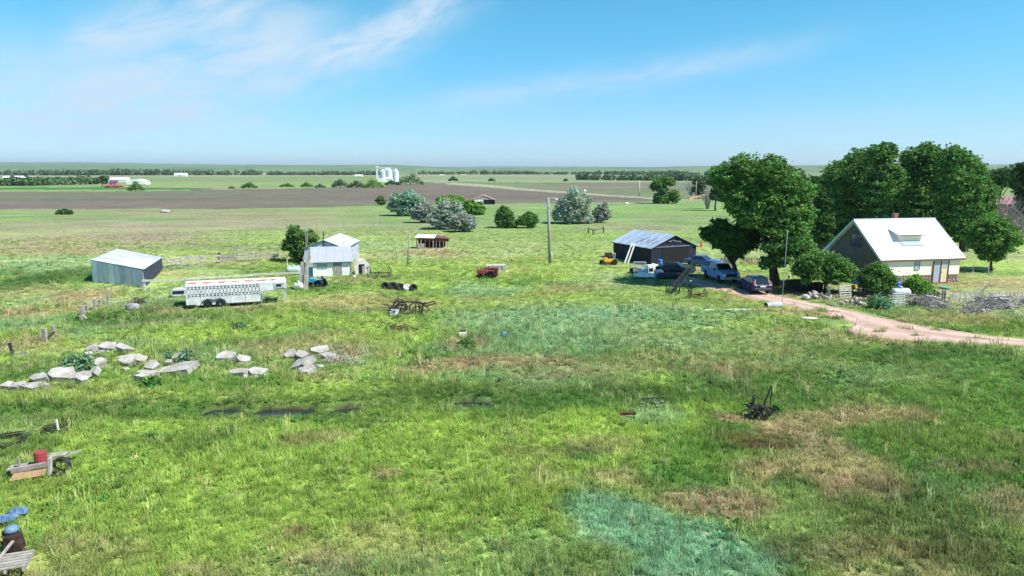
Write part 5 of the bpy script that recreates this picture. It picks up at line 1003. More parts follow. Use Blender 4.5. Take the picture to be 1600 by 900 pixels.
def pallet(label, px, py, rz, tilt, w=1.35, h=1.1, m_=PK, group='wooden pallets'):
    t = thing('pallet', label, 'pallet', P(px, py), rz, group); R = Euler((tilt, 0, 0)).to_matrix()
    for i in range(6): ob = MB().box(R@Vector((0, 0, .1+i*(h-.12)/5)), (w, .03, .11), rot=(tilt, 0, 0)).build('slat', m_, t)
    for x_ in (-w/2+.05, 0, w/2-.05): MB().box(R@Vector((x_, .06, h/2)), (.06, .09, h), rot=(tilt, 0, 0)).build('stringer', m_, t)
pallet('whitish pallet propped upright left of its pinkish neighbour', 1404, 478.5, .05, -.1, 1.15, 1.15, mat('white_pallet', (.66, .63, .62), .9, .1, 3)); pallet('pinkish pallet standing next to the white pallet under the shrub', 1421, 478, -.1, -.15, 1.05, 1.05, PINKW); pallet('tilted grey pallet with gaps beside the black fence', 1322, 466, .25, -.25, 1.3, 1.2)

# ------------------------------------------------------------------ odds and ends around the yard
def barrel(label, px, py, r, h, m_, name='barrel', cat='barrel', tilt=(0, 0, 0), dz=0, group=None, loc=None):
    p = loc or P(px, py, dz); t = thing(name, label, cat, p, 0, group); t.rotation_euler = tilt
    MB().lathe([(r*.94, 0), (r, h*.03), (r*.99, h*.32), (r*1.04, h*.34), (r*.99, h*.36), (r*.99, h*.64), (r*1.04, h*.66), (r*.99, h*.68), (r, h*.97), (r*.94, h)], n=14).build('drum', m_, t); MB().lathe([(r*.88, h+.001), (r*.88, h+.012)], n=14).build('lid', m_, t); return t
def tank(label, px, py, L, r, rz, m_, name='propane_tank', zc=None):
    zc = zc or r+.2; t = thing(name, label, 'tank', P(px, py), rz); MB().lathe([(r*.15, -L/2), (r*.6, -L/2+r*.15), (r*.9, -L/2+r*.45), (r, -L/2+r*.8), (r, L/2-r*.8), (r*.9, L/2-r*.45), (r*.6, L/2-r*.15), (r*.15, L/2)], (0, 0, zc), 16, 'x').build('tank_body', m_, t, smooth=True)
    MB().lathe([(.18, 0), (.16, .16), (.05, .2)], (0, 0, zc+r-.02), 10).build('dome', m_, t)
    for x_ in (-L*.3, L*.3): MB().box((x_, 0, (zc-r*.7)/2), (.12, r*1.3, zc-r*.6)).build('foot', IRON, t)
BLUE = mat('bright_blue_plastic', (.04, .22, .62), .4, .08, 2); LBLUE = mat('cyan_blue_plastic', (.08, .38, .75), .4, .08, 2); TEAL = mat('teal_paint', (.10, .38, .42), .6, .1, 2); PALEG = mat('pale_green_paint', (.42, .56, .50), .5, .08, 2); GREYT = mat('grey_tank_paint', (.52, .53, .55), .5, .08, 2)
ORNG = mat('orange_plastic', (.75, .16, .04), .5, .08, 2); YELP = mat('yellow_paint', (.72, .42, .02), .45, .1, 2)
tank('pale green propane tank between the trailer nose and juniper', 459, 430, 1.7, .42, .15, PALEG); tank('grey propane tank behind the white pallet in the yard', 1406, 467, 1.9, .42, .05, GREYT); tank('white tank glimpsed beneath the branches left of the house', 1217, 418, 2.0, .55, .05, WHITE, zc=.7)
tank('white tank lying behind the trailer nose', 467, 452.5, 1.1, .36, -.2, mat('chalk_white_tank', (.74, .71, .68)), name='water_tank', zc=.38)
barrel('bright blue barrel left of the white lean-to wall', 486, 431.5, .31, 1.0, LBLUE); barrel('blue barrel in the yard left of the blue one beside the pale shrub', 1401, 453, .30, .65, BLUE, dz=.15); barrel('blue barrel against the house foundation behind the shrub', 1409, 452, .30, .6, LBLUE, dz=.1)
barrel('bright blue drum among the junk behind the black fence', 1338, 449, .30, .75, BLUE, dz=.35); barrel('orange round tub behind the black fence', 1351, 458, .28, .5, ORNG, 'tub', 'tub', dz=.15); barrel('yellow pail among the junk behind the black fence', 1334, 455, .22, .45, YELP, 'pail', 'pail', dz=.2)
barrel('green paddling tub at the foot of the house door', 1476, 451.5, .55, .22, mat('green_tub', (.12, .42, .36), .5), 'tub', 'tub'); barrel('small white bucket right of the white lean-to', 554, 435, .17, .32, WHITE, 'bucket', 'bucket')
# shaded bins and bags left of the locust tree
for (px, py, r, m_, lab, nm) in [(1233, 438, .17, WHITE, 'white bucket leftmost in the shade beneath the branches', 'bucket'), (1240, 436, .18, WHITE, 'white bucket next to the pale blue cooler in the shade', 'bucket'), (1245, 432, .25, mat('pale_blue_plastic', (.45, .62, .80)), 'pale blue drum in the shade beneath the branches', 'barrel'),
                      (1255, 436, .16, WHITE, 'white bucket just right of the pale blue drum', 'bucket'), (1259.5, 442, .15, WHITE, 'lower right white bucket beneath the branches', 'bucket')]:
    barrel(lab, px, py, r, r*2, m_, nm, nm, dz=.25)
for (px, py, lab, w_, h) in [(1235, 452, 'dark lidded bin leftmost in the shaded junk row', .8, 1.0), (1247, 453, 'dark bin second from left in the shaded junk row', .9, 1.1), (1260, 454, 'dark bin third from left in the shaded junk row', .8, .9), (1275, 455, 'dark box at the right end of the shaded junk row', 1.0, .9)]:
    t = thing('bin', lab, 'bin', P(px, py), random.uniform(-.3, .3)); MB().box((0, 0, h*.45), (w_, .7, h*.9), taper=(1.08, 1.08)).build('body', PLASTIC, t, bevel=.03); MB().box((0, 0, h*.93), (w_*1.15, .82, .07)).build('lid', IRON, t)
# small blue tractor
def tractor(label, px, py, rz, paint, sc=1.0, name='small_tractor', rear=TYRE, rim=None):
    rim = rim or mat('grey_rim', (.35, .36, .38), .5); t = thing(name, label, 'tractor', P(px, py), rz); t.scale = (sc,)*3
    MB().box((.75, 0, .82), (1.25, .5, .48), taper=(.96, .8)).build('hood', paint, t, bevel=.05); MB().box((-.1, 0, .62), (.8, .55, .35)).build('chassis', IRON, t, bevel=.03); MB().box((1.39, 0, .8), (.04, .4, .36)).build('grille', IRON, t)
    s_ = MB().box((-.35, 0, .95), (.45, .45, .1)).build('seat', IRON, t, bevel=.03); MB().box((-.56, 0, 1.15), (.08, .45, .36)).build('backrest', IRON, s_, bevel=.02)
    for sg in (-1, 1):
        wheel(t, -.35, sg*.56, .48, .20, sg, rim=rim); wheel(t, 1.15, sg*.46, .30, .14, sg, rim=rim); MB().box((-.35, sg*.56, 1.02), (.8, .30, .06)).build('fender', paint, t, bevel=.02)
    MB().tube([(.1, 0, .95), (-.05, 0, 1.25)], .02, 5).build('steering_column', IRON, t); ring = [(.0+.17*math.cos(a)*.4, .17*math.sin(a), 1.27+.17*math.cos(a)) for a in [i*math.pi/5 for i in range(11)]]; MB().tube([(p[0]-.05, p[1], p[2]-.02) for p in ring], .015, 4).build('steering_wheel', IRON, t)
    MB().tube([(.9, .12, 1.0), (.9, .12, 1.5)], .03, 6).build('exhaust', IRON, t); return t
tractor('small blue tractor in front of the white lean-to corner', 497, 450, 2.9, LBLUE, .95); tractor('dark red old tractor standing in the middle meadow', 764, 435.5, 2.95, REDP, .95, rim=REDP)
t = thing('red_grain_cart', 'faded maroon box cart hitched behind the red tractor', 'cart', P(767.5, 434), -.1); MB().box((0, 0, .72), (1.5, 1.1, .85), taper=(1.04, 1.04)).build('box', mat('maroon_boards', (.20, .05, .06), .8, .2, 3), t)
for i in range(4): MB().box((0, -.60, .42+i*.2), (1.56, .04, .16)).build('board', mat('maroon_boards', (.2, .05, .06)), t)
for sg in (-1, 1): wheel(t, 0, sg*.6, .36, .14, sg, rim=REDP)
t = thing('white_crate_frame', 'whitish open box frame just behind the red cart', 'crate', P(774, 424), .05); MB().box((0, 0, .75), (2.3, 1.0, .08)).build('top', WW, t)
for i in range(5): MB().box((-1.0+i*.5, -.48, .37), (.42, .04, .70)).build('board', PINKW, t)
MB().box((1.1, 0, .37), (.05, .9, .7)).build('end_board', WW, t); MB().box((0, .47, .37), (2.2, .04, .7)).build('back_board', PINKW, t)
# yellow mower
t = thing('yellow_mower', 'yellow ride-on mower with dark canopy at the corner of the black shed', 'mower', P(950, 413.5), .1); MB().box((0, 0, .55), (1.35, .7, .42), taper=(.9, .9)).build('body', YELP, t, bevel=.05); MB().box((0, -.1, .25), (1.7, .9, .16)).build('deck', IRON, t, bevel=.03); MB().box((.3, .1, .98), (.5, .5, .5)).build('seat', IRON, t, bevel=.05); MB().box((-.35, 0, .84), (.5, .5, .14)).build('hood', YELP, t, bevel=.03)
for sx, r in ((-.75, .28), (.72, .36)):
    for sg in (-1, 1): wheel(t, sx, sg*.5, r, .2, sg, rim=YELP)
mb = MB(); mb.tube([(.75, .4, .6), (.85, .4, 1.45), (.6, .4, 1.6)], .04, 5); mb.tube([(.75, -.3, .6), (.85, -.3, 1.45), (.6, -.3, 1.6)], .04, 5); mb.build('roll_bar', GALV, t); MB().box((.15, .55, 1.0), (1.0, .1, 1.0)).build('canopy_cloth', IRON, t, bevel=.04)
def cloth(name, label, px, py, w, d, h, m_, rz=0, cat='tarpaulin', seed=0, dz=.1):
    n = 16; u, v = np.meshgrid(np.linspace(-.5, .5, n), np.linspace(-.5, .5, n)); r_ = np.maximum(np.abs(u), np.abs(v))*2; X_ = u*w*(1+.35*(fbm(u*3+seed, v*3, .5, 3, 5)-.5)); Y_ = v*d*(1+.6*(fbm(u*3, v*3+seed, .5, 3, 6)-.5))
    Z_ = h*(1-r_**2*.7)*(.45+1.1*fbm(u*4+seed*3.1, v*4, .55, 4, 9)); V = np.stack([X_, Y_, Z_], -1).reshape(-1, 3); i_ = np.arange(n*n).reshape(n, n); Q_ = np.stack([i_[:-1, :-1], i_[:-1, 1:], i_[1:, 1:], i_[1:, :-1]], -1).reshape(-1, 4)
    V2 = V-np.array([0, 0, .012]); o = npmesh(name, np.concatenate([V, V2]), np.concatenate([Q_, Q_[:, ::-1]+n*n]), m_); o.location = P(px, py, dz); o.rotation_euler = (0, 0, rz); return tag(o, label, cat)
# ---- junk pile by the black shed: every lump is its own thing
jm = mat('tan_plastic', (.62, .45, .25), .6); WP = mat('junk_white_plastic', (.78, .78, .76), .5, .05, 3); LB = mat('junk_pale_blue', (.40, .52, .66), .5, .06, 3)
t = thing('wire_cage', 'wire crate with tan sack at the left of the junk pile', 'cage', P(1000, 429)); mb = MB()
for z in (.05, .5, 1.0, 1.45):
    for a, b in (((-.7, -.4), (.6, -.4)), ((.6, -.4), (.6, .4)), ((.6, .4), (-.7, .4)), ((-.7, .4), (-.7, -.4))): mb.bar((*a, z), (*b, z), .05)
for a in ((-.7, -.4), (-.25, -.4), (.2, -.4), (.6, -.4), (.6, .4), (-.7, .4)): mb.bar((*a, 0), (*a, 1.45), .05)
mb.build('wire_frame', GALV, t); MB().box((-.15, 0, .55), (.6, .5, .7)).build('sack', jm, t, bevel=.12)
def lump(name, label, px, py, w, d, h, m_, rz=0, cat=None, dz=0, seed=0):
    rr_ = np.random.default_rng(seed+int(px*7)); bm = bmesh.new(); bmesh.ops.create_icosphere(bm, subdivisions=3, radius=.5)
    for v in bm.verts:
        n = 1+.28*(float(fbm(np.array([v.co.x*3+seed]), np.array([v.co.y*3+v.co.z*4.1]), .8, 3, 900+seed)[0])-.5)*2; v.co *= n; v.co.z = max(v.co.z, -.36); e = .82
        v.co.x = math.copysign(abs(v.co.x*2)**e, v.co.x)*.5*w; v.co.y = math.copysign(abs(v.co.y*2)**e, v.co.y)*.5*d; v.co.z = (math.copysign(abs(v.co.z*2)**e, v.co.z)*.5+.36)*h
    me = bpy.data.meshes.new(name); bm.to_mesh(me); bm.free(); me.materials.append(m_); o = bpy.data.objects.new(name, me); COL.objects.link(o); o.location = P(px, py, dz); o.rotation_euler = (0, 0, rz)
    for p_ in me.polygons: p_.use_smooth = random.random() < .6
    return tag(o, label, cat or name.split('_')[-1])
cloth('white_sheeting', 'white heaped sheeting at the near edge of the junk pile', 1007, 434.5, 2.3, 1.2, .75, WP, .1, 'sheeting', 1, 0); lump('pale_blue_bag', 'pale blue bag in the centre of the junk pile', 1005, 430, 1.1, .8, 1.0, LB, .3, 'bag', seed=2)
cloth('white_sheet', 'white crumpled sheet on the upper right of the junk pile', 1023, 424.5, 2.0, 1.1, .9, WP, -.1, 'sheet', 3, 0); lump('white_bag', 'white bag at the right end of the junk pile', 1030, 430, 1.0, .7, .8, WP, -.3, 'bag', seed=4); lump('dark_tarp', 'dark tarpaulin heap at the left foot of the junk pile', 990, 427, 1.0, 1.0, .8, PLASTIC, 0, 'tarpaulin', seed=5)
barrel('blue barrel at the right foot of the junk pile', 1023, 435, .30, .75, mat('grey_blue_plastic', (.25, .38, .58)), tilt=(.2, .3, 0)); t = thing('old_cooker', 'white boxy appliance standing in the middle of the junk pile', 'appliance', P(1015, 427), .3); MB().box((0, 0, .5), (.75, .65, 1.0)).build('body', WP, t, bevel=.03); MB().box((0, -.335, .45), (.55, .02, .4)).build('door', DARKIN, t)
barrel('dark blue drum against the shed gable behind the junk', 1031, 418, .32, 1.0, BLUE)
lump('dark_tarp', 'long dark heap in the shade below the shed gable', 1046, 436, 3.0, 1.3, .9, PLASTIC, -.3, 'tarpaulin', seed=6)
# ---- elevator / conveyor
a, b = P(1046, 461), P(1050, 456); t = thing('grain_auger', 'dark green latticed grain elevator rising from the grass towards the shade', 'conveyor', P(1050, 461)); top = atd(1086, 417, P(1050, 461).y+2.2)-P(1050, 461)
mb = MB(); d0 = Vector((.2, .1, .35)); s1 = Vector((0, .5, 0))
for k in (0, 1):
    o_ = s1*k; mb.bar(d0+o_, top+o_, .09); mb.bar(d0+o_+Vector((-.1, 0, .5)), top+o_+Vector((-.15, 0, .45)), .07)
    for i in range(10): u, v = i/10, (i+1)/10; mb.bar((d0+o_).lerp(top+o_, u), (d0+o_+Vector((-.1, 0, .5))).lerp(top+o_+Vector((-.15, 0, .45)), v), .05)
for i in range(11): q = d0.lerp(top, i/10); mb.bar(q, q+s1, .05)
mb.build('lattice_boom', TEALM, t); MB().slab([d0+Vector((-.02, .05, .1)), top+Vector((-.02, .05, .1)), top+Vector((-.02, .45, .1)), d0+Vector((-.02, .45, .1))], .03).build('trough', TEALM, t)
for yy in (-.35, .75): wl = MB(); ring = [(.1+.55*math.cos(a_), yy, .55+.55*math.sin(a_)) for a_ in [i*2*math.pi/16 for i in range(17)]]; wl.tube(ring, .05, 5); [wl.bar((.1, yy, .55), (.1+.52*math.cos(i), yy, .55+.52*math.sin(i)), .03) for i in (0, 1.05, 2.1, 3.14, 4.19, 5.24)]; wl.build('wheel', TEALM, t)
mb = MB(); mb.tube([(-1.9, -.1, .55), (-.2, 0, .35), (1.3, .1, .3)], .04, 5); mb.bar((.5, .2, 0), d0.lerp(top, .45), .07); mb.bar((1.9, .2, 0), d0.lerp(top, .45), .07); mb.build('tow_bar', TEALM, t)
t = thing('iron_post', 'dark iron post with white cap beside the hay rake', 'post', P(1080, 461)); MB().tube([(0, 0, -.2), (0, 0, 1.75)], .06, 6).build('post', IRON, t); MB().lathe([(.08, 0), (.08, .12)], (-.12, -.03, 1.35), 8).build('insulator', WHITE, t)
def rakemachine(label, px, py, rz, w, r, name='hay_rake', m_=RUST, tines=16, sc=1):
    t = thing(name, label, 'hay rake', P(px, py), rz); mb = MB(); mb.tube([(-w/2, 0, r), (w/2, 0, r)], .04, 6); mb.bar((0, 0, r), (.1, -1.2*sc, .35), .07); mb.bar((-w*.25, 0, r), (.1, -1.2*sc, .35), .05); mb.build('frame', m_, t)
    for x_ in (-w/2, w/2):
        wl = MB(); ring = [(x_, r*math.cos(a_), r+r*math.sin(a_)) for a_ in [i*2*math.pi/18 for i in range(19)]]; wl.tube(ring, .035, 5); [wl.bar((x_, 0, r), (x_, r*math.cos(i*.785), r+r*math.sin(i*.785)), .02) for i in range(8)]; wl.build('wheel', m_, t)
    tn = MB()
    for i in range(tines): x_ = -w/2+.15+i*(w-.3)/(tines-1); tn.tube([(x_, 0, r), (x_, .35, r*.9), (x_, .5, r*.4), (x_, .3, .05)], .02, 3, cap=False)
    k_ = tn.build('tines', m_, t); k_['kind'] = 'stuff'; MB().box((.1, -.5*sc, r+.12), (.32, .3, .05)).build('seat', m_, t); return t
rakemachine('small rusty two wheeled rake on the lawn edge by the driveway', 1089, 466, .1, 1.5, .42); rakemachine('black wire toothed dump rake right of the arched hut', 593, 434, -.12, 2.4, .62, m_=TEALM, tines=22)
# culvert
t = thing('culvert_pipe', 'grey pipe end with dark mouth at the edge of the driveway', 'pipe', P(1211, 481), .35); MB().add(*(lambda n: ([((-1.0 if k else .55), .30*math.cos(2*math.pi*i/n), .24+.30*math.sin(2*math.pi*i/n)) for k in (0, 1) for i in range(n)], [(i, (i+1) % n, n+(i+1) % n, n+i) for i in range(n)]))(16)).build('pipe', mat('pipe_grey', (.42, .45, .50), .6, .1, 2), t); MB().lathe([(.27, 0), (.27, .02)], (-.93, 0, .24), 14, 'x').build('mouth', DARKIN, t)
CLEAR.append((P(1211, 480).x, P(1211, 480).y, .8))
# dark metal harrow in the meadow
def tangle(name, label, cat, px, py, w, d, h, n, m_, r=.04, rings=3, seed=1, extra=None):
    R_ = random.Random(seed); t = thing(name, label, cat, P(px, py)); mb = MB(); rnd = lambda: Vector((R_.uniform(-w/2, w/2), R_.uniform(-d/2, d/2), R_.uniform(0, h)*(1-.5*R_.random())))
    for _ in range(n): a = rnd(); b = a+Vector((R_.uniform(-1, 1)*w*.35, R_.uniform(-.5, .5)*d, R_.uniform(-.3, .3)*h)); b.z = max(.02, b.z); mb.bar(a, b, r*R_.uniform(.8, 1.5))
    mb.build('iron_bars', m_, t)
    for i in range(rings):
        c = rnd(); q = R_.uniform(.25, .42)*h+.12; ti = R_.uniform(-.6, .6); c.z = q; MB().tube([c+Vector((q*math.cos(a_), q*math.sin(a_)*math.sin(ti), q*math.sin(a_)*math.cos(ti))) for a_ in [k*2*math.pi/14 for k in range(15)]], r*.8, 4).build('ring', m_, t)
    CLEAR.append((t.location.x, t.location.y, min(w, d)*.5)); return t
t = tangle('harrow', 'black twisted harrow frame lying in the middle of the meadow', 'harrow', 637, 489, 3.2, 2.4, 1.0, 30, IRON, .07, 5, 4)
mb = MB(); mb.bar((-.9, 0, 1.05), (1.1, .2, .95), .14, .1); mb.bar((-.9, 0, 1.05), (-1.7, -.4, .15), .09); mb.bar((-.75, 0, 1.0), (-.75, 0, 1.55), .05); mb.bar((1.1, .2, .95), (1.8, .3, .3), .09); mb.bar((-1.8, -.6, .2), (1.4, -.5, .1), .1); mb.build('main_beam', IRON, t); MB().slab([(-1.4, -1.1, .12), (-.7, -1.1, .12), (-.6, -.7, .5), (-1.3, -.7, .5)], .04).build('plate', GALVD, t)
for i in range(3): MB().lathe([(.05, -.02), (.42, .05), (.4, .07)], (.6+i*.3, .2, .45), 14, 'x').build('disc', IRON, t)
t = tangle('wire_bundle', 'dark rusty bundle of wire and brush in the meadow', 'wire bundle', 629, 517, 1.9, .7, .5, 40, RUST, .04, 2, 9); tangle('scrap_iron', 'small dark scrap left of the rusty wire bundle', 'scrap', 592, 513, .7, .5, .35, 10, TEALM, .04, 1, 11)
t = tangle('sickle_mower', 'old black horse drawn implement with tall slanting poles at the right', 'farm implement', 1188, 654, 1.1, .9, .75, 42, IRON, .05, 3, 21)
top = atd(1206, 602, t.location.y+.3)-t.location; b0 = Vector((.15, .1, .55)); MB().bar(b0, top, .06, .05).build('lever', TEALM, t); MB().bar(b0+Vector((.32, 0, .0)), top+Vector((.02, 0, -.1)), .05, .04).build('lever', TEALM, t); mb = MB(); mb.bar((-.45, .1, .5), (-.35, .1, 1.12), .05); mb.bar((-.35, .1, 1.12), (.35, .1, .75), .05); mb.bar((-.52, 0, .9), (-.38, .1, .95), .06); mb.bar((-.35, .1, 1.0), (-.35, .1, .4), .12); mb.build('seat_frame', IRON, t)
wl = MB(); ring = [(-.1+.36*math.cos(a_), -.3, .38+.36*math.sin(a_)) for a_ in [i*2*math.pi/16 for i in range(17)]]; wl.tube(ring, .035, 5); [wl.bar((-.1, -.3, .38), (-.1+.34*math.cos(i*.785), -.3, .38+.34*math.sin(i*.785)), .025) for i in range(8)]; wl.build('wheel', IRON, t)
t = thing('rusty_beam', 'short rust red beam lying in tall grass left of the wire frame', 'beam', P(981, 651), .12); MB().box((0, 0, .2), (.80, .12, .13)).build('beam', mat('dark_rust_red', (.16, .045, .05), .9, .3, 4), t); CLEAR.append((t.location.x, t.location.y-.2, .4))
t = tangle('bed_spring', 'long grey wire frame half sunk in blue green grass', 'wire frame', 1019, 640, 1.3, .5, .6, 16, GREYWOOD, .03, 0, 33); MB().bar((-.6, 0, .55), (.62, 0, .62), .05).build('bar', IRON, t)
# tyres
for (px, py, r, m_, lab, ti) in [(602, 451, .40, TYRE, 'leftmost old tyre of the row in the meadow', 1.1), (613, 452, .55, TYRE, 'biggest black tyre of the row, second from the left', .6), (626, 453.5, .46, TYRE, 'black tyre just left of the white one', .8), (636, 454, .42, mat('white_washed_tyre', (.6, .6, .58)), 'white painted tyre in the row', .5), (646, 454.5, .42, TYRE, 'last black tyre at the right end of the row', .9)]:
    o = MB().lathe([(r*.5, -.14), (r*.9, -.15), (r, -.08), (r, .08), (r*.9, .15), (r*.5, .14), (r*.46, 0)], (0, 0, 0), 20).build('tyre', m_, smooth=True); o.location = P(px, py, .30); o.rotation_euler = (ti, random.uniform(-.3, .3), 0); tag(o, lab, 'tyre', 'old tyres lying in a row'); CLEAR.append((o.location.x, o.location.y, .6))
# small bits in the meadow
t = thing('concrete_block', 'small pale block with dark top in the middle meadow', 'block', P(723, 524)); MB().box((0, 0, .2), (.55, .4, .34)).build('block', WP, t, bevel=.03); MB().box((0, .08, .42), (.45, .3, .12)).build('top', IRON, t, bevel=.03)
t = thing('blue_pump', 'small blue metal gadget with a thin pipe in pale grass', 'pump', P(787, 526)); MB().box((0, 0, .28), (.35, .25, .3), rot=(0, .4, .2)).build('body', mat('steel_blue_paint', (.12, .25, .40)), t, bevel=.04); MB().tube([(-1.0, 0, .12), (0, 0, .25)], .03, 5).build('pipe', PALEG, t)
lump('white_slab', 'small white flat stone on the lawn above the long grass', 1107, 486, .9, .5, .15, WP, .1, 'stone', seed=31); lump('white_slab', 'white flat stone on the driveway verge', 1264, 498, 1.3, .5, .15, WP, -.2, 'stone', seed=32)
for i, (px, w_) in enumerate(((1139, .8), (1150, 1.1), (1163, 1.3), (1176, .9), (1190, 1.2), (1202, 1.0))): lump('kerb_stone', ['first stone, at the far left of the pale stone row by the culvert', 'second stone from the left of the row by the culvert', 'third and longest stone of the row by the culvert', 'fourth stone from the left of the row by the culvert', 'fifth stone from the left of the row by the culvert', 'last stone of the row, nearest the culvert'][i], px, 485-.1*(px-1139)/10, w_, .5, .16, mat('pale_kerb_stone', (.62, .60, .52), .9, .12, 3), .05*i, 'stone', seed=40+i)
t = thing('orange_marker', 'small orange cone on the grass left of the elm', 'cone', P(1096, 386)); MB().lathe([(.45, 0), (.42, .06), (.28, .06), (.06, .9)], n=12).build('cone', ORNG, t)
a, b = atd(1076, 311, 255), atd(1104, 303.5, 258); t = thing('orange_pole', 'long slanting orange pole beside the far power pole', 'pole', (a.x, a.y, 0)); MB().bar((0, 0, max(.3, a.z)), b-Vector((a.x, a.y, 0)), .5).build('beam', mat('pale_orange_paint', (.75, .38, .18)), t); MB().bar((0, 0, 0), (0, 0, max(.4, a.z)), .3).build('leg', GALV, t); q = b-Vector((a.x, a.y, 0)); MB().bar((q.x, q.y, 0), q, .3).build('leg', GALV, t)
lump('white_rock', 'small pale boulder in the pasture at the left', 258, 332, 2.8, 2, .9, mat('pale_boulder', (.5, .5, .52)), 0, 'boulder', seed=51); lump('white_tank', 'small white tank by the field road', 913.6, 300, 1.4, 1.4, 1.5, FARW, 0, 'tank', seed=52); lump('white_rock', 'small white dot of a trough left of the far field tree', 979, 319.3, 1.3, 1.0, .7, FARW, 0, 'trough', seed=53)
lump('grey_rock', 'grey boulder below the junction of the fences at the left', 208, 484, 1.1, .7, .7, mat('grey_boulder', (.34, .35, .37), .9, .2, 3), .2, 'boulder', seed=54)
# weathered dead tree trunk
t = thing('dead_snag', 'grey weathered split tree trunk leaning beside the white lean-to', 'dead tree', P(475, 452)); mb = MB(); e = lambda px, py, dd=0: atd(px, py, t.location.y+dd)-t.location
b0 = Vector((0, 0, -.2)); mb.tube([b0, e(477, 432), e(479, 410)], [.40, .33, .20], 8); mb.tube([e(477, 425), e(484, 402, .2), e(484, 388, .3)], [.20, .15, .08], 6); mb.tube([e(478, 415), e(474, 405), e(475, 398)], [.15, .09, .05], 6); mb.tube([e(480, 412, .1), e(488, 412, .1), e(492, 419, .2)], [.10, .07, .04], 5); mb.build('trunk', GREYWOOD, t)
MB().bar(e(472, 448, -.2), e(472, 409, -.2), .28, .07, up=(0, 1, 0)).build('board', PK, t); mb = MB(); mb.tube([(0, 0, 0)]+[e(477.5, 350, 6)*u for u in (1,)], .01, 3)
t = thing('dead_sapling', 'two thin bare stems rising above the juniper', 'dead stems', P(479, 412)); mb = MB(); e = lambda px, py: atd(px, py, t.location.y)-t.location; mb.tube([(0, 0, 0), e(478, 375), e(476, 347)], [.09, .06, .03], 4); mb.tube([(0, 0, 0), e(480, 370), e(481, 350)], [.07, .05, .03], 4); mb.build('stem', DEADWOOD, t)
# brush by the fence near the shed
def brush(name, label, px, py, w, d, h, n, m_, r=.035, logs=0, seed=0):
    R_ = random.Random(seed); t = thing(name, label, 'brush pile' if 'pile' in name else 'bush', P(px, py)); mb = MB()
    for _ in range(n):
        a = Vector((R_.gauss(0, .25)*w, R_.gauss(0, .25)*d, R_.uniform(0, .4)*h)); di = Vector((R_.uniform(-1, 1), R_.uniform(-1, .6), R_.uniform(-.1, .8)))
        b = a+di.normalized()*R_.uniform(.4, 1.1)*max(h, .9); b.z = max(b.z, .03); m1 = a.lerp(b, .5)+Vector((0, 0, .12*h)); mb.tube([a, m1, b], [r, r*.8, r*.3], 3, cap=False)
    k = mb.build('twigs', m_, t); k['kind'] = 'stuff'
    for i in range(logs):
        a = Vector((R_.uniform(-.45, .45)*w, R_.uniform(-.3, .3)*d, R_.uniform(.15, .8)*h)); q = R_.uniform(-.5, .5); l_ = R_.uniform(.6, 1.5); MB().tube([a, a+Vector((math.cos(q)*l_, math.sin(q)*l_*.4, R_.uniform(-.3, .1)))], [R_.uniform(.06, .13), .06], 6).build('log', m_, t)
    CLEAR.append((t.location.x, t.location.y, w*.3)); return t
BR = mat('bleached_brush', (.47, .43, .42), .9, .15, 3, col2=(.34, .31, .30), spec=.1)
brush('brush_pile', 'large pile of bleached branches against the pale pickets at the right', 1548, 482, 3.4, 2.0, 1.3, 260, BR, .035, 26, 5); brush('brush_pile', 'smaller tangle of grey branches spilling left of the large pile', 1520, 490, 1.9, 1.2, .9, 130, BR, .03, 5, 6); brush('brush_pile', 'grey branches heaped in front of the dark pickets', 1462, 484, 1.9, 1.1, 1.0, 150, BR, .03, 7, 7)
brush('brush_pile', 'bare pale branches standing between the pallets and dark pickets', 1440, 479, 1.3, .8, 1.3, 100, BR, .03, 3, 8); brush('brush_pile', 'brown stack of sticks right of the pinkish pallet', 1432, 478, .8, .6, .8, 60, mat('brown_sticks', (.30, .18, .13), .9, .2, 3), .03, 5, 9); brush('brush_pile', 'low pile of branches cut off by the right edge', 1597, 478, 1.6, 1.0, .9, 90, BR, .03, 6, 10)
brush('dry_bush', 'dark dry bush beside the fence corner at the left shed', 218, 476, 1.2, .9, .9, 80, mat('dark_dry_twigs', (.16, .11, .10), .9), .025, 0, 11); brush('dry_bush', 'dry pinkish twigs behind the rubble at its right end', 530, 569, 1.8, .9, .6, 110, mat('pink_twigs', (.52, .44, .38), .9), .018, 0, 12); brush('dry_bush', 'bare grey bush beside the reddish pickets', 1137, 411, 1.6, 1, 1.1, 60, DEADWOOD, .03, 0, 13)
t = thing('leaning_log', 'long bare log leaning above the brush pile on the lawn', 'log', P(1529, 461)); e = atd(1548, 441, t.location.y+1.0)-t.location; mb = MB(); mb.tube([(0, 0, 0), e], [.10, .06], 6); mb.tube([e*.8, e*.8+Vector((.9, .2, -.05))], [.05, .03], 5); mb.build('log', mat('brown_bark_log', (.22, .16, .12)), t)
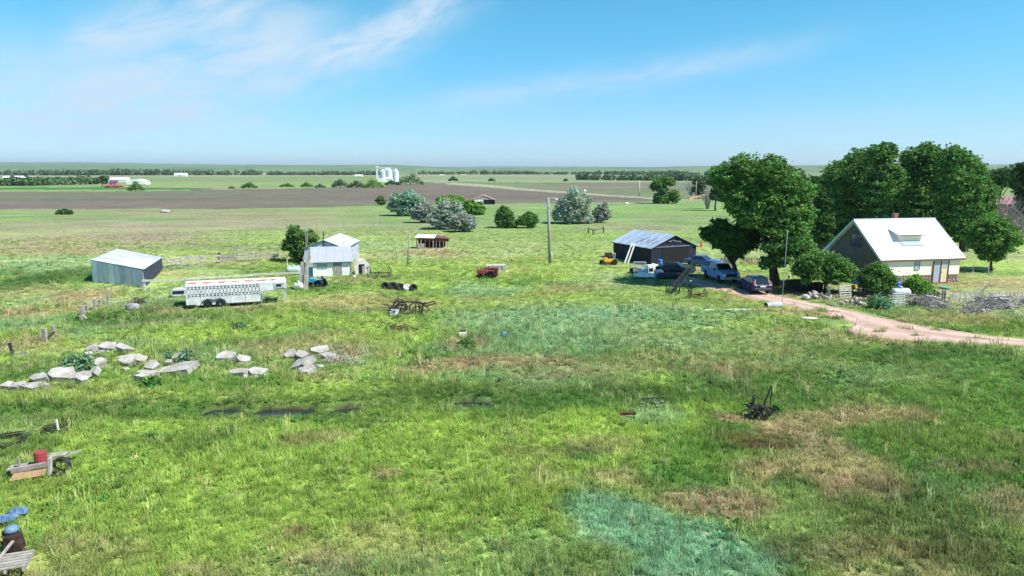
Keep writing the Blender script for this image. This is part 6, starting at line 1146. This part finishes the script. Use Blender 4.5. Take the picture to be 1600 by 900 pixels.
for (px, py, w_, lab, nb) in [(1272, 467, 3.2, 'heap of pinkish rocks beside the driveway under the branches', 46), (1335, 477, 2.4, 'low heap of pinkish rocks beside the black fence', 26)]:
    t = thing('rock_heap', lab, 'rock pile', P(px, py)); CLEAR.append((t.location.x, t.location.y, w_*.4)); src = []
    for i in range(nb):
        a = random.gauss(0, .24)*w_; b = random.gauss(0, .35)*.8; s_ = random.uniform(.22, .44); z = max(0, .62-abs(a)*.35-abs(b)*.4)*random.random()
        if i < 5:
            bm = bmesh.new(); bmesh.ops.create_icosphere(bm, subdivisions=1, radius=.5)
            for v in bm.verts: v.co *= random.uniform(.75, 1.2)
            me = bpy.data.meshes.new('rock'); bm.to_mesh(me); bm.free(); me.materials.append([mat('pink_rock', (.50, .38, .34), .9, .15, 3), mat('pale_rock', (.60, .54, .50), .9, .12, 3), mat('dark_rock', (.30, .24, .22), .9, .15, 3)][i % 3]); ob = bpy.data.objects.new('rock', me); COL.objects.link(ob); ob.parent = t; src.append(ob)
        else: ob = again(src[i % 5], t)
        ob.location = (a, b, z+s_*.3); ob.scale = (s_*1.3, s_, s_*.8); ob.rotation_euler = (random.random()*3, random.random()*3, random.random()*6)

# ------------------------------------------------------------------ concrete rubble
CONC = mat('broken_concrete', (.44, .42, .395), .92, .2, 1.8, col2=(.30, .275, .25), bump=.5, bscale=10, spec=.15)
def slab(label, x0, x1, y0, y1, tx=0.0, ty=0.0, th=.28, seed=0, name='concrete_slab', depth=None, lift=.0):
    R_ = random.Random(seed*31+5); cx = (x0+x1)/2; base = P(cx, y1); w = (x1-x0)*base.y/F*1.04; ext = (y1-y0)/F*base.y
    # the top seen at this slant: part height, part depth
    ang_ = math.atan2(H, base.y); d = depth or min(w*.8, max(.5, (ext-th*.6)/math.sin(ang_)*.62)); up = max(.0, ext-d*math.sin(ang_)-th*.5)
    n = R_.randint(5, 7); pts = []
    for i in range(n):
        a = 2*math.pi*(i+R_.uniform(-.3, .3))/n; c, s_ = math.cos(a), math.sin(a); k = 1/max(abs(c), abs(s_))**1.0; pts.append((c*k*w/2*R_.uniform(.72, 1.08), s_*k*d/2*R_.uniform(.75, 1.15)))
    bm = bmesh.new(); top = [bm.verts.new((a, b, th/2+R_.uniform(-.02, .02))) for a, b in pts]; bot = [bm.verts.new((a*R_.uniform(.95, 1.04), b*R_.uniform(.95, 1.04), -th/2)) for a, b in pts]
    bm.faces.new(top); bm.faces.new(bot[::-1])
    for i in range(n): bm.faces.new((top[i], bot[i], bot[(i+1) % n], top[(i+1) % n]))
    bmesh.ops.recalc_face_normals(bm, faces=bm.faces); bmesh.ops.bevel(bm, geom=list(bm.edges), offset=.008, segments=1, affect='EDGES'); bmesh.ops.triangulate(bm, faces=[f for f in bm.faces if len(f.verts) > 4]); bmesh.ops.subdivide_edges(bm, edges=[e_ for e_ in bm.edges if e_.calc_length() > .45], cuts=1)
    for v in bm.verts: v.co += Vector((R_.uniform(-1, 1), R_.uniform(-1, 1), R_.uniform(-1, 1)))*.018
    me = bpy.data.meshes.new(name); bm.to_mesh(me); bm.free(); me.materials.append(CONC); o = bpy.data.objects.new(name, me); COL.objects.link(o)
    tx = tx or math.atan2(up*1.1+.08, d)*.8; o.location = (base.x, base.y+d*.5, base.z+th*.30+abs(math.sin(tx))*d*.35+abs(math.sin(ty))*w*.25+lift); o.rotation_euler = (tx, ty, R_.uniform(-.1, .1))
    CLEAR.append((base.x-w*.25, base.y+d*.6, max(.25, w*.26))); CLEAR.append((base.x+w*.25, base.y+d*.6, max(.25, w*.26)))
    return tag(o, label, 'concrete slab', 'broken concrete slabs dumped in the meadow')
SL = [(0, 19, 596, 610, 0, .1, 'small chunk at the far left edge of the picture'), (12, 40, 598, 612, 0, -.15, 'pale chunk second from the left edge with dark soil behind'), (40, 74, 585, 600, 0, -.2, 'slab tilted left above the lowest wide slab'), (64, 109, 573, 597, .3, .12, 'largest slab of the left group with peaked top'),
      (24, 76, 596, 613, 0, 0, 'lowest wide slab of the left group, partly under grass'), (104, 136, 582, 596, 0, -.25, 'slab leaning against the right side of the largest left one'), (114, 136, 588, 600, 0, .2, 'small dark edged slab in front of the leaning one'), (135, 154, 573, 590, .5, -.5, 'narrow upturned slab right of the leafy weed'),
      (139, 162, 560, 574, .4, .1, 'square slab standing alone above the narrow upturned one'), (128, 150, 536, 550, .3, -.2, 'left half of the topmost pair behind the rubble'), (148, 177, 535, 548, .3, .1, 'right half of the topmost pair with a dark hole'), (176, 210, 541, 552, 0, .25, 'greyish thin slab sloping right from the topmost pair'),
      (181, 211, 551, 573, .5, 0, 'big blocky slab at the left of the middle group'), (206, 226, 555, 571, .3, .4, 'wedge leaning right off the big blocky slab'), (223, 248, 557, 583, .6, .1, 'tall rough slab in the centre of the middle group'), (208, 247, 583, 592, 0, 0, 'long thin slab lying flat, upper one of two'),
      (206, 246, 590, 600, 0, .05, 'long thin slab lying flat, lower one of two'), (246, 301, 567, 589, .25, -.15, 'widest slab of the middle group sloping left'), (265, 286, 555, 567, .3, -.3, 'slab behind the widest one beside a leafy weed'), (336, 368, 551, 566, .3, .1, 'rounded slab left of the pair in the centre left meadow'),
      (365, 389, 557, 571, .2, .3, 'smaller slab right of the pair in the centre left meadow'), (355, 386, 577, 590, 0, -.1, 'flat slab half sunk in grass, left of two'), (384, 417, 575, 589, 0, .1, 'flat slab half sunk in grass, right of two'), (442, 461, 544, 562, .6, -.1, 'upright slab at the left of the right hand group'),
      (458, 483, 550, 565, .4, .1, 'rough slab between the upright one and the pale block'), (482, 513, 542, 557, .4, .05, 'pale smooth block at the right of the right hand group'), (450, 493, 563, 582, .2, -.45, 'long beam like slab tilted up to the right'), (464, 493, 574, 590, 0, -.1, 'slab lying below the tilted beam like one'), (496, 524, 552, 564, .1, .1, 'low slab fading into dry grass at the right end'),
      (256, 268, 562, 573, .3, .1, 'small stub between the tall rough and the widest slab')]
for i, (x0, x1, y0, y1, tx, ty, lab) in enumerate(SL): slab(lab, x0, x1, y0, y1, tx, ty, seed=i+1, th=.34 if (x1-x0) < 40 else .40)
# loose chunks broken off the slabs
for i in range(34):
    x0, y0, w_, h_ = random.choice([(75, 592, 80, 20), (160, 560, 60, 25), (235, 582, 80, 16), (370, 566, 50, 14), (395, 584, 50, 8), (480, 565, 60, 18), (150, 545, 60, 8)]); wh_ = 'in front of the left group of big slabs' if x0 < 130 else ('among the middle group of big slabs' if x0 < 300 and y0 > 550 else ('beside the topmost slabs' if x0 < 300 else ('beside the centre left slabs' if x0 < 420 else 'among the right hand group of slabs'))); p = P(x0+random.uniform(-.5, .5)*w_, y0+random.uniform(-.5, .5)*h_+4, .05); s_ = random.uniform(.16, .42); bm = bmesh.new(); bmesh.ops.create_cube(bm, size=1)
    for v in bm.verts: v.co = Vector((v.co.x*random.uniform(.7, 1.3), v.co.y*random.uniform(.6, 1.2), v.co.z*random.uniform(.3, .7)))*s_
    me = bpy.data.meshes.new('concrete_chunk'); bm.to_mesh(me); bm.free(); me.materials.append(CONC); o = bpy.data.objects.new('concrete_chunk', me); COL.objects.link(o); o.location = p; o.rotation_euler = (random.uniform(-.4, .4), random.uniform(-.4, .4), random.random()*6); tag(o, 'small loose broken concrete chunk '+wh_, 'concrete chunk', 'small loose concrete chunks '+wh_); CLEAR.append((p.x, p.y, .2))
# leafy weeds
def weed(label, px, py, w, h, leaf, n=260, name='leafy_weed', size=.16):
    b = P(px, py); t = thing(name, label, 'weed', b); R = w*b.y/F/2; hh = h*b.y/F; bl = [(0, 0, hh*.5, R*.8), (R*.4, .1, hh*.4, R*.6), (-R*.4, -.05, hh*.35, R*.6)]; V, Fq, T = leafcloud(bl, n, size, sub=R*.4, tv=.2, aspect=2.6, flat=hh/(2*R)+.3, up=.6); V[:, 2] = np.abs(V[:, 2])
    npmesh('leaves', V, Fq, leaf, t, tint=T); mb = MB(); [mb.tube([(0, 0, 0), (random.uniform(-.5, .5)*R, random.uniform(-.5, .5)*R, hh*.7)], .015, 3) for _ in range(5)]; mb.build('stem', L_STEM, t); return t
L_STEM = mat('green_stem', (.10, .16, .05)); L_BG = leafmat('blue_green_weed_leaf', (.14, .27, .15))
weed('large dark blue green weed growing among the left concrete slabs', 125, 582, 38, 30, L_BG, 900); weed('blue green weed at the back of the widest middle slab', 292, 568, 22, 18, L_BG, 500); weed('small green weed between rubble groups', 262, 563, 14, 12, L_BG, 300); weed('dark green weed clump in a bare patch of the middle meadow', 731, 541, 25, 9, L_MID, 500)
weed('green weed right of the old implement with slanting poles', 1214, 646, 14, 12, L_COT, 260); weed('dark weed in the meadow below the trailer', 374, 513, 16, 9, L_BG, 260); weed('leafy weed below the two thin slabs', 240, 605, 30, 12, L_COT, 420); weed('pale weeds at the foot of the black fence', 1378, 483, 40, 16, L_BG, 700)

# ------------------------------------------------------------------ junk at the lower left
def Pb(px, py, dz=0): return P(px, py, dz)
o0 = P(48, 750); t = thing('wooden_platform', 'broken wooden platform with grey beam and ochre board under the red drum', 'platform', o0); k = o0.y/F*1.12
v = lambda px, py, z: (Vector((atd(px, py, o0.y).x-o0.x, 0, 0))+Vector((0, 0, z)))
MB().bar((-.62, -.1, .42), (.62, .25, .55), .20, .16).build('beam', mat('grey_pink_beam', (.34, .27, .25), .9, .12, 3), t); MB().slab([(-.55, -.42, .12), (.62, -.08, .22), (.60, .10, .42), (-.5, -.18, .34)], .04).build('board', mat('ochre_board', (.36, .24, .13), .9, .12, 3), t); MB().bar((.62, .2, 0), (.68, .25, .8), .12).build('post', PK, t); MB().bar((-.62, .3, 0), (-.60, .3, .75), .07).build('post', GREYWOOD, t)
MB().slab([(-1.0, .1, .35), (-.2, .4, .38), (-.25, .8, .42), (-1.05, .5, .38)], .05).build('board', GREYWOOD, t)
barrel('weathered red drum standing on the broken platform', 0, 0, .23, .42, mat('red_drum', (.34, .05, .06), .5, .2, 3, col2=(.28, .05, .05)), 'drum', 'drum', loc=P(60, 745)+Vector((.0, .25, .50)))
t = thing('metal_sheet', 'grey bent metal sheets lying behind the red drum', 'metal sheet', P(92, 730)); MB().slab([(-.65, .1, .35), (.1, .25, .40), (.12, .55, .46), (-.55, .50, .42)], .03).build('sheet', GREYWOOD, t); MB().slab([(.06, .2, .32), (.55, .42, .48), (.52, .72, .48), (.15, .6, .38)], .03).build('sheet', GREYWOOD, t)
t = tangle('scrap_heap', 'dark scrap iron heap below the grey metal sheets', 'scrap', 83, 742, .9, .6, .5, 26, IRON, .05, 3, 41)
for (px, py, r, lab, sd_) in [(92, 676, .62, 'coil of dark wire around a white stake', 1), (8, 694, .9, 'large dark wire coil at the left edge', 2)]:
    t = thing('wire_coil', lab, 'wire coil', P(px, py)); CLEAR.append((t.location.x, t.location.y, r*.5)); mb = MB()
    for i in range(9): q = r*random.uniform(.75, 1.05); ph = random.random()*.3; mb.tube([(q*math.cos(a_)+random.uniform(-.03, .03), q*.9*math.sin(a_), .12+i*.025+.06*math.sin(2*a_+ph)) for a_ in [k*2*math.pi/24 for k in range(25)]], .016, 3)
    mb.build('wire_loops', IRON, t)
    if sd_ == 1: MB().bar((0, 0, 0), (-.05, 0, .62), .06).build('stake', WHITE, t)
BT = mat('blue_tarp', (.12, .22, .36), .7, .25, 3, col2=(.06, .12, .2))
cloth('blue_tarpaulin', 'crumpled light blue tarpaulin in the grass at the left edge', 8, 818, .7, .45, .22, BT, .3, seed=1); cloth('blue_tarpaulin', 'blue tarpaulin scrap right of the light crumpled one', 28, 808, .6, .4, .28, BT, .5, seed=2)
t = thing('dark_machine', 'dark rusty machine with blue domed cap at the lower left edge', 'machine', P(20, 868)); lo = t.location.copy(); MB().box((0, .1, .42), (.55, .5, .6), taper=(.8, .8)).build('body', mat('dark_brown_iron', (.06, .035, .03), .9, .3, 5), t, bevel=.08); MB().lathe([(.20, 0), (.21, .08), (.16, .17), (.05, .21)], (-.05, .15, .74), 14).build('cap', mat('blue_cap', (.14, .24, .34), .5), t, smooth=True); mb = MB(); [mb.bar((random.uniform(-.4, .3), random.uniform(-.2, .3), 0), (random.uniform(-.4, .4), random.uniform(-.2, .3), random.uniform(.4, .8)), .05) for _ in range(14)]; mb.build('iron_bars', RUST, t); CLEAR.append((lo.x, lo.y-.1, .5))
t = thing('pallet', 'weathered grey pallet lying at the bottom left corner', 'pallet', P(18, 896), .35); CLEAR.append((P(18, 896).x, P(18, 896).y+.3, .7))
for i in range(6): MB().box((0, -.4+i*.17, .42), (1.0, .11, .03)).build('slat', GREYWOOD, t)
for x_ in (-.46, 0, .46): MB().box((x_, 0, .34), (.06, 1.0, .10)).build('stringer', GREYWOOD, t)
MB().bar((-.35, .2, .44), (-.1, .75, .7), .08, .05).build('slat', GREYWOOD, t)
# ------------------------------------------------------------------ grass: real tufts out to ~120 m, thinning and coarsening with distance
def inrect(x, y):
    r = np.zeros(x.shape, bool)
    for ox, oy, a, x0, x1, y0, y1 in RECTS:
        u = (x-ox)*math.cos(a)+(y-oy)*math.sin(a); v = -(x-ox)*math.sin(a)+(y-oy)*math.cos(a); r |= (u > x0) & (u < x1) & (v > y0) & (v < y1)
    return r
def scatter(r0, r1, dens):
    n = int(dens*math.radians(84)*(r1*r1-r0*r0)/2); r = np.sqrt(RNG.uniform(r0*r0, r1*r1, n)); a = RNG.uniform(-math.radians(42), math.radians(42), n); return r*np.sin(a), r*np.cos(a)
xs, ys, ss = [], [], []
for r0, r1, dn, sc_ in ((15, 26, 60, .72), (26, 38, 42, .85), (38, 52, 24, 1.0), (52, 70, 12, 1.2), (70, 95, 5.5, 1.5), (95, 150, 2.0, 1.8)):
    x, y = scatter(r0, r1, dn); xs.append(x); ys.append(y); ss.append(np.full(len(x), sc_))
x, y, s = map(np.concatenate, (xs, ys, ss))
px_, py_ = to_px(x, y); keep = (px_ > -120) & (px_ < 1720)
keep &= ~inrect(x, y)
x, y, s = x[keep], y[keep], s[keep]
dr = ondrive(x, y, .12); strip = dr & (fbm(x, y, 1.2, 3, 801) > .70); keep = ~dr | strip; x, y, s = x[keep], y[keep], s[keep]
hf = .35+1.0*fbm(x, y, 3.5, 4, 811)+.5*(fbm(x, y, .8, 3, 815)-.5)
# mown places are short
p_, q_ = to_px(x, y)
mown = np.maximum(sm(1480, 1520, p_)*sm(476, 466, q_), sm(470, 440, q_)*sm(880, 980, p_)*.6); hf = hf*(1-.75*mown)
hf = np.where(y > 60, hf*.55, hf)*(1-.65*sm(85, 145, y))
hf = hf*np.where(y > 60, 1.0, .72)
for cx, cy, r in CLEAR:
    m_ = (np.abs(x-cx) < r+1.6) & (np.abs(y-cy) < r+2.2)
    d = np.hypot(x-cx, y-cy); f_ = np.where(m_, sm(r*.6, r+.5, d), 1.0); front = m_ & (d >= r*.5) & (y < cy); hf = np.where(front, hf*np.maximum(f_, .8), hf*np.where(m_ & (y >= cy-.1), f_, 1))
yc_ = np.interp(x, DX, DY); shore = pool(x)*sm(-2.6, -.4, y-yc_)*sm(.9, .2, y-yc_); hf = hf*(1-.78*shore)
# in the water only sparse tall sedge
dt = ditch(x, y); pw = pool(x)*(dt < .85); keep = (hf > .06) & ~((pw > .3) & (RNG.random(len(x)) < .92)); x, y, s, hf = x[keep], y[keep], s[keep], hf[keep]
# soft blue-green stands and dense greens grow as clumps
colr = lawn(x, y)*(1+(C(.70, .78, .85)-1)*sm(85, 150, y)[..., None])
lum = colr.mean(-1); nv = RNG.normal(1.0, .22, len(x)); fine = .70+.66*fbm(x, y, .6, 3, 821)
shade = np.clip(nv*fine*1.06, .35, 1.9)
dry = RNG.random(len(x)) < .045; colr[dry] = colr[dry]*.4+np.array([.46, .41, .22])*.6
lt = (RNG.random(len(x)) < .14); colr[lt] = colr[lt]*np.array([1.45, 1.35, 1.5]); dk = (RNG.random(len(x)) < .18); colr[dk] = colr[dk]*np.array([.55, .68, .6])
z = gzv(x, y)-.02
N = len(x); print('grass tufts', N)
def tuft(seed, n, h, spread, w):
    R_ = np.random.default_rng(seed); V = []; Fq = []
    for i in range(n):
        a = R_.uniform(0, 6.28); rad = spread*math.sqrt(R_.random()); bx, by = rad*math.cos(a), rad*math.sin(a); l = h*R_.uniform(.55, 1.1); le = R_.uniform(.15, .75)*l; a2 = R_.uniform(0, 6.28); dx, dy = math.cos(a2), math.sin(a2); px, py = -dy*w*.5, dx*w*.5; k = len(V)
        V += [(bx-px, by-py, 0), (bx+px, by+py, 0), (bx+dx*le*.3+px*.9, by+dy*le*.3+py*.9, l*.55), (bx+dx*le*.3-px*.9, by+dy*le*.3-py*.9, l*.55), (bx+dx*le+px*.15, by+dy*le+py*.15, l*.95), (bx+dx*le-px*.15, by+dy*le-py*.15, l*.95)]
        Fq += [(k, k+1, k+2, k+3), (k+3, k+2, k+4, k+5)]
    return np.array(V), np.array(Fq)
def rosette(seed, n, l, w):
    R_ = np.random.default_rng(seed); V = []; Fq = []
    for i in range(n):
        a = 6.283*i/n+R_.uniform(-.3, .3); ll = l*R_.uniform(.6, 1.1); el = R_.uniform(.3, 1.2); d = np.array([math.cos(a)*math.cos(el), math.sin(a)*math.cos(el), math.sin(el)]); s = np.array([-math.sin(a), math.cos(a), 0])*w; k = len(V); up = np.array([0, 0, .03])
        V += [up, up+d*ll*.5-s*.5, up+d*ll-np.array([0, 0, .05]), up+d*ll*.5+s*.5]; Fq.append((k, k+1, k+2, k+3))
    return np.array(V), np.array(Fq)
def stalks(seed, n, h):
    R_ = np.random.default_rng(seed); V = []; Fq = []
    for i in range(n):
        a = R_.uniform(0, 6.28); b = np.array([math.cos(a), math.sin(a), 0])*R_.uniform(0, .15); t = b+np.array([R_.normal(0, .1), R_.normal(0, .1), h*R_.uniform(.7, 1.1)]); s = np.array([.009, .004, 0]); k = len(V)
        V += [b-s, b+s, t+s, t-s]; Fq.append((k, k+1, k+2, k+3)); s2 = np.array([.022, .01, 0]); k = len(V); V += [t-s2, t+s2, t+s2*.4+np.array([.02, 0, .11]), t-s2*.4+np.array([.02, 0, .11])]; Fq.append((k, k+1, k+2, k+3))
    return np.array(V), np.array(Fq)
GM = leafmat('grass_blade', (1, 1, 1), instancer=True, trans=.38, rough=.6)
gc = bpy.data.collections.new('grass_tufts')
for i, (n, h, sp, w) in enumerate(((16, .34, .17, .020), (14, .42, .14, .022), (20, .26, .20, .024), (12, .50, .12, .016))):
    V, Fq = tuft(60+i, n, h, sp, w); o = npmesh('grass_tuft', V, Fq, GM); COL.objects.unlink(o); gc.objects.link(o)
for i in (4, 5):
    V, Fq = rosette(71, 13, .30, .11) if i == 4 else stalks(73, 9, .62)
    o = npmesh('grass_tuft', V, Fq, GM); COL.objects.unlink(o); gc.objects.link(o)
vi = RNG.integers(0, 4, N); wz = fbm(x, y, 3.2, 4, 831); rr_ = RNG.random(N); ros = (rr_ < .03+.28*sm(.55, .75, wz)) & (y < 62); sta = (~ros) & (rr_ > 1-.012-.07*sm(.55, .75, fbm(x, y, 5, 3, 841))) & (y < 62); vi[ros] = 4; vi[sta] = 5
colr[ros] = colr[ros]*np.array([.55, .78, .75]); colr[sta] = colr[sta]*.55+np.array([.42, .41, .20])*.45
me = bpy.data.meshes.new('grass'); me.vertices.add(N); me.vertices.foreach_set('co', np.stack([x, y, z], -1).astype(np.float32).ravel())
def pattr(nm, typ, data, key):
    a = me.attributes.new(nm, typ, 'POINT'); a.data.foreach_set(key, np.asarray(data, np.float32).ravel())
one = np.ones(N); a = me.attributes.new('vi', 'INT', 'POINT'); a.data.foreach_set('value', vi.astype(np.int32))
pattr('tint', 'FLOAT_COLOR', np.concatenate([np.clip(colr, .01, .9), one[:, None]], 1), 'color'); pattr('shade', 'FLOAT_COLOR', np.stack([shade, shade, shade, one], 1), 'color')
pattr('sc', 'FLOAT_VECTOR', np.stack([s, s, np.maximum(hf, .12)*np.sqrt(s)*1.25*np.where(RNG.random(N) < .07, 1.7, 1.0)], 1), 'vector'); pattr('rot', 'FLOAT_VECTOR', np.stack([RNG.normal(0, .12, N), RNG.normal(0, .12, N), RNG.uniform(0, 6.28, N)], 1), 'vector')
go = bpy.data.objects.new('grass', me); COL.objects.link(go); tag(go, 'tufts of mixed green, yellowish and blue green grass covering the meadow', 'grass', kind='stuff')
ng = bpy.data.node_groups.new('scatter_grass', 'GeometryNodeTree'); ng.interface.new_socket('Geometry', in_out='INPUT', socket_type='NodeSocketGeometry'); ng.interface.new_socket('Geometry', in_out='OUTPUT', socket_type='NodeSocketGeometry')
nn = ng.nodes; li = ng.links; gi, gout = nn.new('NodeGroupInput'), nn.new('NodeGroupOutput'); iop = nn.new('GeometryNodeInstanceOnPoints'); ci = nn.new('GeometryNodeCollectionInfo'); ci.inputs[0].default_value = gc; ci.inputs['Separate Children'].default_value = True; ci.inputs['Reset Children'].default_value = True
def na(nm, ty): a = nn.new('GeometryNodeInputNamedAttribute'); a.data_type = ty; a.inputs[0].default_value = nm; return a.outputs[0]
e2r = nn.new('FunctionNodeEulerToRotation'); li.new(na('rot', 'FLOAT_VECTOR'), e2r.inputs[0])
m2p = nn.new('GeometryNodeMeshToPoints'); li.new(gi.outputs[0], m2p.inputs[0]); li.new(m2p.outputs[0], iop.inputs['Points']); li.new(ci.outputs[0], iop.inputs['Instance']); iop.inputs['Pick Instance'].default_value = True
li.new(na('vi', 'INT'), iop.inputs['Instance Index']); li.new(e2r.outputs[0], iop.inputs['Rotation']); li.new(na('sc', 'FLOAT_VECTOR'), iop.inputs['Scale']); li.new(iop.outputs[0], gout.inputs[0]); mo = go.modifiers.new('scatter', 'NODES'); mo.node_group = ng

# ------------------------------------------------------------------ air
hz = MB().box((0, 0, 0), (44000, 44000, 182)).build('haze', None) if False else None
me = bpy.data.meshes.new('haze'); mb = MB().box((0, 0, 0), (44000, 44000, 204)); me.from_pydata([tuple(v) for v in mb.v], [], mb.f); hz = bpy.data.objects.new('haze', me); COL.objects.link(hz); hz.location = (0, 0, 100); hz['kind'] = 'stuff'
m = bpy.data.materials.new('haze_air'); m.use_nodes = True; m.node_tree.nodes.clear(); pv = m.node_tree.nodes.new('ShaderNodeVolumePrincipled'); pv.inputs['Color'].default_value = (.74, .88, 1.0, 1); pv.inputs['Density'].default_value = 6.5e-5; pv.inputs['Anisotropy'].default_value = .25
om = m.node_tree.nodes.new('ShaderNodeOutputMaterial'); m.node_tree.links.new(pv.outputs[0], om.inputs['Volume']); me.materials.append(m)
